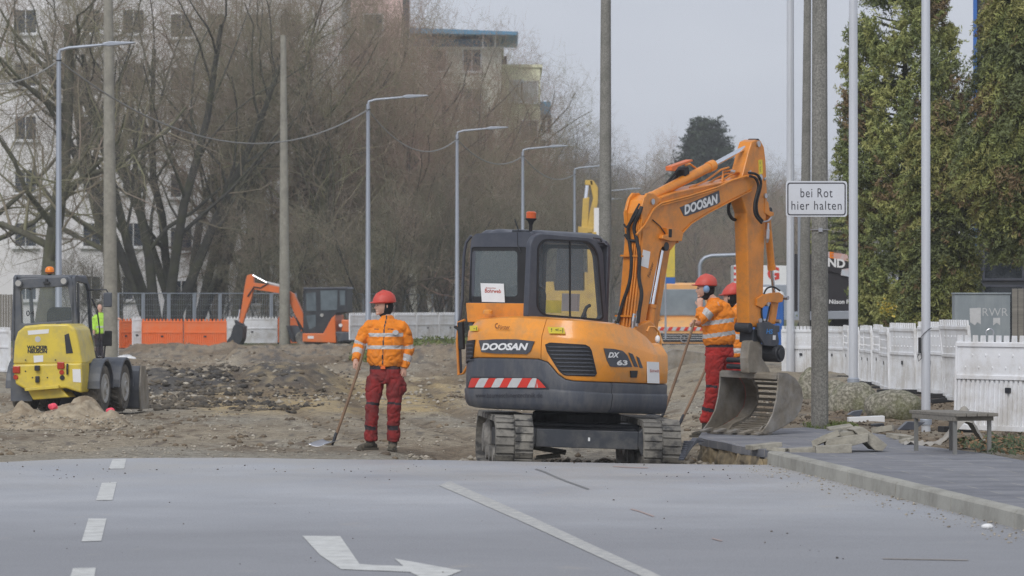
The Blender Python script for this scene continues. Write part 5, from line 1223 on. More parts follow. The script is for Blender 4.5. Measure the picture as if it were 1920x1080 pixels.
for px, py in ((36, 531), (121, 527)):
    c = cb_(px, py); mb = MB(); mb.lathe([(.02, .04), (.055, .02), (.06, -.03), (0, -.032)], (c[0], YC - .03, c[1]), (0, 1, 0), 20); mb.build('work_light', M['loader_grey'], lcab, smooth=True)
    mb = MB(); mb.cyl((c[0], YC - .066, c[1]), (c[0], YC - .06, c[1]), .045, n=20); mb.build('lamp_glass', M['rim'], lcab)
c = cb_(90, 513); bz2 = zt2 + .02
be = empty('beacon', parent=None); be.parent = wl
mb = MB(); mb.lathe([(.03, 0), (.03, .04), (.07, .05), (.07, .065), (0, .065)], (c[0], YC + .1, bz2 - .02), (0, 0, 1)); mb.build('beacon_base', M['black'], be)
mb = MB(); mb.lathe([(.068, .045), (.072, .08), (.066, .12), (.04, .145), (0, .15)], (c[0], YC + .1, bz2 - .02), (0, 0, 1), 20); mb.build('lens', M['amber'], be, smooth=True)
c = cb_(88, 530); mb = MB(); mb.box((c[0], YC - .03, c[1]), (.1, .05, .03)); mb.box((c[0], YC - .03, c[1] + .03), (.03, .04, .06)); mb.build('bracket', M['dark'], lcab)
# mirrors
for pth, box_ in ((((165, 544), (180, 543), (199, 543), (203, 550)), (202, 562, 16, 28)), (((172, 560), (182, 580), (187, 620), (185, 640)), (203, 626, 14, 12)), (((187, 676), (195, 670), (197, 650), (200, 638)), (201, 637, 18, 24))):
    mb = MB(); mb.tube([WL.on(a, b, 1, .55) for a, b in pth], .012, 6); mb.build('mirror_bar', M['dark'], wl)
    q = WL.on(box_[0], box_[1], 1, .55); mb = MB(); mb.box(q, (box_[2] / 124, .06, box_[3] / 124)); mb.build('mirror', M['loader_grey'] if box_[3] > 25 else M['black'], wl, bevel=.015)
# rear body sides, wheels
mb = MB(); mb.box((.0, -.2, .5), (.6, 1.2, .35)); mb.box((0, .9, .45), (.45, 1.2, .3)); mb.build('chassis', M['dark'], wl, bevel=.02)
mb = MB(); mb.prism([WL.back(*p, YB + .2) for p in ((20, 690), (30, 690), (60, 740), (60, 752), (20, 752))], BX, YB + .2, YB + .6); mb.build('rear_fender', M['loader_grey'], wl)
RW = .365
def wheel(cx, cy, out_):
    w_ = empty('wheel', parent=None); w_.parent = wl
    pr_ = [(RW * .55, -.13), (RW * .8, -.145), (RW * .94, -.14), (RW, -.11), (RW * 1.01, 0), (RW, .11), (RW * .94, .14), (RW * .8, .145), (RW * .55, .13)]
    mb = MB(); mb.lathe(pr_, (cx, cy, RW), (1, 0, 0), 36)
    for k in range(22):
        a = 2 * PI * k / 22
        for sg in (-1, 1):
            aa = a + (PI / 22 if sg > 0 else 0); c = Vector((cx + sg * .06, cy + math.cos(aa) * (RW + .008), RW + math.sin(aa) * (RW + .008)))
            mb.box(c, (.1, .035, .03), Matrix.Rotation(aa + PI / 2, 3, 'X') @ Matrix.Rotation(sg * .5, 3, 'Z'))
    mb.build('tyre', M['tyre'], w_)
    mb = MB(); s2 = out_; mb.lathe([(0, s2 * .15), (RW * .2, s2 * .15), (RW * .22, s2 * .17), (RW * .26, s2 * .15), (RW * .45, s2 * .136), (RW * .5, s2 * .15), (RW * .6, s2 * .152), (RW * .62, s2 * .13), (0, s2 * .1)], (cx, cy, RW), (1, 0, 0), 28); mb.build('rim', M['rim'], w_, smooth=True)
xw = WL.on(196, 730, 1, -.15)[0] - .14
wheel(xw, -.12, 1); wheel(-xw, -.12, -1); wheel(xw, 1.16, 1); wheel(-xw, 1.16, -1)
for cy in (-.12, 1.16):
    for sg in (-1, 1):
        mb = MB(); arc = [(cy + .46 * math.cos(R(a)), RW + .46 * math.sin(R(a))) for a in range(0, 181, 15)]; inn = [(cy + .42 * math.cos(R(a)), RW + .42 * math.sin(R(a))) for a in range(180, -1, -15)]
        mb.prism(arc + inn, SX, sg * xw - .2, sg * xw + .17); mb.build('mudguard', M['loader_grey'], wl, bevel=.008)
        mb = MB(); mb.prism([(cy + .43 * math.cos(R(a)), RW + .43 * math.sin(R(a))) for a in range(0, 181, 15)], SX, sg * xw - .2, sg * xw - .185); mb.build('inner_guard', M['loader_grey'], wl)
# front bucket, wider than the wheels
mb = MB(); bk_ = [(1.75, .02), (1.9, .0), (2.3, .02), (2.3, .04), (1.95, .1), (1.82, .3), (1.85, .62), (1.95, .68), (1.78, .68), (1.72, .6), (1.7, .3)]
mb.prism(bk_, SX, -.85, .78); mb.build('front_bucket', M['loader_grey'], wl, bevel=.01)
for x_ in (-.86, .80):
    mb = MB(); mb.prism([(1.74, .0), (2.3, .0), (2.2, .4), (2.0, .68), (1.74, .68), (1.66, .35)], SX, x_ - .012, x_ + .012); mb.build('bucket_side', M['bucket'], wl)
mb = MB(); mb.bar((.25, .7, .9), (.25, 1.75, .35), .1, .16); mb.bar((-.25, .7, .9), (-.25, 1.75, .35), .1, .16); mb.build('lift_arm', M['dark'], wl, bevel=.01)

# ---------------- far red-orange mini excavator (side view, arm to the left) ----------------
def far_digger():
    d = 160.; fr = Frame(Vector((X_of(608, d), d, gh(X_of(608, d), d))), R(-90 + 12), 0)
    root = empty('mini_excavator', (0, 0, 0), 0, 'smaller red-orange excavator with dark cab digging by the far barriers', 'excavator'); root.matrix_world = fr.M
    # local: y forward = picture left ; the near side is x>0?  find which side faces the camera
    sgn = 1 if (fr.I @ Vector((0, 0, 1.7))).x > 0 else -1
    XN = .75 * sgn
    s_ = lambda px, py, x=XN: EXs(px, py, x)
    def EXs(px, py, x): p = fr.on(px, py, 0, x); return (p.y, p.z)
    def pr(name, pts, x0, x1, m, parent=root, bevel=.01, ref=None):
        mb = MB(); mb.prism([EXs(a, b, ref if ref is not None else x1) for a, b in pts], SX, x0, x1); return mb.build(name, m, parent, bevel=bevel)
    cab_ = empty('cab', parent=None); cab_.parent = root
    so2 = [EXs(a, b, XN) for a, b in ((568, 625), (568, 546), (572, 540), (648, 539), (651, 541), (650, 584), (628, 587), (622, 625))]
    pr('cab_shell', [(568, 625), (568, 546), (572, 540), (648, 539), (650, 541), (650, 586), (630, 588), (624, 625)], XN - sgn * .95, XN, M['dark'], cab_, .03)
    for w_ in ([(574, 550), (592, 548), (593, 583), (575, 583)], [(601, 545), (633, 544), (632, 581), (602, 582)], [(637, 545), (647, 545), (647, 572), (638, 572)], [(574, 592), (592, 590), (592, 612), (580, 618)]):
        pr('window', w_, XN, XN + sgn * .012, mat('digger_pane', (.10, .125, .14), .15, var=.3, scale=2), cab_, 0, XN)
    pr('roof', [(567, 543), (570, 539), (650, 538), (652, 542)], XN - sgn * .98, XN + sgn * .03, M['cab_grey'], cab_, .02)
    pr('body_side', [(567, 625), (606, 625), (621, 597), (628, 590), (629, 625), (630, 643), (567, 641)], XN - sgn * 1.3, XN + sgn * .14, M['red_orange'], root, .03)
    pr('engine_cover', [(640, 599), (664, 601), (664, 623), (640, 622)], XN - sgn * 1.3, XN + sgn * .0, M['red_orange'], root, .04)
    pr('counterweight', [(628, 622), (664, 623), (663, 640), (632, 641)], XN - sgn * 1.4, XN + sgn * .1, M['grey_cw'], root, .04)
    pr('paper_notice', [(577, 630), (588, 630), (588, 635), (577, 635)], XN, XN + sgn * .15, M['white'], root, 0)
    mb = MB(); c = EXs(604, 591, XN); mb.cyl((XN, *c), (XN + sgn * .06, *c), .07, n=12); mb.build('work_light', M['rim'], root)
    mb = MB(); c = EXs(639, 610, XN); mb.cyl((XN, *c), (XN + sgn * .06, *c), .07, n=12); mb.build('tail_light', M['white'], root)
    # boom etc at centre
    bo_ = empty('boom', parent=None); bo_.parent = root
    def tr(name, pts, w_, m, parent, x=0., bevel=.01):
        mb = MB(); mb.prism([EXs(a, b, x) for a, b in pts], SX, x - w_ / 2, x + w_ / 2); return mb.build(name, m, parent, bevel=bevel)
    tr('boom_arm', [(572, 620), (560, 600), (553, 588), (548, 575), (540, 560), (526, 550), (480, 543), (470, 538), (474, 530), (500, 533), (533, 540), (552, 551), (562, 572), (575, 600)], .22, M['red_orange'], bo_)
    tr('stick_arm', [(464, 517), (471, 514), (476, 519), (477, 535), (472, 560), (460, 592), (455, 611), (449, 609), (455, 570), (460, 535)], .2, M['red_orange'], bo_)
    for nm, a, b, c in (('arm_cylinder', (540, 540), (500, 530), (474, 516)), ('bucket_cylinder', (453, 560), (450, 580), (447, 600)), ('boom_cylinder', (565, 618), (556, 595), (547, 570))):
        A, B, D = [Vector((0, *EXs(*p, 0))) for p in (a, b, c)]; e = empty(nm, parent=None); e.parent = bo_
        mb = MB(); mb.cyl(A, B, .06, n=12); mb.build('barrel', M['dark'] if nm != 'arm_cylinder' else M['reflect'], e); mb = MB(); mb.cyl(B, D, .035, n=10); mb.build('rod', M['chrome'], e)
    mb = MB(); mb.tube([Vector((.13 * sgn, *EXs(*p, 0))) for p in ((505, 531), (490, 540), (478, 538), (470, 550), (466, 556))], .03, 6); mb.build('hydraulic_hose', M['black'], bo_)
    tr('bucket', [(447, 606), (460, 612), (458, 635), (450, 652), (430, 652), (427, 642), (436, 630), (441, 612)], .6, M['dark'], root)
    tr('coupler_plate', [(441, 600), (456, 606), (459, 614), (444, 614)], .3, M['dark'], root)
    for x in (-.5, .5):
        t = empty('track_unit', parent=None); t.parent = root
        mb = MB(); st2 = stadium(1.5, .27); mb.prism([(y, z) for y, z in st2], SX, x - .17, x + .17); mb.build('rubber_track', M['rubber_mud'], t, bevel=.01)
    tr('dozer_blade', [(545, 610), (552, 612), (562, 641), (556, 641)], 1.5, M['dark'], root)
    mb = MB(); mb.box((0, 0, .58), (1.2, 1.3, .2)); mb.build('chassis', M['dark'], root)
far_digger()
# ---------------- distant yellow excavator: upright arm over the cab roof ----------------
def yellow_digger():
    d = 150.; root = empty('excavator', P(1180, 560, d) * 1, 0, 'old yellow excavator far behind the main machine, its arm raised above the cab roof', 'excavator')
    o = root.location
    def pr(name, pts, y0, y1, m, parent=root, bevel=.02):
        mb = MB(); mb.prism([tuple((P(a, b, d) - o)[k] for k in (0, 2)) for a, b in pts], BX, y0, y1); return mb.build(name, m, parent, bevel=bevel)
    yo = mat('faded_yellow', (.62, .42, .09), .6, var=.1, dirt=(.3, .2, .08), dirtamt=.5)
    pr('stick_arm', [(1105, 338), (1113, 339), (1121, 352), (1121, 380), (1116, 400), (1113, 440), (1100, 440), (1105, 400), (1112, 372), (1108, 352)], -.2, .2, yo)
    pr('cylinder_barrel', [(1093, 372), (1105, 370), (1102, 432), (1090, 430)], -.15, .15, yo)
    mb = MB(); a, b = P(1102, 347, d) - o, P(1099, 372, d) - o; mb.cyl(a, b, .09, n=12); mb.build('rod', M['chrome'], root)
    pr('bracket', [(1084, 425), (1112, 428), (1110, 440), (1084, 440)], -.25, .25, yo)
    pr('arm_head', [(1097, 338), (1111, 338), (1112, 348), (1097, 347)], -.2, .2, yo)
    mb = MB(); a, b = P(1120, 390, d) - o, P(1120, 442, d) - o; mb.cyl(a, b, .24, n=20); mb.build('white_canister', M['white'], root)
    pr('boom_arm', [(1100, 435), (1118, 435), (1124, 560), (1128, 600), (1112, 620), (1104, 580)], -.25, .25, yo)
    pr('cab', [(1040, 560), (1094, 560), (1094, 462), (1046, 462)], .3, 2.2, M['dark'])
    pr('body', [(985, 606), (1120, 606), (1118, 515), (1096, 510), (1096, 545), (1040, 545), (1038, 528), (990, 530)], -.2, 2.6, yo)
    pr('undercarriage', [(990, 655), (1125, 655), (1120, 612), (985, 612)], -.6, 2.8, M['dark'])
yellow_digger()
# ---------------- vans, trailers and boxes at the back ----------------
def van():
    d = 140.; root = empty('van', P(1283, 657, d), 0, 'orange works van facing the camera with red and white bonnet stripes', 'van'); o = root.location
    vo = mat('van_orange', (.82, .42, .14), .4, var=.05, dirt=(.4, .3, .2), dirtamt=.4); s_ = S(d)
    def pr(name, pts, y0, y1, m, parent=root, bevel=.02):
        mb = MB(); mb.prism([tuple((P(a, b, d) - o)[k] for k in (0, 2)) for a, b in pts], BX, y0, y1); return mb.build(name, m, parent, bevel=bevel)
    pr('body', [(1231, 648), (1230, 600), (1234, 590), (1241, 535), (1247, 530), (1319, 530), (1325, 535), (1332, 590), (1336, 600), (1335, 648)], .9, 5.5, vo, bevel=.08)
    mb = MB()
    def bon(u, v):
        a, b = P(1231 + 104 * u, 596, d) - o, 0; z0 = (P(0, 596, d) - o).z; z1 = (P(0, 616, d) - o).z; return Vector((a.x * (1 - .04 * (1 - v)), .9 - 1.0 * v, z0 + (z1 - z0) * v - .08 * abs(u - .5) ** 3 * 8))
    mb.grid(bon, 10, 6); mb.build('bonnet', vo, root, smooth=True)
    pr('front_panel', [(1232, 650), (1231, 616), (1335, 616), (1334, 650)], -.1, .9, vo, bevel=.06)
    pr('windscreen', [(1237, 592), (1245, 542), (1321, 542), (1329, 592)], .84, .9, mat('windscreen_sky', (.22, .26, .29), .08, var=.15, scale=2, spec=.9), bevel=.02)  # pane base colour lightened to stand in for the sky's reflection
    pr('wiper', [(1234, 600), (1258, 601), (1258, 602.5), (1234, 602)], .8, .84, M['black'], bevel=0)
    gr = pr('grille', [(1238, 625), (1328, 625), (1324, 641), (1243, 641)], -.14, -.09, M['dark'], bevel=.02)
    for y in (628, 632, 636): pr('grille_bar', [(1242, y), (1325, y), (1325, y + 1), (1242, y + 1)], -.155, -.14, M['reflect'], gr, 0)
    c = P(1283, 634.5, d) - o; mb = MB()
    n = 28; R1, R0 = .155, .125
    mb2 = [(math.cos(2 * PI * i / n), math.sin(2 * PI * i / n)) for i in range(n)]; ring(mb, [(c.x + a * R1, c.z + b * R1) for a, b in mb2], [(c.x + a * R0, c.z + b * R0) for a, b in mb2], BX, -.19, -.16)
    for k in range(3):
        a = R(90 + 120 * k); mb.prism([(c.x + .14 * math.cos(a), c.z + .14 * math.sin(a)), (c.x + .022 * math.cos(a + 1.05), c.z + .022 * math.sin(a + 1.05)), (c.x, c.z), (c.x + .022 * math.cos(a - 1.05), c.z + .022 * math.sin(a - 1.05))], BX, -.19, -.17)
    mb.build('star_emblem', M['steel'], gr)
    st2 = pr('stripe_band', [(1240, 613), (1328, 613), (1332, 619.5), (1235, 620)], -.13, -.1, M['reflect'], bevel=0)
    for i in range(6): x = 1240 + i * 15; pr('stripe', [(x, 613), (x + 7, 613), (x + 3, 620), (x - 4, 620)], -.138, -.13, M['red'], st2, 0)
    pr('bumper', [(1230, 644), (1336, 644), (1333, 658), (1236, 658)], -.2, .1, M['dark'], bevel=.05)
    for x in (1234, 1322): pr('headlight', [(x, 612), (x + 10, 614), (x + 10, 626), (x - 1, 622)], -.13, .1, M['reflect'], bevel=.03)
    for x in (1240, 1318): pr('wheel', [(x, 668), (x, 640), (x + 10, 640), (x + 10, 668)], .1, .8, M['black'], bevel=.05)
    for x in (1228, 1336): pr('wing_mirror', [(x, 600), (x, 578), (x + 8, 578), (x + 8, 600)], .6, .8, M['dark'], bevel=.03)
    c = P(1288, 530, d) - o; mb = MB(); mb.box((c.x, 1.2, c.z + .03), (.1, .1, .08)); mb.build('roof_lamp', M['dark'], root)
van()
def toilet():
    d = 95.; root = empty('portable_toilet', P(1457, 668, d), 0, 'blue portable toilet cabin with white roof behind the stick', 'toilet cabin'); o = root.location
    def pr(name, pts, y0, y1, m, bevel=.02):
        mb = MB(); mb.prism([tuple((P(a, b, d) - o)[k] for k in (0, 2)) for a, b in pts], BX, y0, y1); return mb.build(name, m, root, bevel=bevel)
    pr('cabin', [(1384, 668), (1384, 560), (1470, 560), (1470, 668)], 0, 1.1, M['blue'])
    pr('roof', [(1382, 562), (1384, 548), (1405, 538), (1450, 538), (1470, 549), (1473, 562)], -.04, 1.14, M['white'], .05)
    pr('door', [(1398, 664), (1398, 572), (1455, 572), (1455, 664)], -.03, 0, M['blue'])
    for x in (1386, 1464): pr('corner_post', [(x, 668), (x, 562), (x + 4, 562), (x + 4, 668)], -.04, 0, M['blue'], 0)
toilet()
def trailer():
    d = 170.; root = empty('box_trailer', P(1450, 620, d), 0, 'white box trailer with a large red letter G and striped corner', 'trailer'); o = root.location
    def pr(name, pts, y0, y1, m, bevel=.02, parent=root):
        mb = MB(); mb.prism([tuple((P(a, b, d) - o)[k] for k in (0, 2)) for a, b in pts], BX, y0, y1); return mb.build(name, m, parent, bevel=bevel)
    b_ = pr('box_body', [(1376, 600), (1376, 497), (1600, 500), (1600, 600)], 0, 2.4, M['white'])
    c = P(1450, 514, d) - o; mb = MB(); mb.text('G', .72, lambda a, b: Vector((c.x + a, -.01, c.z + b)), offset=.03); mb.build('lettering', M['red'], b_, fix=False)
    c = P(1410, 514, d) - o; mb = MB(); mb.text('LO', .6, lambda a, b: Vector((c.x + a, -.01, c.z + b)), offset=.02); mb.build('lettering', M['blue'], b_, fix=False)
    for i in range(9): y = 500 + i * 11; pr('marker', [(1376, y), (1380, y), (1380, y + 5), (1376, y + 5)], -.02, .01, M['red'], 0)
    pr('lower_panel', [(1380, 600), (1380, 533), (1598, 535), (1598, 600)], -.03, 0, M['galv'])
    for x in (1400, 1560): mb = MB(); c = P(x, 618, d) - o; mb.cyl((c.x, .1, c.z + .3), (c.x, .4, c.z + .3), .45, n=20); mb.build('wheel', M['black'], root)
trailer()
def truck():
    d = 110.; root = empty('advert_trailer', P(1560, 640, d), 0, 'dark advertising trailer with lettering and a colourful poster behind the concrete pole', 'trailer'); o = root.location
    def pr(name, pts, y0, y1, m, bevel=.01, parent=root):
        mb = MB(); mb.prism([tuple((P(a, b, d) - o)[k] for k in (0, 2)) for a, b in pts], BX, y0, y1); return mb.build(name, m, parent, bevel=bevel)
    dk = mat('poster_black', (.022, .02, .024), .5)
    b_ = pr('box_body', [(1490, 584), (1490, 476), (1600, 476), (1600, 584)], 0, 2., dk)
    p_ = pr('poster', [(1552, 472), (1592, 478), (1592, 518), (1552, 508)], -.06, -.03, dk)
    pk = mat('poster_pink', (.6, .33, .27), .6, col2=(.5, .55, .6), mixpos=(.4, .6), scale=3)
    pr('poster_picture', [(1552, 472), (1588, 477), (1592, 490), (1574, 488), (1552, 482)], -.075, -.06, pk, 0, p_)
    pr('poster_picture', [(1578, 505), (1592, 503), (1592, 519), (1576, 516)], -.075, -.06, pk, 0, p_)
    def tx(st, px, py, sz, m, pa, y=-.09, left=False):
        c = P(px, py, d) - o; mb = MB(); mb.text(st, sz, lambda a, b: Vector((c.x + a, y, c.z + b - a * .1)), offset=.012, cx=not left); mb.build('lettering', m, pa, fix=False)
    tx('ND', 1568, 494, .32, M['white'], p_); tx('E', 1559, 479, .22, M['amber'], p_)
    c = P(1554, 566, d) - o; mb = MB(); mb.text('Nüson Pro', .16, lambda a, b: Vector((c.x + a, -.01, c.z + b)), offset=.004, cx=False); mb.build('lettering', M['white'], b_, fix=False)
    pr('bumper_rail', [(1510, 599), (1510, 584), (1592, 583), (1592, 598)], -.2, 1.8, M['galv'])
    mb = MB(); c = P(1520, 620, d) - o; mb.cyl((c.x, .2, .35), (c.x, .5, .35), .35, n=20); c = P(1580, 620, d) - o; mb.cyl((c.x, .2, .35), (c.x, .5, .35), .35, n=20); mb.build('wheel', M['black'], root)
truck()
# ---------------- poles ----------------
def conc_pole(px_top, py_top, px_b, py_b, d, wt, wb_, label, base_z=None, m=None, sq=False, tint=None):
    """tapered concrete pole; px measured at top (may be above the frame) and base"""
    b = P(px_b, py_b, d); t = P(px_top, py_top, d); e = empty('concrete_pole', b, 0, label, 'pole', 'concrete poles along the street')
    mb = MB(); n = 8 if sq else 20
    L_ = t - b; mb.tube([Vector((0, 0, -.3)), Vector((0, 0, 0)), L_ * .5, L_], [wb_ / 2, wb_ / 2, (wb_ + wt) / 4, wt / 2], n); mb.build('shaft', m or M['concrete_lt'], e, smooth=not sq)
    return e
s112 = S(112)
e = conc_pole(201, -260, 208, 682, 112., .2, .42, 'tall pale concrete pole just behind the yellow wheel loader')
e = conc_pole(531, 66, 534, 646, 160., .22, .46, 'pale concrete pole standing in front of the red-orange mini excavator boom')
e2 = conc_pole(557, 170, 560, 640, 190., .26, .42, 'dim concrete pole among the trees right of the mini excavator arm')
conc_pole(1137, -300, 1134, 640, 96., .2, .33, 'tall grey concrete pole rising behind the cab roof of the big excavator', m=M['concrete'])
conc_pole(1515, -80, 1508, 650, 88., .15, .25, 'slim concrete pole seen behind the road sign, partly hidden by the thicker pole', m=M['concrete'])
b = G(1537, 803, .12); d = b.y
e = empty('concrete_pole', b, 0, 'rough grey concrete pole with the road sign fixed to it', 'pole', 'concrete poles along the street')
mb = MB(); mb.tube([Vector((0, 0, -.3)), Vector((0, 0, 0)), Vector((0, 0, 3)), Vector((.0, 0, 7.5))], [.115, .112, .105, .088], 8, flat=1.0); mb.build('shaft', M['concrete'], e, bevel=.01)
for z in (2.5,):
    mb = MB(); mb.tube([(.112 * math.cos(a * PI / 8) * 1.02, .112 * math.sin(a * PI / 8) * 1.02, z) for a in range(17)], .009, 6, flat=.6); mb.box((0, -.115, z), (.05, .03, .05)); mb.build('pole_band', M['steel'], e)
# grey steel upright between the poles
bb = P(1507, 600, 90); e = empty('steel_column', bb, 0, 'blue-grey steel column below the road sign, beside the slim concrete pole', 'post'); mb = MB(); hh = (600 - 405) / S(90)
mb.box((0, 0, hh / 2), (.26, .2, hh)); mb.box((0, -.11, hh / 2), (.12, .03, hh - .05)); mb.build('column', M['galv'], e, bevel=.01); mb = MB(); mb.box((0, 0, .04), (.5, .4, .08)); mb.build('base_plate', M['galv'], e)
# sign
d = 49.25; sg = empty('road_sign', P(1531, 373, d), R(0), 'white rectangular sign reading bei Rot hier halten in a black border', 'sign'); k = 1 / S(d)
w2, h2 = 57.5 * k, 33.5 * k
mb = MB(); mb.prism(rrect(-w2, -h2, w2, h2, .035, 6), BX, 0, .012); pl = mb.build('panel', mat('sign_white', (.62, .64, .68), .4, var=.03, dirt=(.5, .5, .5), dirtamt=.3), sg, bevel=.002)
mb = MB(); ring(mb, rrect(-w2 + .018, -h2 + .018, w2 - .018, h2 - .018, .035, 6), rrect(-w2 + .032, -h2 + .032, w2 - .032, h2 - .032, .025, 6), BX, -.0025, 0); mb.build('border', M['ink'], pl)
for st, y, wpx in (('bei Rot', 11.5, 60), ('hier halten', -12, 94)):
    vs, fs = text2d(st, 1., 0, -.004, 1.12); x0 = min(v[0] for v in vs); x1 = max(v[0] for v in vs); y0 = min(v[1] for v in vs); y1 = max(v[1] for v in vs); H = (17 if 'b' in st else 16.5) * k
    mb = MB(); mb.add([Vector((((v[0] - x0) / (x1 - x0) - .5) * wpx * k, -.003, y * k + ((v[1] - y0) / (y1 - y0) - .5) * H)) for v in vs], fs); mb.build('lettering', M['ink'], pl, fix=False)
mb = MB(); mb.box((0.03, .03, .06), (.3, .04, .03)); mb.box((.03, .03, -.12), (.3, .04, .03)); mb.tube([(.04 + .11 * math.cos(a), .16 + .11 * math.sin(a), .06) for a in [PI * i / 8 for i in range(17)]], .006, 6); mb.build('clamp', M['steel'], sg)
# flagpoles
for px, py, d, r0, lab in ((1482, 706, 86., .085, 'thin white flagpole nearest the excavator stick, its foot beside the bucket'), (1600, 717, 67., .078, 'white flagpole standing behind the boulders, right of the road sign'), (1736, 796, 50.5, .058, 'white flagpole with a loose cable, rising behind the bench')):
    b = P(px, py, d); e = empty('flagpole', b, 0, lab, 'flagpole', 'white flagpoles on the verge')
    mb = MB(); mb.tube([Vector((0, 0, -.2)), (0, 0, 0), (0, 0, 4), (0, 0, 9)], [r0, r0, r0 * .97, r0 * .85], 20); mb.build('shaft', M['alu'], e, smooth=True)
    mb = MB(); mb.lathe([(r0 * 1.3, 0), (r0 * 1.3, .06), (r0 * 1.05, .08)], (0, 0, 0)); mb.build('foot_collar', M['galv'], e)
    if px == 1736:
        mb = MB(); mb.box((-.06 - .02, -.02, 1.0), (.035, .04, .2)); mb.build('cleat_box', M['black'], e, bevel=.005)
        mb = MB(); mb.tube([(-.08, -.05, .92), (-.11, -.06, .86), (-.1, -.07, .8), (-.06, -.07, .84), (-.07, -.06, .92)], .006, 6); mb.tube([(-.07, -.06, 1.1), (-.03, -.065, 1.15), (.03, -.06, 1.2), (.07, -.03, 1.22)], .005, 6); mb.build('rope', M['dark'], e)
# street lamps
lamps = [((110, 100), 101., 625), ((690, 195), 128., 655), ((857, 252), 151., 650), ((980, 285), 169., 645), ((1077, 320), 193., 640), ((1141, 362), 231., 635), ((1112, 380), 262., 630)]
tops = []
for i, ((px, py), d, yb) in enumerate(lamps):
    s_ = S(d); x = (px - 960) / s_; zt = CH - (py - HOR) / s_; b = Vector((x, d, 0))
    ord_ = ['leftmost street lamp, standing behind the yellow wheel loader', 'street lamp between the lone worker and the mini excavator', 'street lamp just left of the big excavator cab', 'street lamp rising behind the cab beacon', 'street lamp beside the raised yellow arm', 'far street lamp with its arm showing right of the concrete pole', 'farthest street lamp, its arm low beside the concrete pole'][i]
    e = empty('street_lamp', b, 0, ord_, 'street lamp', 'grey street lamps along the curving street')
    mb = MB(); mb.tube([(0, 0, 0), (0, 0, 1.2), (0, 0, 1.25), (0, 0, zt)], [.1, .1, .085, .055], 14); mb.build('mast', M['galv'], e, smooth=True)
    mb = MB(); mb.tube([(0, 0, zt - .12), (0.03, 0, zt + .08), (.25, 0, zt + .14), (1.15, 0, zt + .22)], [.05, .045, .04, .035], 10); mb.build('arm', M['galv'], e, smooth=True)
    mb = MB(); mb.prism([(1.1, zt + .20), (1.25, zt + .18), (1.8, zt + .235), (1.95, zt + .26), (1.9, zt + .285), (1.3, zt + .30), (1.12, zt + .26)], BX, -.12, .12); mb.build('lamp_head', M['galv'], e, bevel=.015)
    mb = MB(); mb.tube([(.06 * math.cos(a * PI / 6), .06 * math.sin(a * PI / 6), zt - .18) for a in range(13)], .02, 6); mb.build('cable_clamp', M['dark'], e)
    tops.append(Vector((x, d, zt - .18)))
lead = [P(533, 252, 160.) ]
cabm = mat('cable_grey', (.25, .25, .24), .6)
def cable(a, b, sag, label, r=.022):
    e = MB(); pts = [a.lerp(b, i / 24) - Vector((0, 0, sag * (1 - (2 * i / 24 - 1) ** 2))) for i in range(25)]; e.tube([p - a for p in pts], r, 6); o = e.build('overhead_cable', cabm, None, smooth=True, loc=a); tag(o, label, 'cable', 'cables slung between the street lamps')
cable(P(-60, 150, 100), tops[0], .3, 'cable running off the left edge from the first street lamp')
cable(tops[0], tops[1], 1.55, 'longest hanging cable, from the first street lamp past two concrete poles')
cable(tops[1], tops[2], .85, 'hanging cable between the lamp by the lone worker and the lamp at the cab')
cable(tops[2], tops[3], .6, 'sagging cable between the two street lamps above the excavator cab')
cable(tops[3], tops[4], .55, 'sagging cable ending at the lamp beside the raised yellow arm')
# curved gantry pipe and yellow banner
gp = P(1312, 560, 175.); e = empty('curved_post', gp, 0, 'thin grey post bending over to the right above the orange van', 'post'); k = 1 / S(175.)
mb = MB(); mb.tube([(0, 0, -1.5), (0, 0, 62 * k), (3 * k, 0, 70 * k), (10 * k, 0, 77 * k), (22 * k, 0, 80.5 * k), (90 * k, 0, 83 * k)], .085, 10); mb.build('pipe', M['galv'], e, smooth=True)
bn = P(1257, 560, 120.); e = empty('banner', bn, 0, 'yellow upright banner with blue foot, seen between boom and van', 'banner'); k = 1 / S(120.)
mb = MB(); mb.box((0, 0, 72 * k), (17 * k, .05, 64 * k)); mb.build('cloth', M['yellow'], e, bevel=.01); mb = MB(); mb.box((0, 0, 34 * k), (17.5 * k, .06, 12 * k)); mb.build('foot_band', M['blue'], e); mb = MB(); mb.cyl((-9 * k, 0, -1.2), (-9 * k, 0, 106 * k), .03); mb.build('banner_pole', M['galv'], e)

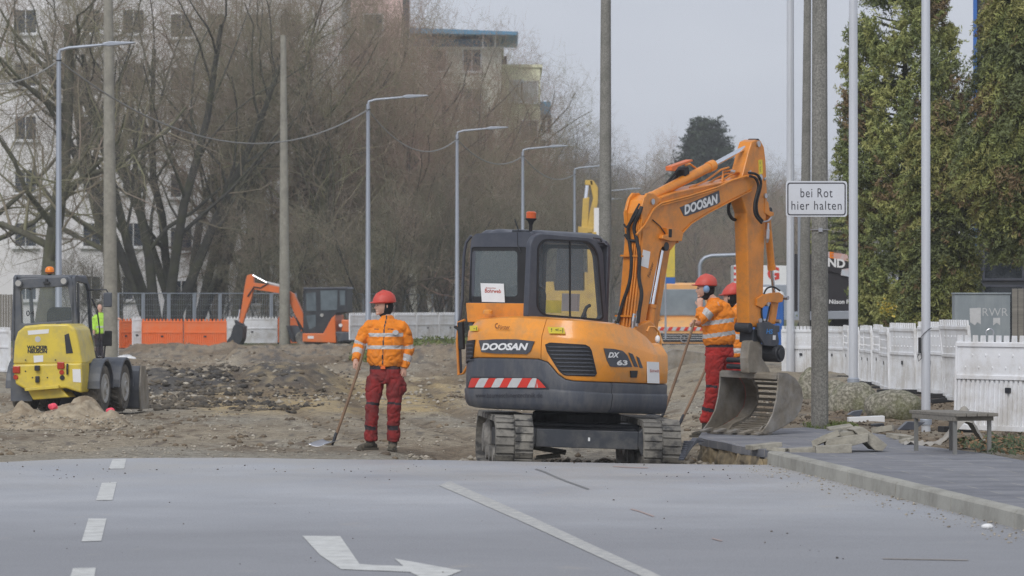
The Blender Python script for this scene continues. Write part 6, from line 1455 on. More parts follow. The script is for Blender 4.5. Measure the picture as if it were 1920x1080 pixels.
# ---------------- barriers ----------------
def barrier(name, a, b, z, h, m, label, group, picket=True, lean=0., style=0):
    a, b = Vector((a[0], a[1], 0)), Vector((b[0], b[1], 0)); L_ = (b - a).length; ang = math.atan2(b.y - a.y, b.x - a.x)
    e = empty(name, (a.x, a.y, z), ang, label, 'barrier', group); e.rotation_euler = (lean, 0, ang)
    t = .045; F_ = lambda x, zz, tt: Vector((x, tt, zz))
    fr = MB(); rw = .035
    fr.box((rw / 2, 0, h * .5), (rw, t, h)); fr.box((L_ - rw / 2, 0, h * .5), (rw, t, h))
    for zz in (.03, h * .60, h * .97): fr.box((L_ / 2, 0, zz), (L_ - 2 * rw - .004, t + .01, .05 if zz > .1 else .06))
    fr.build('frame', m, e, bevel=.005)
    up = MB(); up.box((L_ / 2, 0, h * .785), (L_ - 2 * rw - .006, .02, h * .33))
    for i in range(7):
        for j_ in range(2):
            c = Vector((.18 + (L_ - .36) * (i + .5 * j_) / 6.5, -.014, h * (.71 + .14 * j_))); up.prism([(c.x, c.z - .018), (c.x + .01, c.z), (c.x, c.z + .018), (c.x - .01, c.z)], BX, -.02, -.009)
    up.build('upper_panel', m, e)
    lo = MB(); n = int(L_ / .085)
    for i in range(n):
        x = rw + (L_ - 2 * rw) * (i + .5) / n; lo.box((x, 0, h * .315), (.042, .03, h * .51))
    lo.box((L_ / 2, .012, h * .315), (L_ - 2 * rw - .01, .006, h * .53)); lo.build('ribbed_panel', m, e)
    hn = MB(); hn.prism(rrect(L_ * .5 - .05, h * .43, L_ * .5 + .05, h * .49, .01, 2), BX, -.026, -.018); hn.build('hand_hole', M['dark'], e)
    if picket:
        n = max(3, int(L_ / .13)); st_ = (L_ - .12) / (n - 1); ol = [(.02, h - .012), (.02, h + .004)]
        for i in range(n): x = .06 + st_ * i; tp = h + .078 + .004 * nz(i * 2.1, a.x); ol += [(x - .033, h + .004), (x - .03, tp), (x + .03, tp), (x + .033, h + .004)]
        ol += [(L_ - .02, h + .004), (L_ - .02, h - .012)]
        pk = MB(); pk.prism(ol, BX, -.015, .015); pk.build('picket_row', m, e)
    ft = MB(); ft.box((.05, 0, .0), (.12, .5, .07)); ft.build('foot', M['black'], e, bevel=.01)
    return e
WG = 'white plastic barriers along the right verge'
def W2(px, d): return (X_of(px, d), d)
ch = [((1467, 86.5), (1541, 85.2), .13, .98), ((1541, 85.2), (1584, 83.3), .14, .98), ((1584, 83.3), (1622, 74.5), .15, 1.0), ((1622, 74.5), (1668, 68.), .2, 1.0), ((1671, 66.), (1770, 62.4), .24, 1.05), ((1770, 62.4), (1786, 60.6), .25, 1.05)]
labs = ['white barrier directly behind the blue toilet side and thin flagpole', 'white barrier seen left of the rough concrete pole', 'white barrier between the concrete pole and the second flagpole', 'white barrier just right of the second flagpole', 'white barrier behind the third flagpole with tall pickets', 'short white barrier end standing on edge behind the bench flagpole']
for (a, b, z, h), lb in zip(ch, labs):
    A, B = W2(*a), W2(*b); Ls = math.dist(A, B); n = max(1, round(Ls / 2.1))
    for i in range(n):
        p = tuple(A[k] + (B[k] - A[k]) * (i / n + .004) for k in (0, 1)); q = tuple(A[k] + (B[k] - A[k]) * ((i + 1) / n - .004) for k in (0, 1))
        barrier('barrier', p, q, z + .03 * (i % 2), h, M['white_pl'], lb + ('' if n == 1 else ', ' + ['farther', 'middle', 'nearer', 'nearest'][min(3, i)] + ' panel of its run'), WG, lean=.02 * (-1) ** i)
barrier('barrier', W2(1776, 58.6), W2(1830, 56.9), .28, 1.1, M['white_pl'], 'tilted white barrier whose raised end stands above its neighbours', WG, lean=.1)
barrier('barrier', W2(1790, 46.6), W2(1995, 45.0), .23, 1.02, M['white_pl'], 'largest and nearest white barrier at the right edge behind the bench', WG, lean=-.03)
barrier('barrier', W2(2000, 44.9), W2(2230, 43.4), .22, 1.02, M['white_pl'], 'white barrier continuing out of the right edge', WG)
for px, py, d in ((1773, 618, 61.), (1856, 625, 46.3)):   # lifting loops
    mb = MB(); o = P(px, py, d); mb.tube([(.04 * math.cos(R(a)) * 1.1, 0, .05 * math.sin(R(a))) for a in range(-30, 211, 20)], .009, 6); q = mb.build('lifting_loop', M['steel'], None, smooth=True, loc=o); tag(q, 'steel loop on top of the ' + ('nearest' if d < 50 else 'farther tall picket') + ' white barrier', 'steel loop')
OG = 'orange plastic barriers across the back of the site'
def far_b(px0, px1, d0, d1, m, lb, gr, h=1.0, z=None):
    A, B = W2(px0, d0), W2(px1, d1); barrier('barrier', A, B, z if z is not None else .02, h, m, lb, gr, picket=True)
far_b(224, 247, 143, 143.4, M['orange_pl'], 'narrow end of an orange barrier beside the white post', OG)
far_b(248, 265, 142, 142.2, M['white_pl'], 'narrow white barrier end between two orange barriers', OG, 1.08)
far_b(266, 343, 142, 141.5, M['orange_pl'], 'orange barrier right of the narrow white barrier end', OG)
far_b(345, 425, 141.3, 140.8, M['orange_pl'], 'orange barrier ending at the mini excavator bucket', OG)
far_b(521, 566, 163, 163, M['orange_pl'], 'orange barrier behind the second concrete pole', OG)
WB = 'white plastic barriers along the back of the site'
far_b(425, 520, 162.5, 163, M['white_pl'], 'white barrier behind the mini excavator bucket', WB)
far_b(188, 222, 126, 126.5, M['white_pl'], 'white barrier beside the lime-jacketed worker', WB, 1.1)
far_b(-70, 19, 99, 96, M['white_pl'], 'white barrier at the left edge behind the wheel loader', WB, 1.0)
for i in range(5):
    x0 = 655 + i * 42; far_b(x0, x0 + 41, 147 + i * 1.6, 148.5 + i * 1.6, M['white_pl'], ['white far barrier just behind the lone worker, leftmost of its row of five', 'second white far barrier right of the lone worker', 'middle one of five white far barriers before the cab', 'fourth white far barrier towards the excavator cab', 'white far barrier touching the excavator cab edge'][i], WB, .95, .27)
# ---------------- mesh fence ----------------
def mesh_fence(px0, px1, d0, d1, lb):
    A, B = Vector((*W2(px0, d0), .0)), Vector((*W2(px1, d1), .0)); L_ = (B - A).length; ang = math.atan2(B.y - A.y, B.x - A.x)
    e = empty('mesh_fence', A, ang, lb, 'mesh fence', 'tall wire mesh fence panels behind the barriers')
    mb = MB(); mb.tube([(0, 0, .1), (0, 0, 2.05), (L_ - .06, 0, 2.05), (L_ - .06, 0, .1), (0, 0, .1)], .04, 6); mb.build('tube_frame', M['galv'], e, smooth=True)
    mb = MB()
    for i in range(int(L_ / .12)): mb.box((.06 + i * .12, 0, 1.07), (.006, .006, 1.9))
    for i in range(9): mb.box((L_ / 2, 0, .2 + i * .23), (L_ - .1, .006, .008))
    mb.build('wire_mesh', M['galv'], e)
    mb = MB(); mb.box((-.03, 0, .08), (.25, .7, .15)); mb.build('foot_block', M['concrete'], e, bevel=.02)
nm = ['first panel, at the tall concrete pole', 'second panel, right of the tall concrete pole', 'third panel, over the orange barriers', 'fourth panel, over the middle orange barrier', 'fifth panel, left of the digging arm', 'sixth panel, behind the digging arm', 'seventh panel, behind the mini excavator boom']
for i in range(7): x = 222 + i * 48; mesh_fence(x, x + 47, 164 + i, 165 + i, 'wire mesh fence panel, ' + nm[i])
for i in range(8): x = 655 + i * 26; mesh_fence(x, x + 25.5, 180 + i * 2.4, 182.4 + i * 2.4, 'wire mesh fence panel over the far white barriers, ' + ['leftmost', 'second from the lone worker', 'third from the lone worker', 'fourth, mid row', 'fifth, mid row', 'sixth, towards the cab', 'seventh, near the cab', 'rightmost, at the cab edge'][i])
# old board fence at far left
e = empty('board_fence', P(-20, 640, 128.), 0, 'dark weathered board fence behind the wheel loader at the left edge', 'fence')
mb = MB()
for i in range(18): mb.box((i * .085 - .4, 0, .75), (.07, .03, 1.5 + .05 * nz(i * 1.3, 0)))
mb.build('boards', M['greywood'], e)
# ---------------- things on the verge ----------------
def boulder(px0, px1, pyt, pyb, d, lb, seed, m):
    c = P((px0 + px1) / 2, pyb, d); w_ = (px1 - px0) / S(d) / 2; h_ = (pyb - pyt) / S(d)
    mb = MB(); mb.ell((0, 0, 0), (1, 1, 1), 40, 26)
    out_ = []
    for v in mb.v:
        v = Vector(v); q = abs(v.x) ** 2.2 + abs(v.y) ** 2.2 + abs(v.z) ** 2.2; v = v / q ** (1 / 2.2)
        k_ = 1 + .10 * mnoise.noise(v * 1.3 + Vector((seed, 0, 0))) + .035 * mnoise.noise(v * 5 + Vector((0, seed, 0))); out_.append((v.x * w_ * k_, v.y * w_ * .8 * k_, h_ * .42 + v.z * h_ * .6 * k_))
    mb.v = out_; o = mb.build('boulder', m, None, smooth=True, loc=c); tag(o, lb, 'boulder', 'speckled rounded boulders by the barriers')
bm_ = mat('boulder_aggregate', (.15, .14, .105), .95, scale=26, col2=(.42, .39, .32), mixpos=(.42, .66), bump=.9, bscale=35, dirt=(.13, .14, .05), dirtamt=.65, dirtscale=1.4)
boulder(1494, 1548, 692, 770, 61., 'darkest boulder, partly hidden behind the bucket and concrete pole', 1, bm_)
boulder(1552, 1648, 718, 786, 56.5, 'middle boulder between the concrete pole and the bench', 5, bm_)
boulder(1545, 1592, 713, 770, 60., 'boulder peeping over the middle one beside the concrete pole', 9, bm_)
boulder(1621, 1730, 731, 790, 54., 'broad flat boulder nearest the bench, mossy on its left side', 14, bm_)
def slab(pts, y0, d, thick, lb, m, yaw=0, name='concrete_slab', cat='concrete slab', gr='broken paving slabs on the pavement', dz=0):
    """thin slab: front face polygon traced in px, extruded away by thick"""
    c = P(*pts[0], d); mb = MB(); mb.prism([tuple((P(a, b, d) - c)[k] for k in (0, 2)) for a, b in pts], lambda a, b, t: Vector((a + t * yaw, t, b + t * dz)), 0, thick); o = mb.build(name, m, None, bevel=.004, loc=c); tag(o, lb, cat, gr)
    for v in o.data.vertices: v.co += Vector((nz(v.co.x * 9, v.co.z * 9), 0, nz(v.co.x * 7 + 5, v.co.z * 7))) * .004
sl_ = mat('slab_concrete', (.30, .28, .235), .9, var=.2, scale=9, bump=.5, bscale=40, dirt=(.44, .41, .34), dirtamt=.5, dirtscale=4)
D_ = 42.0
slab([(1480, 842), (1510, 840), (1537, 839), (1537, 851), (1482, 854)], 0, D_ + .1, .3, 'lowest flat slab at the left end of the slab pile', sl_)
slab([(1530, 837), (1560, 836), (1597, 833), (1597, 849), (1531, 851)], 0, D_ - .1, .3, 'low front slab under the pile, right of the lowest one', sl_)
slab([(1549, 833), (1552, 823), (1590, 818), (1628, 812), (1628, 828), (1590, 838), (1550, 842)], 0, D_ + .15, .35, 'slab in the middle of the pile with the tilted ones on top', sl_)
slab([(1521, 827), (1545, 816), (1571, 806), (1575, 817), (1524, 838)], 0, D_ + .25, .4, 'pale slab tipped up to the left on top of the pile', sl_, .2)
slab([(1570, 811), (1600, 809), (1606, 816), (1572, 818)], 0, D_ + .3, .35, 'small slab lying flat on the very top of the pile', sl_)
slab([(1600, 806), (1618, 801), (1642, 817), (1664, 834), (1655, 845), (1641, 844)], 0, D_ + .2, .4, 'long slab leaning down to the right side of the pile', sl_, -.1)
slab([(1592, 783), (1659, 780), (1659, 794), (1637, 797), (1592, 791)], 0, 53., .3, 'white foam block lying in front of the boulders', M['white'], 0, 'foam_block', 'foam block', None)
slab([(1635, 796), (1658, 794), (1658, 801), (1635, 802)], 0, 52., .3, 'small dark brick at the foot of the white foam block', M['dark'], 0, 'brick', 'brick', None)
slab([(1685, 806), (1702, 791), (1735, 792), (1715, 806)], 0, 49.6, .25, 'dark slate plate lying left of the bench leg', M['cab_grey'], 0, 'slate_plate', 'plate', None)
slab([(1590, 778), (1600, 772), (1618, 769), (1612, 782)], 0, 53.3, .25, 'small dark plate leaning on the middle boulder', M['cab_grey'], 0, 'slate_plate', 'plate', None)
# stack of dark strips right of the track
for i in range(9):
    a = P(1277 + i * 1.2, 862 - i * 4.2, 44.0 + i * .04); b = P(1303 + i * 1.5, 822 + i * .6, 44.7 + i * .05)
    mb = MB(); mb.bar((0, 0, 0), b - a, .06, .02); o = mb.build('steel_strip', M['cab_grey'], None, loc=a, bevel=.003); tag(o, 'dark strip leaning in the bundle between the excavator track and the pavement edge', 'strip', 'dark strips leaning in a bundle')
# broken slabs lying beneath the undercarriage
slab([(1000, 835), (1062, 845), (1060, 853), (999, 843)], 0, 45.6, .3, 'tilted concrete slab lying between the excavator tracks', sl_, 0, gr='broken slabs under the excavator')
slab([(1005, 856), (1050, 850), (1052, 858), (1006, 862)], 0, 45.2, .3, 'low concrete slab under the tilted one between the tracks', sl_, 0, gr='broken slabs under the excavator')
for i, (px, py, d, w_, h_, rz_) in enumerate(((1432, 843, 43.3, .34, .05, .3), (1460, 850, 42.4, .22, .04, -.5), (1690, 822, 46.2, .3, .05, .7), (1655, 806, 48.6, .26, .07, -.2), (1702, 832, 45.0, .2, .05, 1.1), (1575, 806, 49.3, .3, .05, .1))):
    mb = MB(); mb.box((0, 0, 0), (w_, w_ * .7, h_), (random.uniform(-.15, .15), random.uniform(-.15, .15), rz_)); o = mb.build('paving_fragment', sl_, None, bevel=.004, loc=(X_of(px, d), d, .13 + h_ / 2)); tag(o, ['small broken slab piece by the corner of the kerb', 'smallest broken piece lying left of the slab pile', 'broken piece between the bench and the white foam block', 'broken piece lying just behind the slab pile', 'broken piece beside the bench leg', 'broken piece at the foot of the sign pole'][i], 'slab piece', 'loose slab pieces on the pavement')
# bench
be_ = empty('bench', (4.60, 41.45, .13), R(16), 'weathered slatted wooden bench on thin grey legs in front of the white barriers', 'bench'); zt_ = .43
for i in range(4): mb = MB(); mb.box((.055 + i * .12, .65, zt_ - .018), (.11, 1.32, .036)); mb.build('seat_plank', M['greywood'], be_, bevel=.006)
for y in (.12, 1.15): mb = MB(); mb.box((.23, y, zt_ - .06), (.46, .05, .045)); mb.build('seat_rail', M['greywood'], be_)
mb = MB(); mb.box((.02, .64, zt_ - .06), (.03, 1.2, .05)); mb.build('seat_apron', M['greywood'], be_)
for x, y in ((.03, .1), (.43, .14), (.03, 1.18), (.43, 1.18)):
    mb = MB(); mb.box((x, y, (zt_ - .04) / 2), (.036, .036, zt_ - .04)); mb.build('leg', mat('leg_paint', (.2, .2, .19), .6, dirt=(.12, .1, .08), dirtamt=.5), be_)
# crumpled tarpaulin behind the bench
mb = MB()
def tarp(u, v):
    x = (u - .45) * .95; h = .42 * math.exp(-((u - .72) / .17) ** 2) * (1 - abs(v - .5) * .8) + .03
    return Vector((x, (v - .5) * .5, h + .05 * nz(u * 7, v * 5, 3) + .03 * nz(u * 18, v * 12, 4)))
mb.grid(tarp, 40, 24); tm = mat('tarp', (.36, .34, .31), .85, var=.12, dirt=(.2, .17, .12), dirtamt=.5, bump=.3, bscale=18); o = mb.build('tarpaulin', tm, None, smooth=True, loc=(P(1763, 0, 44.6).x, 44.6, .1)); tag(o, 'crumpled beige tarpaulin lying on the ground behind the bench', 'tarpaulin')
# low plants at right edge
def leaf_cloud(name, N, fn, size, mats, parent=None, asp=.6, droop=0.):
    pts, nrm = fn(N); n = len(pts)
    u = RNG.normal(size=(n, 3)); u -= nrm * np.sum(u * nrm, 1, keepdims=True); u /= np.linalg.norm(u, axis=1, keepdims=True) + 1e-9; v = np.cross(nrm, u)
    s_ = size * RNG.uniform(.5, 1.3, (n, 1)); u *= s_; v *= s_ * asp
    V = np.stack([pts - u, pts - v * .9, pts + u, pts + v * .9], 1).reshape(-1, 3); F = np.arange(4 * n).reshape(n, 4)
    return npmesh(name, V, F, mats, parent, RNG.integers(0, len(mats), n) if isinstance(mats, list) else None)
lg = [mat('ivy_a', (.035, .055, .02), .6), mat('ivy_b', (.06, .085, .03), .6), mat('dead_leaf', (.2, .12, .06), .8)]
def ivy(N):
    p = np.column_stack([RNG.uniform(4.95, 6.1, N), RNG.uniform(41.6, 45.5, N), np.zeros(N)]); p[:, 2] = [max(.1, gh(a, b)) + .02 + random.random() * .14 * max(0, .5 + nz(a * 3, b * 3)) for a, b, c in p]; return p, RNG.normal(size=(N, 3)) * .5 + np.array((0, -.4, 1.))
def nrmz(f):
    def g_(N):
        p, n_ = f(N); return p, n_ / np.linalg.norm(n_, axis=1, keepdims=True)
    return g_
o = leaf_cloud('ground_cover', 2600, nrmz(ivy), .028, lg); tag(o, 'low ivy and dead leaves at the right edge by the bench', 'ground cover', None, 'stuff')
def grs(N):
    p = np.column_stack([RNG.uniform(3.75, 4.35, N), RNG.uniform(49.8, 51.6, N), np.zeros(N)]); p[:, 2] = [gh(a, b) + .02 + random.random() * .09 for a, b, c in p]; return p, RNG.normal(size=(N, 3))
gl = [mat('grass_a', (.10, .14, .03), .8), mat('grass_b', (.15, .17, .05), .8)]
o = leaf_cloud('grass', 1200, nrmz(grs), .03, gl, asp=.25); tag(o, 'tuft of short green grass at the foot of the concrete pole', 'grass', None, 'stuff')
def grs2(N):
    p = np.column_stack([RNG.uniform(-4.6, -1.2, N), RNG.uniform(110, 124, N), np.zeros(N)]); p[:, 2] = [gh(a, b) + .03 + random.random() * .14 for a, b, c in p]; return p, RNG.normal(size=(N, 3))
o = leaf_cloud('grass', 1500, nrmz(grs2), .09, gl, asp=.3); tag(o, 'green grass strip below the far white barriers', 'grass', None, 'stuff')
# cabinet and board fence at right
cd = 68.; c0 = P(1842, 640, cd); e = empty('utility_cabinet', c0, R(-2), 'grey metal utility cabinet with graffiti behind the right barriers', 'cabinet'); k = 1 / S(cd)
cg = mat('cabinet_grey', (.22, .25, .265), .6, var=.08, dirt=(.32, .34, .34), dirtamt=.4, stretch=(1, 1, .3))
mb = MB(); mb.box((0, .3, 44 * k), (104 * k, .6, 88 * k)); bx_ = mb.build('cabinet_body', cg, e, bevel=.01)
mb = MB(); mb.box((0, .3, 88.5 * k + .01), (107 * k, .64, .03)); mb.build('lid', cg, e, bevel=.01)
mb = MB(); mb.text('RWR', .2, lambda a, b: Vector((24 * k + a, -.004, 54 * k + b)), offset=-.002); mb.build('graffiti', M['reflect'], bx_, fix=False)
mb = MB(); mb.add([(x, -.004, z) for x, z in ((-24 * k, 62 * k), (-3 * k, 63 * k), (-3 * k, 32 * k), (-10 * k, 36 * k), (-14 * k, 30 * k), (-23 * k, 36 * k))], [tuple(range(6))]); mb.build('torn_poster', M['reflect'], bx_); mb = MB(); mb.add([(x, -.004, z) for x, z in ((20 * k, 44 * k), (33 * k, 44 * k), (33 * k, 30 * k), (27 * k, 35 * k), (20 * k, 30 * k))], [tuple(range(5))]); mb.build('torn_poster', M['reflect'], bx_)
c0 = P(1930, 640, 66.); e = empty('board_fence', c0, 0, 'brown upright board fence at the right edge beside the cabinet', 'fence')
mb = MB()
for i in range(8): mb.box((-.24 + i * .1, 0, .42), (.09, .03, .9))
mb.build('boards', M['greywood'], e, bevel=.004)
# sand heap by the loader and pink ground markers
def heap(name, lb, cx, cy, rx, ry, h, m, seed):
    mb = MB()
    def f(u, v):
        x = (u - .5) * 2; y = (v - .5) * 2; r2 = x * x + y * y
        hh = sum(a * math.exp(-(((x - ax) / sx) ** 2 + ((y - ay) / .45) ** 2)) for a, ax, ay, sx in seed); ed = max(0, 1 - r2) ** .5
        X, Y = cx + x * rx, cy + y * ry
        return Vector((x * rx, y * ry, gh(X, Y) - .04 + h * hh * min(1, ed * 2) * (1 + .5 * nz(X * 3, Y * 2, 1)) + .05 * nz(X * 9, Y * 5, 2) * ed + .02 * nz(X * 24, Y * 13, 2) * ed))
    mb.grid(f, 110, 50); o = mb.build(name, m, None, loc=(cx, cy, 0)); tag(o, lb, 'sand heap')
sandm = mat('heap_sand', (.22, .165, .105), .95, scale=3, col2=(.42, .35, .25), mixpos=(.38, .62), bump=.8, bscale=14)
heap('sand_heap', 'brown sand and gravel heap in front of the yellow wheel loader', X_of(85, 56.5), 56.8, 1.25, 2.6, .42, sandm, [(.85, .38, .2, .24), (.55, -.35, .3, .18), (.65, -.95, .3, .34), (.4, .8, -.1, .2), (.3, 0, -.4, .8), (.3, .1, .3, .3)])
def heap_st():
    X = X_of(random.uniform(-40, 240), 55.5); Y = random.uniform(53.3, 57); return (X, Y, gh(X, Y) + .02 + (.13 if Y > 54.2 else 0) * random.random())
stones('gravel', 900, heap_st, st_m, .008, .035, 'pale gravel spilled round the sand heap')
for px, py, r_, lb in ((99, 762, .06, 'bright pink sprayed marker stone on the sand heap behind the loader'), (207, 770, .055, 'bright pink sprayed marker at the foot of the loader wheel')):
    mb = MB(); mb.ell((0, 0, 0), (r_ * 1.2, r_, r_ * .8), 9, 6)
    mb.v = [tuple(Vector(v) * (1 + .3 * nz(v[0] * 40, v[1] * 40, v[2] * 40))) for v in mb.v]; o = mb.build('marker_stone', M['pink'], None, loc=P(px, py, 56.6)); tag(o, lb, 'marker', 'pink marker stones')
# concrete stack in front of the van
slab([(1238, 712), (1242, 665), (1262, 655), (1320, 662), (1335, 700), (1330, 716), (1240, 716)], 0, 90., 1.5, 'large grey concrete block in front of the orange van', M['bucket'], 0, 'concrete_block', 'concrete block', None)
slab([(1240, 716), (1330, 718), (1330, 722), (1240, 720)], 0, 88., .4, 'dark beam lying at the foot of the large concrete block', M['dark'], 0, 'beam', 'beam', None)
for i, (px, py, d) in enumerate(((230, 672, 112), (236, 670, 113), (243, 673, 112), (1850, 987, 30.6))):
    mb = MB(); r_ = .11 if i < 3 else .028; mb.ell((0, 0, 0), (r_ * 1.6, r_, r_ * .8), 10, 6); mb.v = [tuple(Vector(v) * (1 + .35 * nz(v[0] * 9 + i, v[1] * 9, v[2] * 9))) for v in mb.v]
    o = mb.build('white_stone', M['white'], None, loc=P(px, py, d) if i < 3 else G(px, py, .02)); tag(o, ['white lump at the foot of the tall concrete pole, leftmost of three', 'white lump in the middle of three by the tall concrete pole', 'white lump rightmost of three by the tall concrete pole', 'small white stone in the gutter by the kerb'][i], 'stone')
# ---------------- bare trees ----------------
def grow(seed, height, spread=1., levels=4, stems=1, n1=(7, 10), up=.25, thick=.28, twig=(5, 6, 5), wob=.25, first=.2, ang1=.9, stem_lean=.25, rmin=.0065):
    rs = np.random.default_rng(seed); T = [[] for _ in range(levels + 1)]   # segments by level
    def unit(v): return v / (np.linalg.norm(v) + 1e-9)
    def branch(p, d, L_, r, lv):
        ns = 7 if lv == 0 else (5 if lv == 1 else (4 if lv == 2 else (3 if lv == 3 else 2)))
        pts = [p]; ds = [d]; rad = [r]
        for i in range(ns):
            d = unit(d + rs.normal(0, wob * (.5 if lv == 0 else 1), 3) * (.6) + np.array((0, 0, up * (.15, .35, .28, .08, .04)[min(lv, 4)]))); p = p + d * L_ / ns; pts.append(p); ds.append(d); rad.append(r * (1 - (.72 if lv else .62) * (i + 1) / ns))
        for i in range(ns): T[lv].append((*pts[i], *pts[i + 1], rad[i], rad[i + 1]))
        if lv >= levels: return
        nch = rs.integers(*n1) if lv == 0 else twig[lv - 1] + rs.integers(-1, 2)
        for k in range(nch):
            f = first + (1 - first) * ((k + rs.random()) / nch) if lv == 0 else .12 + .88 * ((k + rs.random()) / nch)
            q = min(ns - 1, int(f * ns)); t = f * ns - q; bp_ = pts[q] * (1 - t) + pts[q + 1] * t; bd = ds[q]
            a = rs.uniform(0, 2 * PI); side = np.cross(bd, np.array((math.cos(a), math.sin(a), .2))); side = unit(side)
            an = ang1 * rs.uniform(.55, 1.15) if lv == 0 else rs.uniform(.5, 1.25)
            nd_ = unit(bd * math.cos(an) + side * math.sin(an) * (spread if lv == 0 else 1))
            rr = rad[q] * (1 - t) + rad[q + 1] * t
            LL = L_ * ((.62 - .25 * f) if lv == 0 else rs.uniform(.38, .62)); 
            branch(bp_, nd_, LL, max(rr * rs.uniform(.36, .55), rmin), lv + 1)
    for s_ in range(stems):
        a = 2 * PI * s_ / stems + .4; ln = stem_lean * (0 if stems == 1 else 1) + rs.uniform(0, .08)
        branch(np.array((math.cos(a) * .35 * (stems > 1), math.sin(a) * .35 * (stems > 1), 0.)), unit(np.array((math.cos(a) * ln, math.sin(a) * ln, 1.))), height * rs.uniform(.72, .85), height * thick / 16 / (1 if stems == 1 else 1.5), 0)
    return T
def tubes(segs, k):
    A = np.array(segs); p0, p1, r0, r1 = A[:, :3], A[:, 3:6], A[:, 6:7], A[:, 7:8]; d = p1 - p0; d /= np.linalg.norm(d, axis=1, keepdims=True) + 1e-9
    up = np.where(np.abs(d[:, 2:3]) > .9, np.array((1., 0, 0)), np.array((0, 0, 1.))); x = np.cross(d, up); x /= np.linalg.norm(x, axis=1, keepdims=True); y = np.cross(d, x); n = len(A); ring_ = []
    for base, r in ((p0 - d * r0 * .3, r0), (p1 + d * r1 * .3, r1)):
        for j in range(k):
            a = 2 * PI * j / k; ring_.append(base + (x * math.cos(a) + y * math.sin(a)) * r)
    V = np.stack(ring_, 1).reshape(-1, 3); b = np.arange(n)[:, None] * 2 * k; F = np.concatenate([b + np.array([j, (j + 1) % k, k + (j + 1) % k, k + j])[None] for j in range(k)], 0)
    return V, F
def join(parts):
    VV, FF, o = [], [], 0
    for V, F in parts: VV.append(V); FF.append(F + o); o += len(V)
    return np.concatenate(VV), np.concatenate(FF)
def tmesh(name, V, F, m, smooth=True):
    o = npmesh(name, V, F, m, None, None, smooth); me = o.data; bpy.data.objects.remove(o); return me
bark = {k: mat('bark_' + k, c, .95, var=.3, scale=3, dirt=dc, dirtamt=.5, dirtscale=.8) for k, c, dc in (('green', (.105, .098, .07), (.12, .13, .05)), ('brown', (.12, .095, .08), (.13, .12, .08)), ('dark', (.075, .072, .062), (.11, .115, .055)), ('far', (.13, .115, .10), (.15, .13, .11)))}
twm = {'green': mat('twig_green', (.27, .26, .15), .95, scale=.35, col2=(.33, .26, .21), mixpos=(.4, .6)), 'brown': mat('twig_brown', (.38, .25, .205), .95, scale=.35, col2=(.30, .26, .17), mixpos=(.4, .6)), 'dark': mat('twig_dark', (.22, .21, .14), .95, scale=.35, col2=(.28, .22, .17), mixpos=(.4, .6)), 'far': mat('twig_far', (.20, .165, .15), .95, scale=.3, col2=(.17, .16, .12), mixpos=(.4, .6))}
KT = {}
def kind(key, mk, lv_trunk=2, **kw):
    T = grow(**kw); tr = tubes(T[0], 9), 
    V1, F1 = join([tubes(T[i], 8 if i == 0 else 6) for i in range(lv_trunk)])
    V2, F2 = join([tubes(T[i], 4 if i < 3 else 3) for i in range(lv_trunk, len(T))]) if len(T[-1]) else (None, None)
    # unify to quads
    KT[key] = (tmesh('trunk', V1, F1, bark[mk]), tmesh('crown', V2, F2, twm[mk]), float(np.percentile(V2[:, 2], 99.3)))
kind('old', 'green', seed=11, height=19, spread=1.25, n1=(12, 14), twig=(7, 7, 6), up=.25, thick=.4, first=.22, ang1=1.05, wob=.36)
kind('old2', 'green', seed=25, height=19, spread=1.2, n1=(12, 14), twig=(7, 7, 6), up=.22, thick=.36, first=.25, ang1=1.0, wob=.38)
kind('multi', 'dark', seed=31, height=18, spread=1., n1=(7, 9), twig=(6, 6, 5), stems=5, up=.3, thick=.34, first=.3, ang1=.75, stem_lean=.34, wob=.3)
kind('dense', 'brown', seed=42, height=17, spread=1.0, n1=(15, 18), twig=(9, 7, 6), up=.35, thick=.3, first=.12, ang1=.85, wob=.3)
kind('dense2', 'green', seed=57, height=17, spread=1.1, n1=(15, 18), twig=(9, 7, 6), up=.3, thick=.3, first=.1, ang1=.95, wob=.3)
kind('bush', 'dark', seed=63, height=7, spread=1.1, n1=(9, 11), twig=(7, 6, 4), stems=4, up=.35, thick=.2, first=.05, ang1=.8, stem_lean=.5)
kind('birch', 'far', seed=71, height=17, spread=.75, n1=(16, 19), twig=(8, 6, 5), up=.3, thick=.22, first=.25, ang1=.75, wob=.22)
kind('wood', 'far', seed=85, height=15, spread=1.1, n1=(13, 15), twig=(8, 5, 4), up=.35, thick=.3, first=.1, ang1=.9)
def tree(name, key, px, d, h, rz, lb, gr, z=0., wx=1.):
    me_t, me_c, hh = KT[key]; k = h / hh
    e = empty(name, (X_of(px, d), d, z), R(rz), lb, 'tree', gr); e.scale = (k * wx, k * wx, k)
    for n_, me in (('trunk', me_t), ('crown', me_c)):
        o = bpy.data.objects.new(n_, me); C.objects.link(o); setparent(o, e)
    return e
GT = 'bare trees along the street behind the site'
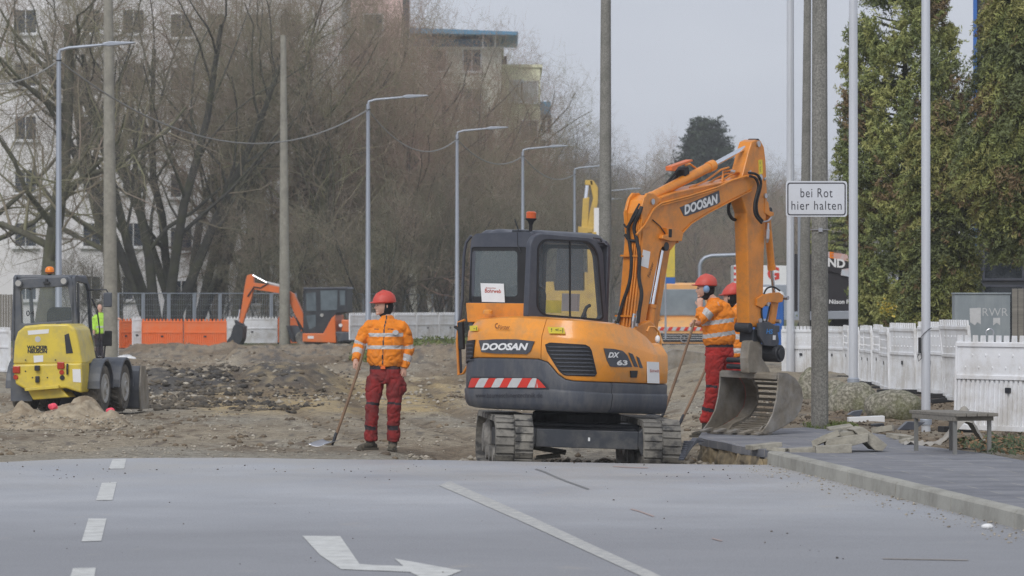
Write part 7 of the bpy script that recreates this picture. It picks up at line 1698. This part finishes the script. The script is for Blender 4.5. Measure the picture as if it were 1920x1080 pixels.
LTREES = [('old', 78, 172, -150, 10, 'large bare tree with thick trunk just left of the first street lamp'),
 ('old2', -85, 176, -150, 80, 'bare tree whose limbs reach in from the left edge'),
 ('multi', 300, 178, -150, 0, 'many-stemmed bare tree between the tall concrete pole and the orange barriers'),
 ('multi', 352, 188, -110, 70, 'many-stemmed bare tree with dark leaning stems above the orange barriers'),
 ('old2', 215, 196, -90, 200, 'bare tree directly behind the tallest concrete pole'),
 ('dense2', 440, 186, -90, 30, 'bare tree left of the second concrete pole above the digging arm'),
 ('dense', 515, 196, -100, 140, 'bare tree just behind the second concrete pole'),
 ('dense', 588, 186, -100, 60, 'reddish brown bare tree right of the second concrete pole'),
 ('dense2', 645, 182, -90, 110, 'bare tree above the mini excavator cab'),
 ('dense', 702, 204, -55, 15, 'reddish bare tree with rounded crown right of the second street lamp'),
 ('dense2', 770, 196, 20, 160, 'greenish bare tree behind the lone worker'),
 ('dense', 822, 214, 40, 250, 'bare tree below the left end of the blue roof'),
 ('dense2', 872, 226, 48, 40, 'greenish bare tree below the middle of the blue roof'),
 ('dense', 918, 222, 85, 90, 'brown bare tree behind the third street lamp head'),
 ('dense2', 945, 244, 90, 300, 'bare tree with sparse top in front of the cream block'),
 ('dense2', 975, 238, 180, 210, 'bare tree at the foot of the cream block'),
 ('dense', 1000, 252, 225, 20, 'bare tree under the cream block beside the fourth lamp'),
 ('dense', 1040, 262, 280, 130, 'low brown bare tree behind the excavator beacon'),
 ('dense2', 925, 206, 230, 220, 'short bare tree behind the excavator cab roof'),
 ('dense', 850, 202, 190, 120, 'shorter brown bare tree just left of the third street lamp'),
 ('dense', 612, 214, -110, 75, 'reddish bare tree standing close in front of the pink tower'),
 ('dense2', 675, 216, -75, 190, 'greenish bare tree in front of the right half of the pink tower'),
 ('dense', 745, 226, 0, 5, 'bare tree whose top reaches the right edge of the pink tower'),
 ('dense2', 800, 232, 52, 100, 'bare tree close in front of the left wing of the blue-roofed block'),
 ('dense', 890, 240, 75, 330, 'bare tree close in front of the right wing of the blue-roofed block'),
 ('dense', 400, 200, -120, 290, 'bare tree between the many-stemmed tree and the second concrete pole'),
 ('dense', 740, 186, 130, 320, 'shorter brown bare tree above the helmet of the lone worker')]
for key, px, d, yt, rz, lb in LTREES: tree('bare_tree', key, px, d, CH + (HOR - yt) * d / FPX, rz, lb, GT, wx=.9 if key.startswith('dense') and px > 720 else 1.)
for i, (px, d, h) in enumerate(((420, 188, 6), (500, 176, 6.5), (585, 190, 7), (650, 192, 7.5), (700, 178, 7), (750, 186, 8), (800, 190, 8), (850, 196, 8.5), (905, 200, 8.5), (955, 214, 9), (1010, 224, 9), (1062, 236, 9), (1110, 250, 9), (200, 182, 4.5), (135, 186, 4))):
    tree('shrub', 'bush', px, d, h, i * 50, ['bare shrub at the foot of the trees, above ' + q for q in ('the orange barriers', 'the digging arm', 'the concrete pole pair', 'the mini excavator', 'the lone worker', 'the leftmost far white barrier', 'the second far white barrier', 'the last far white barriers', 'the left part of the cab roof', 'the cab roof centre', 'the cab roof right end', 'the yellow arm', 'the boom hoses', 'the narrow white barrier end', 'the lime-jacketed worker')][i], 'bare shrubs under the street trees')
for i, (px, d, h) in enumerate(((1072, 330, 17.3), (1118, 345, 16.4), (1050, 310, 14.5), (1150, 350, 13.5), (1092, 320, 15.), (1135, 330, 14.))): tree('birch_tree', 'birch', px, d, h, i * 70, ['birch left of the grey concrete pole, under open sky', 'birch touching the grey concrete pole', 'low birch beside the white balcony windows', 'low birch just right of the grey concrete pole', 'birch in the middle of the thin group', 'birch half hidden by the grey concrete pole'][i], 'thin birches in the distance')
# far wood, trees one can tell apart along its edge
wl_ = [(1165, 400, 13, 'left of the raised boom'), (1195, 410, 14.5, 'above the boom head'), (1225, 420, 16.5, 'with a tall thin top above the boom cylinder'), (1255, 415, 15, 'behind the boom lamp'), (1285, 425, 17, 'left of the pine'), (1310, 400, 14, 'under the pine'), (1345, 405, 15, 'right under the pine'), (1375, 410, 15.5, 'behind the chrome arm rod'), (1400, 415, 14, 'behind the stick'), (1440, 410, 13.8, 'right of the stick top'), (1465, 400, 12.5, 'left of the first flagpole'), (1495, 410, 13.5, 'beside the road sign'), (1560, 400, 14.5, 'between the road sign pole and the conifer'), (1580, 405, 12, 'at the conifer edge')]
for i, (px, d, h, q) in enumerate(wl_): tree('bare_tree', 'wood' if i % 3 == 0 else ('dense2' if i % 2 else 'dense'), px, d, h * 1.12, i * 47, 'far hazy bare tree ' + q, 'far trees of the wood edge')
for i in range(16): tree('bare_tree', 'dense2' if i % 2 else 'dense', 1045 + i * 33 + 9 * math.sin(i * 5), 385 - (i % 3) * 12, 11.5 + 1.5 * math.sin(i * 2.3), i * 61, 'low far bare tree in the front row of the wood, ' + ['behind the yellow arm', 'behind the white canister', 'behind the grey concrete pole', 'behind the boom hoses', 'behind the lower boom', 'under the boom bend', 'under the boom name plate', 'above the orange van', 'above the van roof end', 'over the helmets', 'left of the stick', 'behind the lower stick', 'behind the linkage', 'behind the first flagpole', 'behind the road sign', 'behind the advert trailer'][i], 'low trees of the front wood row')
# the wood behind as one mass
segs = []
wsrc = KT['wood'][1]; nv = len(wsrc.vertices); co = np.empty(nv * 3, np.float32); wsrc.vertices.foreach_get('co', co); co = co.reshape(-1, 3)
nf = len(wsrc.polygons); fi_ = np.empty(nf * 4, np.int32); wsrc.loops.foreach_get('vertex_index', fi_); fi_ = fi_.reshape(-1, 4)
VV, FF = [], []
sel = RNG.random(nf) < .75; fsel = fi_[sel]
for i in range(30):
    px = 1000 + i * 24; d = 450 + 25 * math.sin(i * 3.1); a = i * 1.7; k = (.98 + .12 * math.sin(i * 1.9)) * (1 if px < 1500 else .85); c_, s_ = math.cos(a), math.sin(a)
    v = co * k * np.array((2.1, 2.1, 1.)) ; v = np.column_stack([v[:, 0] * c_ - v[:, 1] * s_ + X_of(px, d), v[:, 0] * s_ + v[:, 1] * c_ + d, v[:, 2]]); VV.append(v); FF.append(fsel + i * nv)
o = npmesh('woods', np.concatenate(VV), np.concatenate(FF), twm['far']); tag(o, 'far grey-brown wood closing the street behind everything', 'woods', None, 'stuff')
hm_ = mat('hill_growth', (.085, .08, .055), .95, var=.3, scale=.08)
mb = MB()
def hill(u, v): X = -80 + 260 * u; return Vector((X, 470 + 60 * v, -1 + (5.5 + 2.0 * nz(X * .03, 1) + 1.2 * nz(X * .15, 4)) * math.sin(PI * min(1, v * 1.2 + .02)) ** .5 if v < .8 else 3))
mb.grid(hill, 160, 8); o = mb.build('hills', hm_, None, smooth=True); o['kind'] = 'structure'

# ---------------- evergreens ----------------
gcol = [mat('needle_' + n_, c, .7, var=.3, scale=5) for n_, c in (('a', (.19, .225, .075)), ('b', (.26, .285, .09)), ('c', (.33, .335, .11)), ('d', (.14, .165, .065)))]
gcol2 = [mat('frond_' + n_, c, .7, var=.3, scale=5) for n_, c in (('a', (.165, .19, .058)), ('b', (.225, .24, .07)), ('c', (.275, .265, .085)), ('d', (.13, .15, .06)), ('e', (.21, .145, .07)))]
def conifer(name, lb, px, d, h, prof, nsp, lps, size, mats, seed, z0=.5, droop=.5, squash=1., base_z=.15, weights=None, clump=.5, upright=False, trunk_r=.13, lean=0.):
    rs = np.random.default_rng(seed); e = empty(name, (X_of(px, d), d, base_z), 0, lb, 'tree', None)
    mb = MB(); mb.tube([(0, 0, -.2), (0, 0, h * .3), (.05, 0, h * .6), (0, 0, h * .92)], [trunk_r, trunk_r * .8, trunk_r * .5, .02], 10)
    for i in range(60):
        z = z0 + (h - z0) * rs.random() ** 1.1 * .9; a = rs.uniform(0, 2 * PI); r_ = np.interp(z / h, [p[0] for p in prof], [p[1] for p in prof]) * .85
        mb.tube([(0, 0, z), (math.cos(a) * r_ * .5, math.sin(a) * r_ * .5, z + .1 - droop * .1), (math.cos(a) * r_, math.sin(a) * r_, z + .25 - droop * .5)], [.03, .02, .008], 5)
    mb.build('trunk', bark['dark'], e, smooth=True)
    P_, Nn, MI = [], [], []
    cnt = 0
    while cnt < nsp:
        z = z0 + (h - z0) * rs.random(); a = rs.uniform(0, 2 * PI); R_ = np.interp(z / h, [p[0] for p in prof], [p[1] for p in prof]) * (1 + .16 * nz(math.cos(a) * 2 + seed, math.sin(a) * 2, z * 1.1) + .14 * nz(math.cos(a) * 5, math.sin(a) * 5 + seed, z * 2.6))
        if rs.random() > (R_ / max(p[1] for p in prof)) ** .7: continue
        rr = R_ * (1 - .55 * rs.random() ** 1.8)
        dn = nz(math.cos(a) * rr * 1.6 + seed, math.sin(a) * rr * 1.6, z * 1.7)
        if dn < -.08 and rs.random() < clump: continue
        cnt += 1
        c = np.array((math.cos(a) * rr, math.sin(a) * rr * squash, z)); od = np.array((math.cos(a), math.sin(a), .35 - droop * 1.2)); od /= np.linalg.norm(od)
        if upright: od = np.array((math.cos(a) * .55, math.sin(a) * .55, rs.uniform(.2, 1.0))) + rs.normal(0, .25, 3); od /= np.linalg.norm(od)
        sdv = np.cross(od, (0, 0, 1)) + (rs.normal(0, .6, 3) if upright else 0); sdv /= np.linalg.norm(sdv); L_ = size * rs.uniform(5.5, 10); n = lps
        t = rs.random(n) ** .8; wdt = (rs.random(n) - .5) * 2 * (1 - t * .6) * L_ * .42
        p = c + od * (t[:, None] * L_ - L_ * .3) + sdv * wdt[:, None] + np.array((0, 0, -1)) * (np.abs(wdt) * droop * .8 + t ** 2 * L_ * droop * .6)[:, None] + rs.normal(0, size * .35, (n, 3))
        P_.append(p); nn = rs.normal(0, .6, (n, 3)) + np.array((0, 0, .15 if upright else .7)) + (np.array((math.cos(a), math.sin(a), 0)) * .5 if upright else od * .3); Nn.append(nn / np.linalg.norm(nn, axis=1, keepdims=True))
        kk = nz(c[0] * 1.1 + 7, c[1] * 1.1, c[2] * .9 + seed) + .25 * rs.normal(); w_ = len(mats); idx = 1 if kk > -.05 else 0
        if kk > .25: idx = 2
        if kk < -.35: idx = 3
        if w_ > 4 and nz(c[0] * .9, c[1] * .9 + 3, c[2] * 1.2) + .25 * rs.normal() > .42: idx = 4
        MI.append(np.full(n, idx))
    P_ = np.concatenate(P_); Nn = np.concatenate(Nn); MI = np.concatenate(MI); n = len(P_)
    u = rs.normal(size=(n, 3)); u[:, 2] -= droop; u -= Nn * np.sum(u * Nn, 1, keepdims=True); u /= np.linalg.norm(u, axis=1, keepdims=True); v = np.cross(Nn, u); s_ = size * rs.uniform(.6, 1.3, (n, 1)); u = u * s_; v = v * s_ * .3; u = u * 1.15
    V = np.stack([P_ - u, P_ - v, P_ + u, P_ + v], 1).reshape(-1, 3); npmesh('crown', V, np.arange(4 * n).reshape(n, 4), mats, e, MI)
    return e
pr1 = [(0, .6), (.12, .78), (.28, .95), (.42, 1.25), (.55, 1.28), (.72, 1.15), (.85, .85), (.94, .5), (1, .12)]
conifer('conifer', 'tall dark green conifer between the second and third flagpoles', 1694, 82., 8.9, pr1, 3900, 42, .044, gcol + [gcol2[4]], 3, droop=.1, clump=.93, z0=.3, upright=True)
pr2 = [(0, .3), (.2, .45), (.33, .95), (.42, 1.45), (.5, 1.45), (.6, 1.12), (.75, .98), (1, .5)]
conifer('conifer', 'drooping yellow-green conifer filling the right edge', 1946, 76., 9.6, pr2, 4800, 42, .044, gcol2, 8, droop=.75, clump=.45, z0=2.5)
pr3 = [(0, .5), (.3, .62), (.6, .66), (.85, .55), (1, .1)]
conifer('conifer', 'shorter rusty-tinged conifer between the tall dark one and the drooping one', 1764, 79., 5.6, pr3, 2000, 42, .044, gcol2, 15, droop=.6, clump=.5, z0=.4)
conifer('conifer', 'dark conifer behind the black advert trailer', 1580, 128., 5.2, [(0, .9), (.5, 1.2), (.8, .9), (1, .3)], 1000, 34, .06, gcol, 21, droop=.2, z0=.2)
# pine on the far ridge
conifer('pine_tree', 'dark rounded pine rising above the wood behind the boom', 1326, 395., 19.6, [(0, 1.0), (.3, 2.6), (.5, 3.1), (.66, 2.9), (.78, 2.3), (.9, 1.2), (1, .2)], 3400, 16, .22, [mat('pine_' + str(i), c, .8) for i, c in enumerate(((.022, .036, .02), (.032, .05, .028), (.042, .06, .032), (.014, .024, .015)))], 33, z0=5, droop=0., base_z=0, clump=.8, trunk_r=.3)
conifer('pine_tree', 'small dark pine beside the big one on the far ridge', 1292, 400., 15.5, [(0, .5), (.6, 1.2), (.85, .9), (1, .2)], 500, 14, .22, [mat('pineb_' + str(i), c, .8) for i, c in enumerate(((.022, .036, .02), (.032, .05, .028), (.042, .06, .032), (.014, .024, .015)))], 35, z0=8, droop=0., base_z=0, clump=.8, trunk_r=.2)
# little yellow blossoms shrub by the conifer
def yb(N): p = np.array([P(random.gauss(1664, 8), random.gauss(578, 7), 80.8)[:] for _ in range(N)]); return p, RNG.normal(size=(N, 3))
o = leaf_cloud('flowering_shrub', 260, nrmz(yb), .035, [M['yellow'], gcol2[1]]); tag(o, 'small yellow flowering shrub at the foot of the dark conifer', 'shrub')
# ---------------- buildings ----------------
def building(name, lb, px0, px1, pyt, d, depth, wall, wins=(), floor_px=None, yaw=0., gr=None, extra=None, wx=.5, wz=.67):
    k = 1 / S(d); X0, X1 = (px0 - 960) * k, (px1 - 960) * k; H = CH + (HOR - pyt) * k
    e = empty(name, (X0, d, 0), yaw, lb, 'building', gr); W_ = X1 - X0
    mb = MB(); mb.box((W_ / 2, depth / 2, H / 2 - .5), (W_, depth, H + 1)); wl2 = mb.build('wall', wall, e)
    for (px, py, w_, h_, m) in wins:
        c = Vector(((px - px0) * k, -.0, CH + (HOR - py) * k))
        f = MB(); fo = [(c.x - w_ / 2, c.z - h_ / 2), (c.x + w_ / 2, c.z - h_ / 2), (c.x + w_ / 2, c.z + h_ / 2), (c.x - w_ / 2, c.z + h_ / 2)]; fi = [(c.x + (x - c.x) * .86, c.z + (z - c.z) * .9) for x, z in fo]
        ring(f, fo, fi, BX, -.05, .02); f.bar((c.x, -.02, c.z - h_ / 2), (c.x, -.02, c.z + h_ / 2), .06, .04, (1, 0, 0)); f.box((c.x, -.1, c.z - h_ / 2 - .05), (w_ + .2, .2, .08)); wo_ = f.build('window', M['white'], e)
        p = MB(); p.prism(fi, BX, -.01, -.005); p.build('pane', m, wo_)
        if extra: 
            q = MB(); q.box((c.x + w_ * .8, -.012, c.z), (w_ * .5, .02, h_)); q.build('shutter_panel', extra, e)
    mb = MB(); mb.box((W_ / 2, depth / 2, H + .05), (W_ + .3, depth + .3, .2)); mb.build('parapet', wall, e)
    return e, k, H
wd = glass('window_dark', (.035, .045, .06), 1.)
wb1 = mat('render_white', (.82, .80, .80), .9, var=.04, scale=.3, stretch=(1, 1, .4), dirt=(.66, .65, .66), dirtamt=.35, dirtscale=.3)
wins = []
for r_ in range(7):
    for c_ in (-60, 48, 172, 250, 340, 405, 480, 545): wins.append((c_, -60 + 100 * r_ + (8 if c_ > 300 else 0), 1.0 if c_ in (405, 172) else 1.25, 1.3, wd))
wins = [w_ for w_ in wins if w_[1] < 600]
building('apartment_block', 'pale multi-storey block behind the large bare trees at upper left', -150, 640, -160, 208, 12, wb1, wins, gr=None)
pk = mat('render_pink', (.78, .56, .52), .9, var=.05, scale=.3)
e, k, H = building('tower_block', 'pink tower block standing behind the tree tops, right of the pale block', 560, 757, -120, 232, 14, pk, [(615, -40 + 86 * r_, 1.2, 1.3, wd) for r_ in range(7)] + [(700, -40 + 86 * r_, 1.2, 1.3, wd) for r_ in range(7)])
mb = MB(); mb.box(((757 - 560) * k + .12, .5, H - 3.7 - 1.2), (.35, 1.2, 4.6)); mb.build('balcony_rail', M['cab_grey'], e)
cream = mat('render_cream', (.80, .78, .56), .9, var=.04, scale=.3); cream2 = mat('render_pale', (.78, .77, .68), .9, var=.04, scale=.3)
e, k, H = building('blue_roofed_block', 'cream block with a blue projecting flat roof above the trees', 760, 940, 92, 262, 14, cream2, [(885, 112 + 76 * r_, 1.3, 1.6, wd) for r_ in range(4)] + [(820, 112 + 76 * r_, 1.3, 1.6, wd) for r_ in range(4)])
W_ = 180 * k; br = mat('roof_blue', (.11, .27, .42), .5, var=.06)
mb = MB(); mb.box((W_ / 2 - .5, 5, H + .35), (W_ - .9, 9, .7)); mb.build('attic_wall', br, e)
mb = MB(); mb.prism([(-1.5, H + .95), (W_ + 1, H + .78), (W_ + 1.1, H + 1.0), (-1.5, H + 1.32)], BX, -2.2, 11); mb.build('roof', br, e)
mb = MB(); mb.cyl((W_ - 1.2, -1.2, H), (W_ - 1.2, -1.2, H + .85), .05); mb.cyl((W_ - .4, -1.2, H), (W_ - .4, -1.2, H + .85), .05); mb.build('roof_post', M['white'], e)
e, k, H = building('cream_block', 'lower cream block with blue balcony at its right corner', 938, 1013, 125, 272, 12, cream, [(992, 172, 1.3, 1.5, M['reflect']), (968, 170, 1., 1.5, M['reflect']), (992, 245, 1.3, 1.5, wd)])
q = lambda px, py: Vector(((px - 938) * k, 0, CH + (HOR - py) * k))
mb = MB(); a = q(1013, 215); b = q(1033, 190); mb.box(((a.x + b.x) / 2, 1.6, (a.z + b.z) / 2), (b.x - a.x, 2.6, b.z - a.z)); mb.build('balcony', br, e)
mb = MB(); a = q(1011, 217); b = q(1034, 213); mb.box(((a.x + b.x) / 2, 1.6, (a.z + b.z) / 2 - .1), (b.x - a.x, 2.8, .2)); mb.box((q(938, 122).x, .3, q(0, 128).z + .35), (.9, .4, 1.0)); mb.build('balcony_slab', M['cab_grey'], e)
mb = MB(); a = q(1014, 620); b = q(1038, 219); mb.box(((a.x + b.x) / 2, 1.9, (a.z + b.z) / 2), (b.x - a.x, 3, b.z - a.z)); mb.build('stair_wall', M['white'], e)
for px in (1019, 1030):
    for py in (235, 275, 315): c = q(px, py); f = MB(); f.box((c.x, .38, c.z), (.26, .02, .95)); f.build('window', wd, e)
# blue glazed building at the right edge
d = 92.; k = 1 / S(d); X0 = (1826 - 960) * k; e = empty('office_building', (X0, d, 0), R(-7.2), 'dark glazed building with bright blue corner post behind the drooping conifer', 'building')
mb = MB(); mb.box((5, 4, 6), (9.9, 8, 12.5)); mb.build('wall', M['dark'], e)
mb = MB(); mb.box((.03, -.02, 6), (.09, .12, 12.6)); mb.build('corner_post', M['blue'], e)
for z in range(8):
    for x in range(4):
        f = MB(); x0 = .2 + x * 1.05; z0 = .8 + z * 1.4; ring(f, [(x0, z0), (x0 + .95, z0), (x0 + .95, z0 + 1.3), (x0, z0 + 1.3)], [(x0 + .05, z0 + .05), (x0 + .9, z0 + .05), (x0 + .9, z0 + 1.25), (x0 + .05, z0 + 1.25)], BX, -.04, 0.01); wo_ = f.build('window', M['cab_grey'], e)
        p = MB(); p.prism([(x0 + .05, z0 + .05), (x0 + .9, z0 + .05), (x0 + .9, z0 + 1.25), (x0 + .05, z0 + 1.25)], BX, -.02, -.015); p.build('pane', M['glass_dk'], wo_)
e = empty('low_building', P(1800, 600, 100.), 0, 'small white rendered wall piece seen between the conifers at right', 'building'); k = .01333
mb = MB(); mb.box((0, 1, 1.2), (.42, 2, 3.)); mb.build('wall', M['white'], e); mb = MB(); mb.box((.0, .9, 2.75), (.6, 2.2, .1)); mb.build('roof_edge', M['galv'], e)
# ---------------- haze ----------------
hb = MB(); hb.box((10, 290, 17), (420, 620, 38)); hz = bpy.data.materials.new('haze_air'); hz.use_nodes = True; n = hz.node_tree.nodes; n.remove(n['Principled BSDF']); vol = n.new('ShaderNodeVolumePrincipled')
vol.inputs['Color'].default_value = (.96, .975, 1, 1); vol.inputs['Density'].default_value = .00042; hz.node_tree.links.new(vol.outputs[0], n['Material Output'].inputs['Volume'])
o = hb.build('haze', hz); o['kind'] = 'stuff'
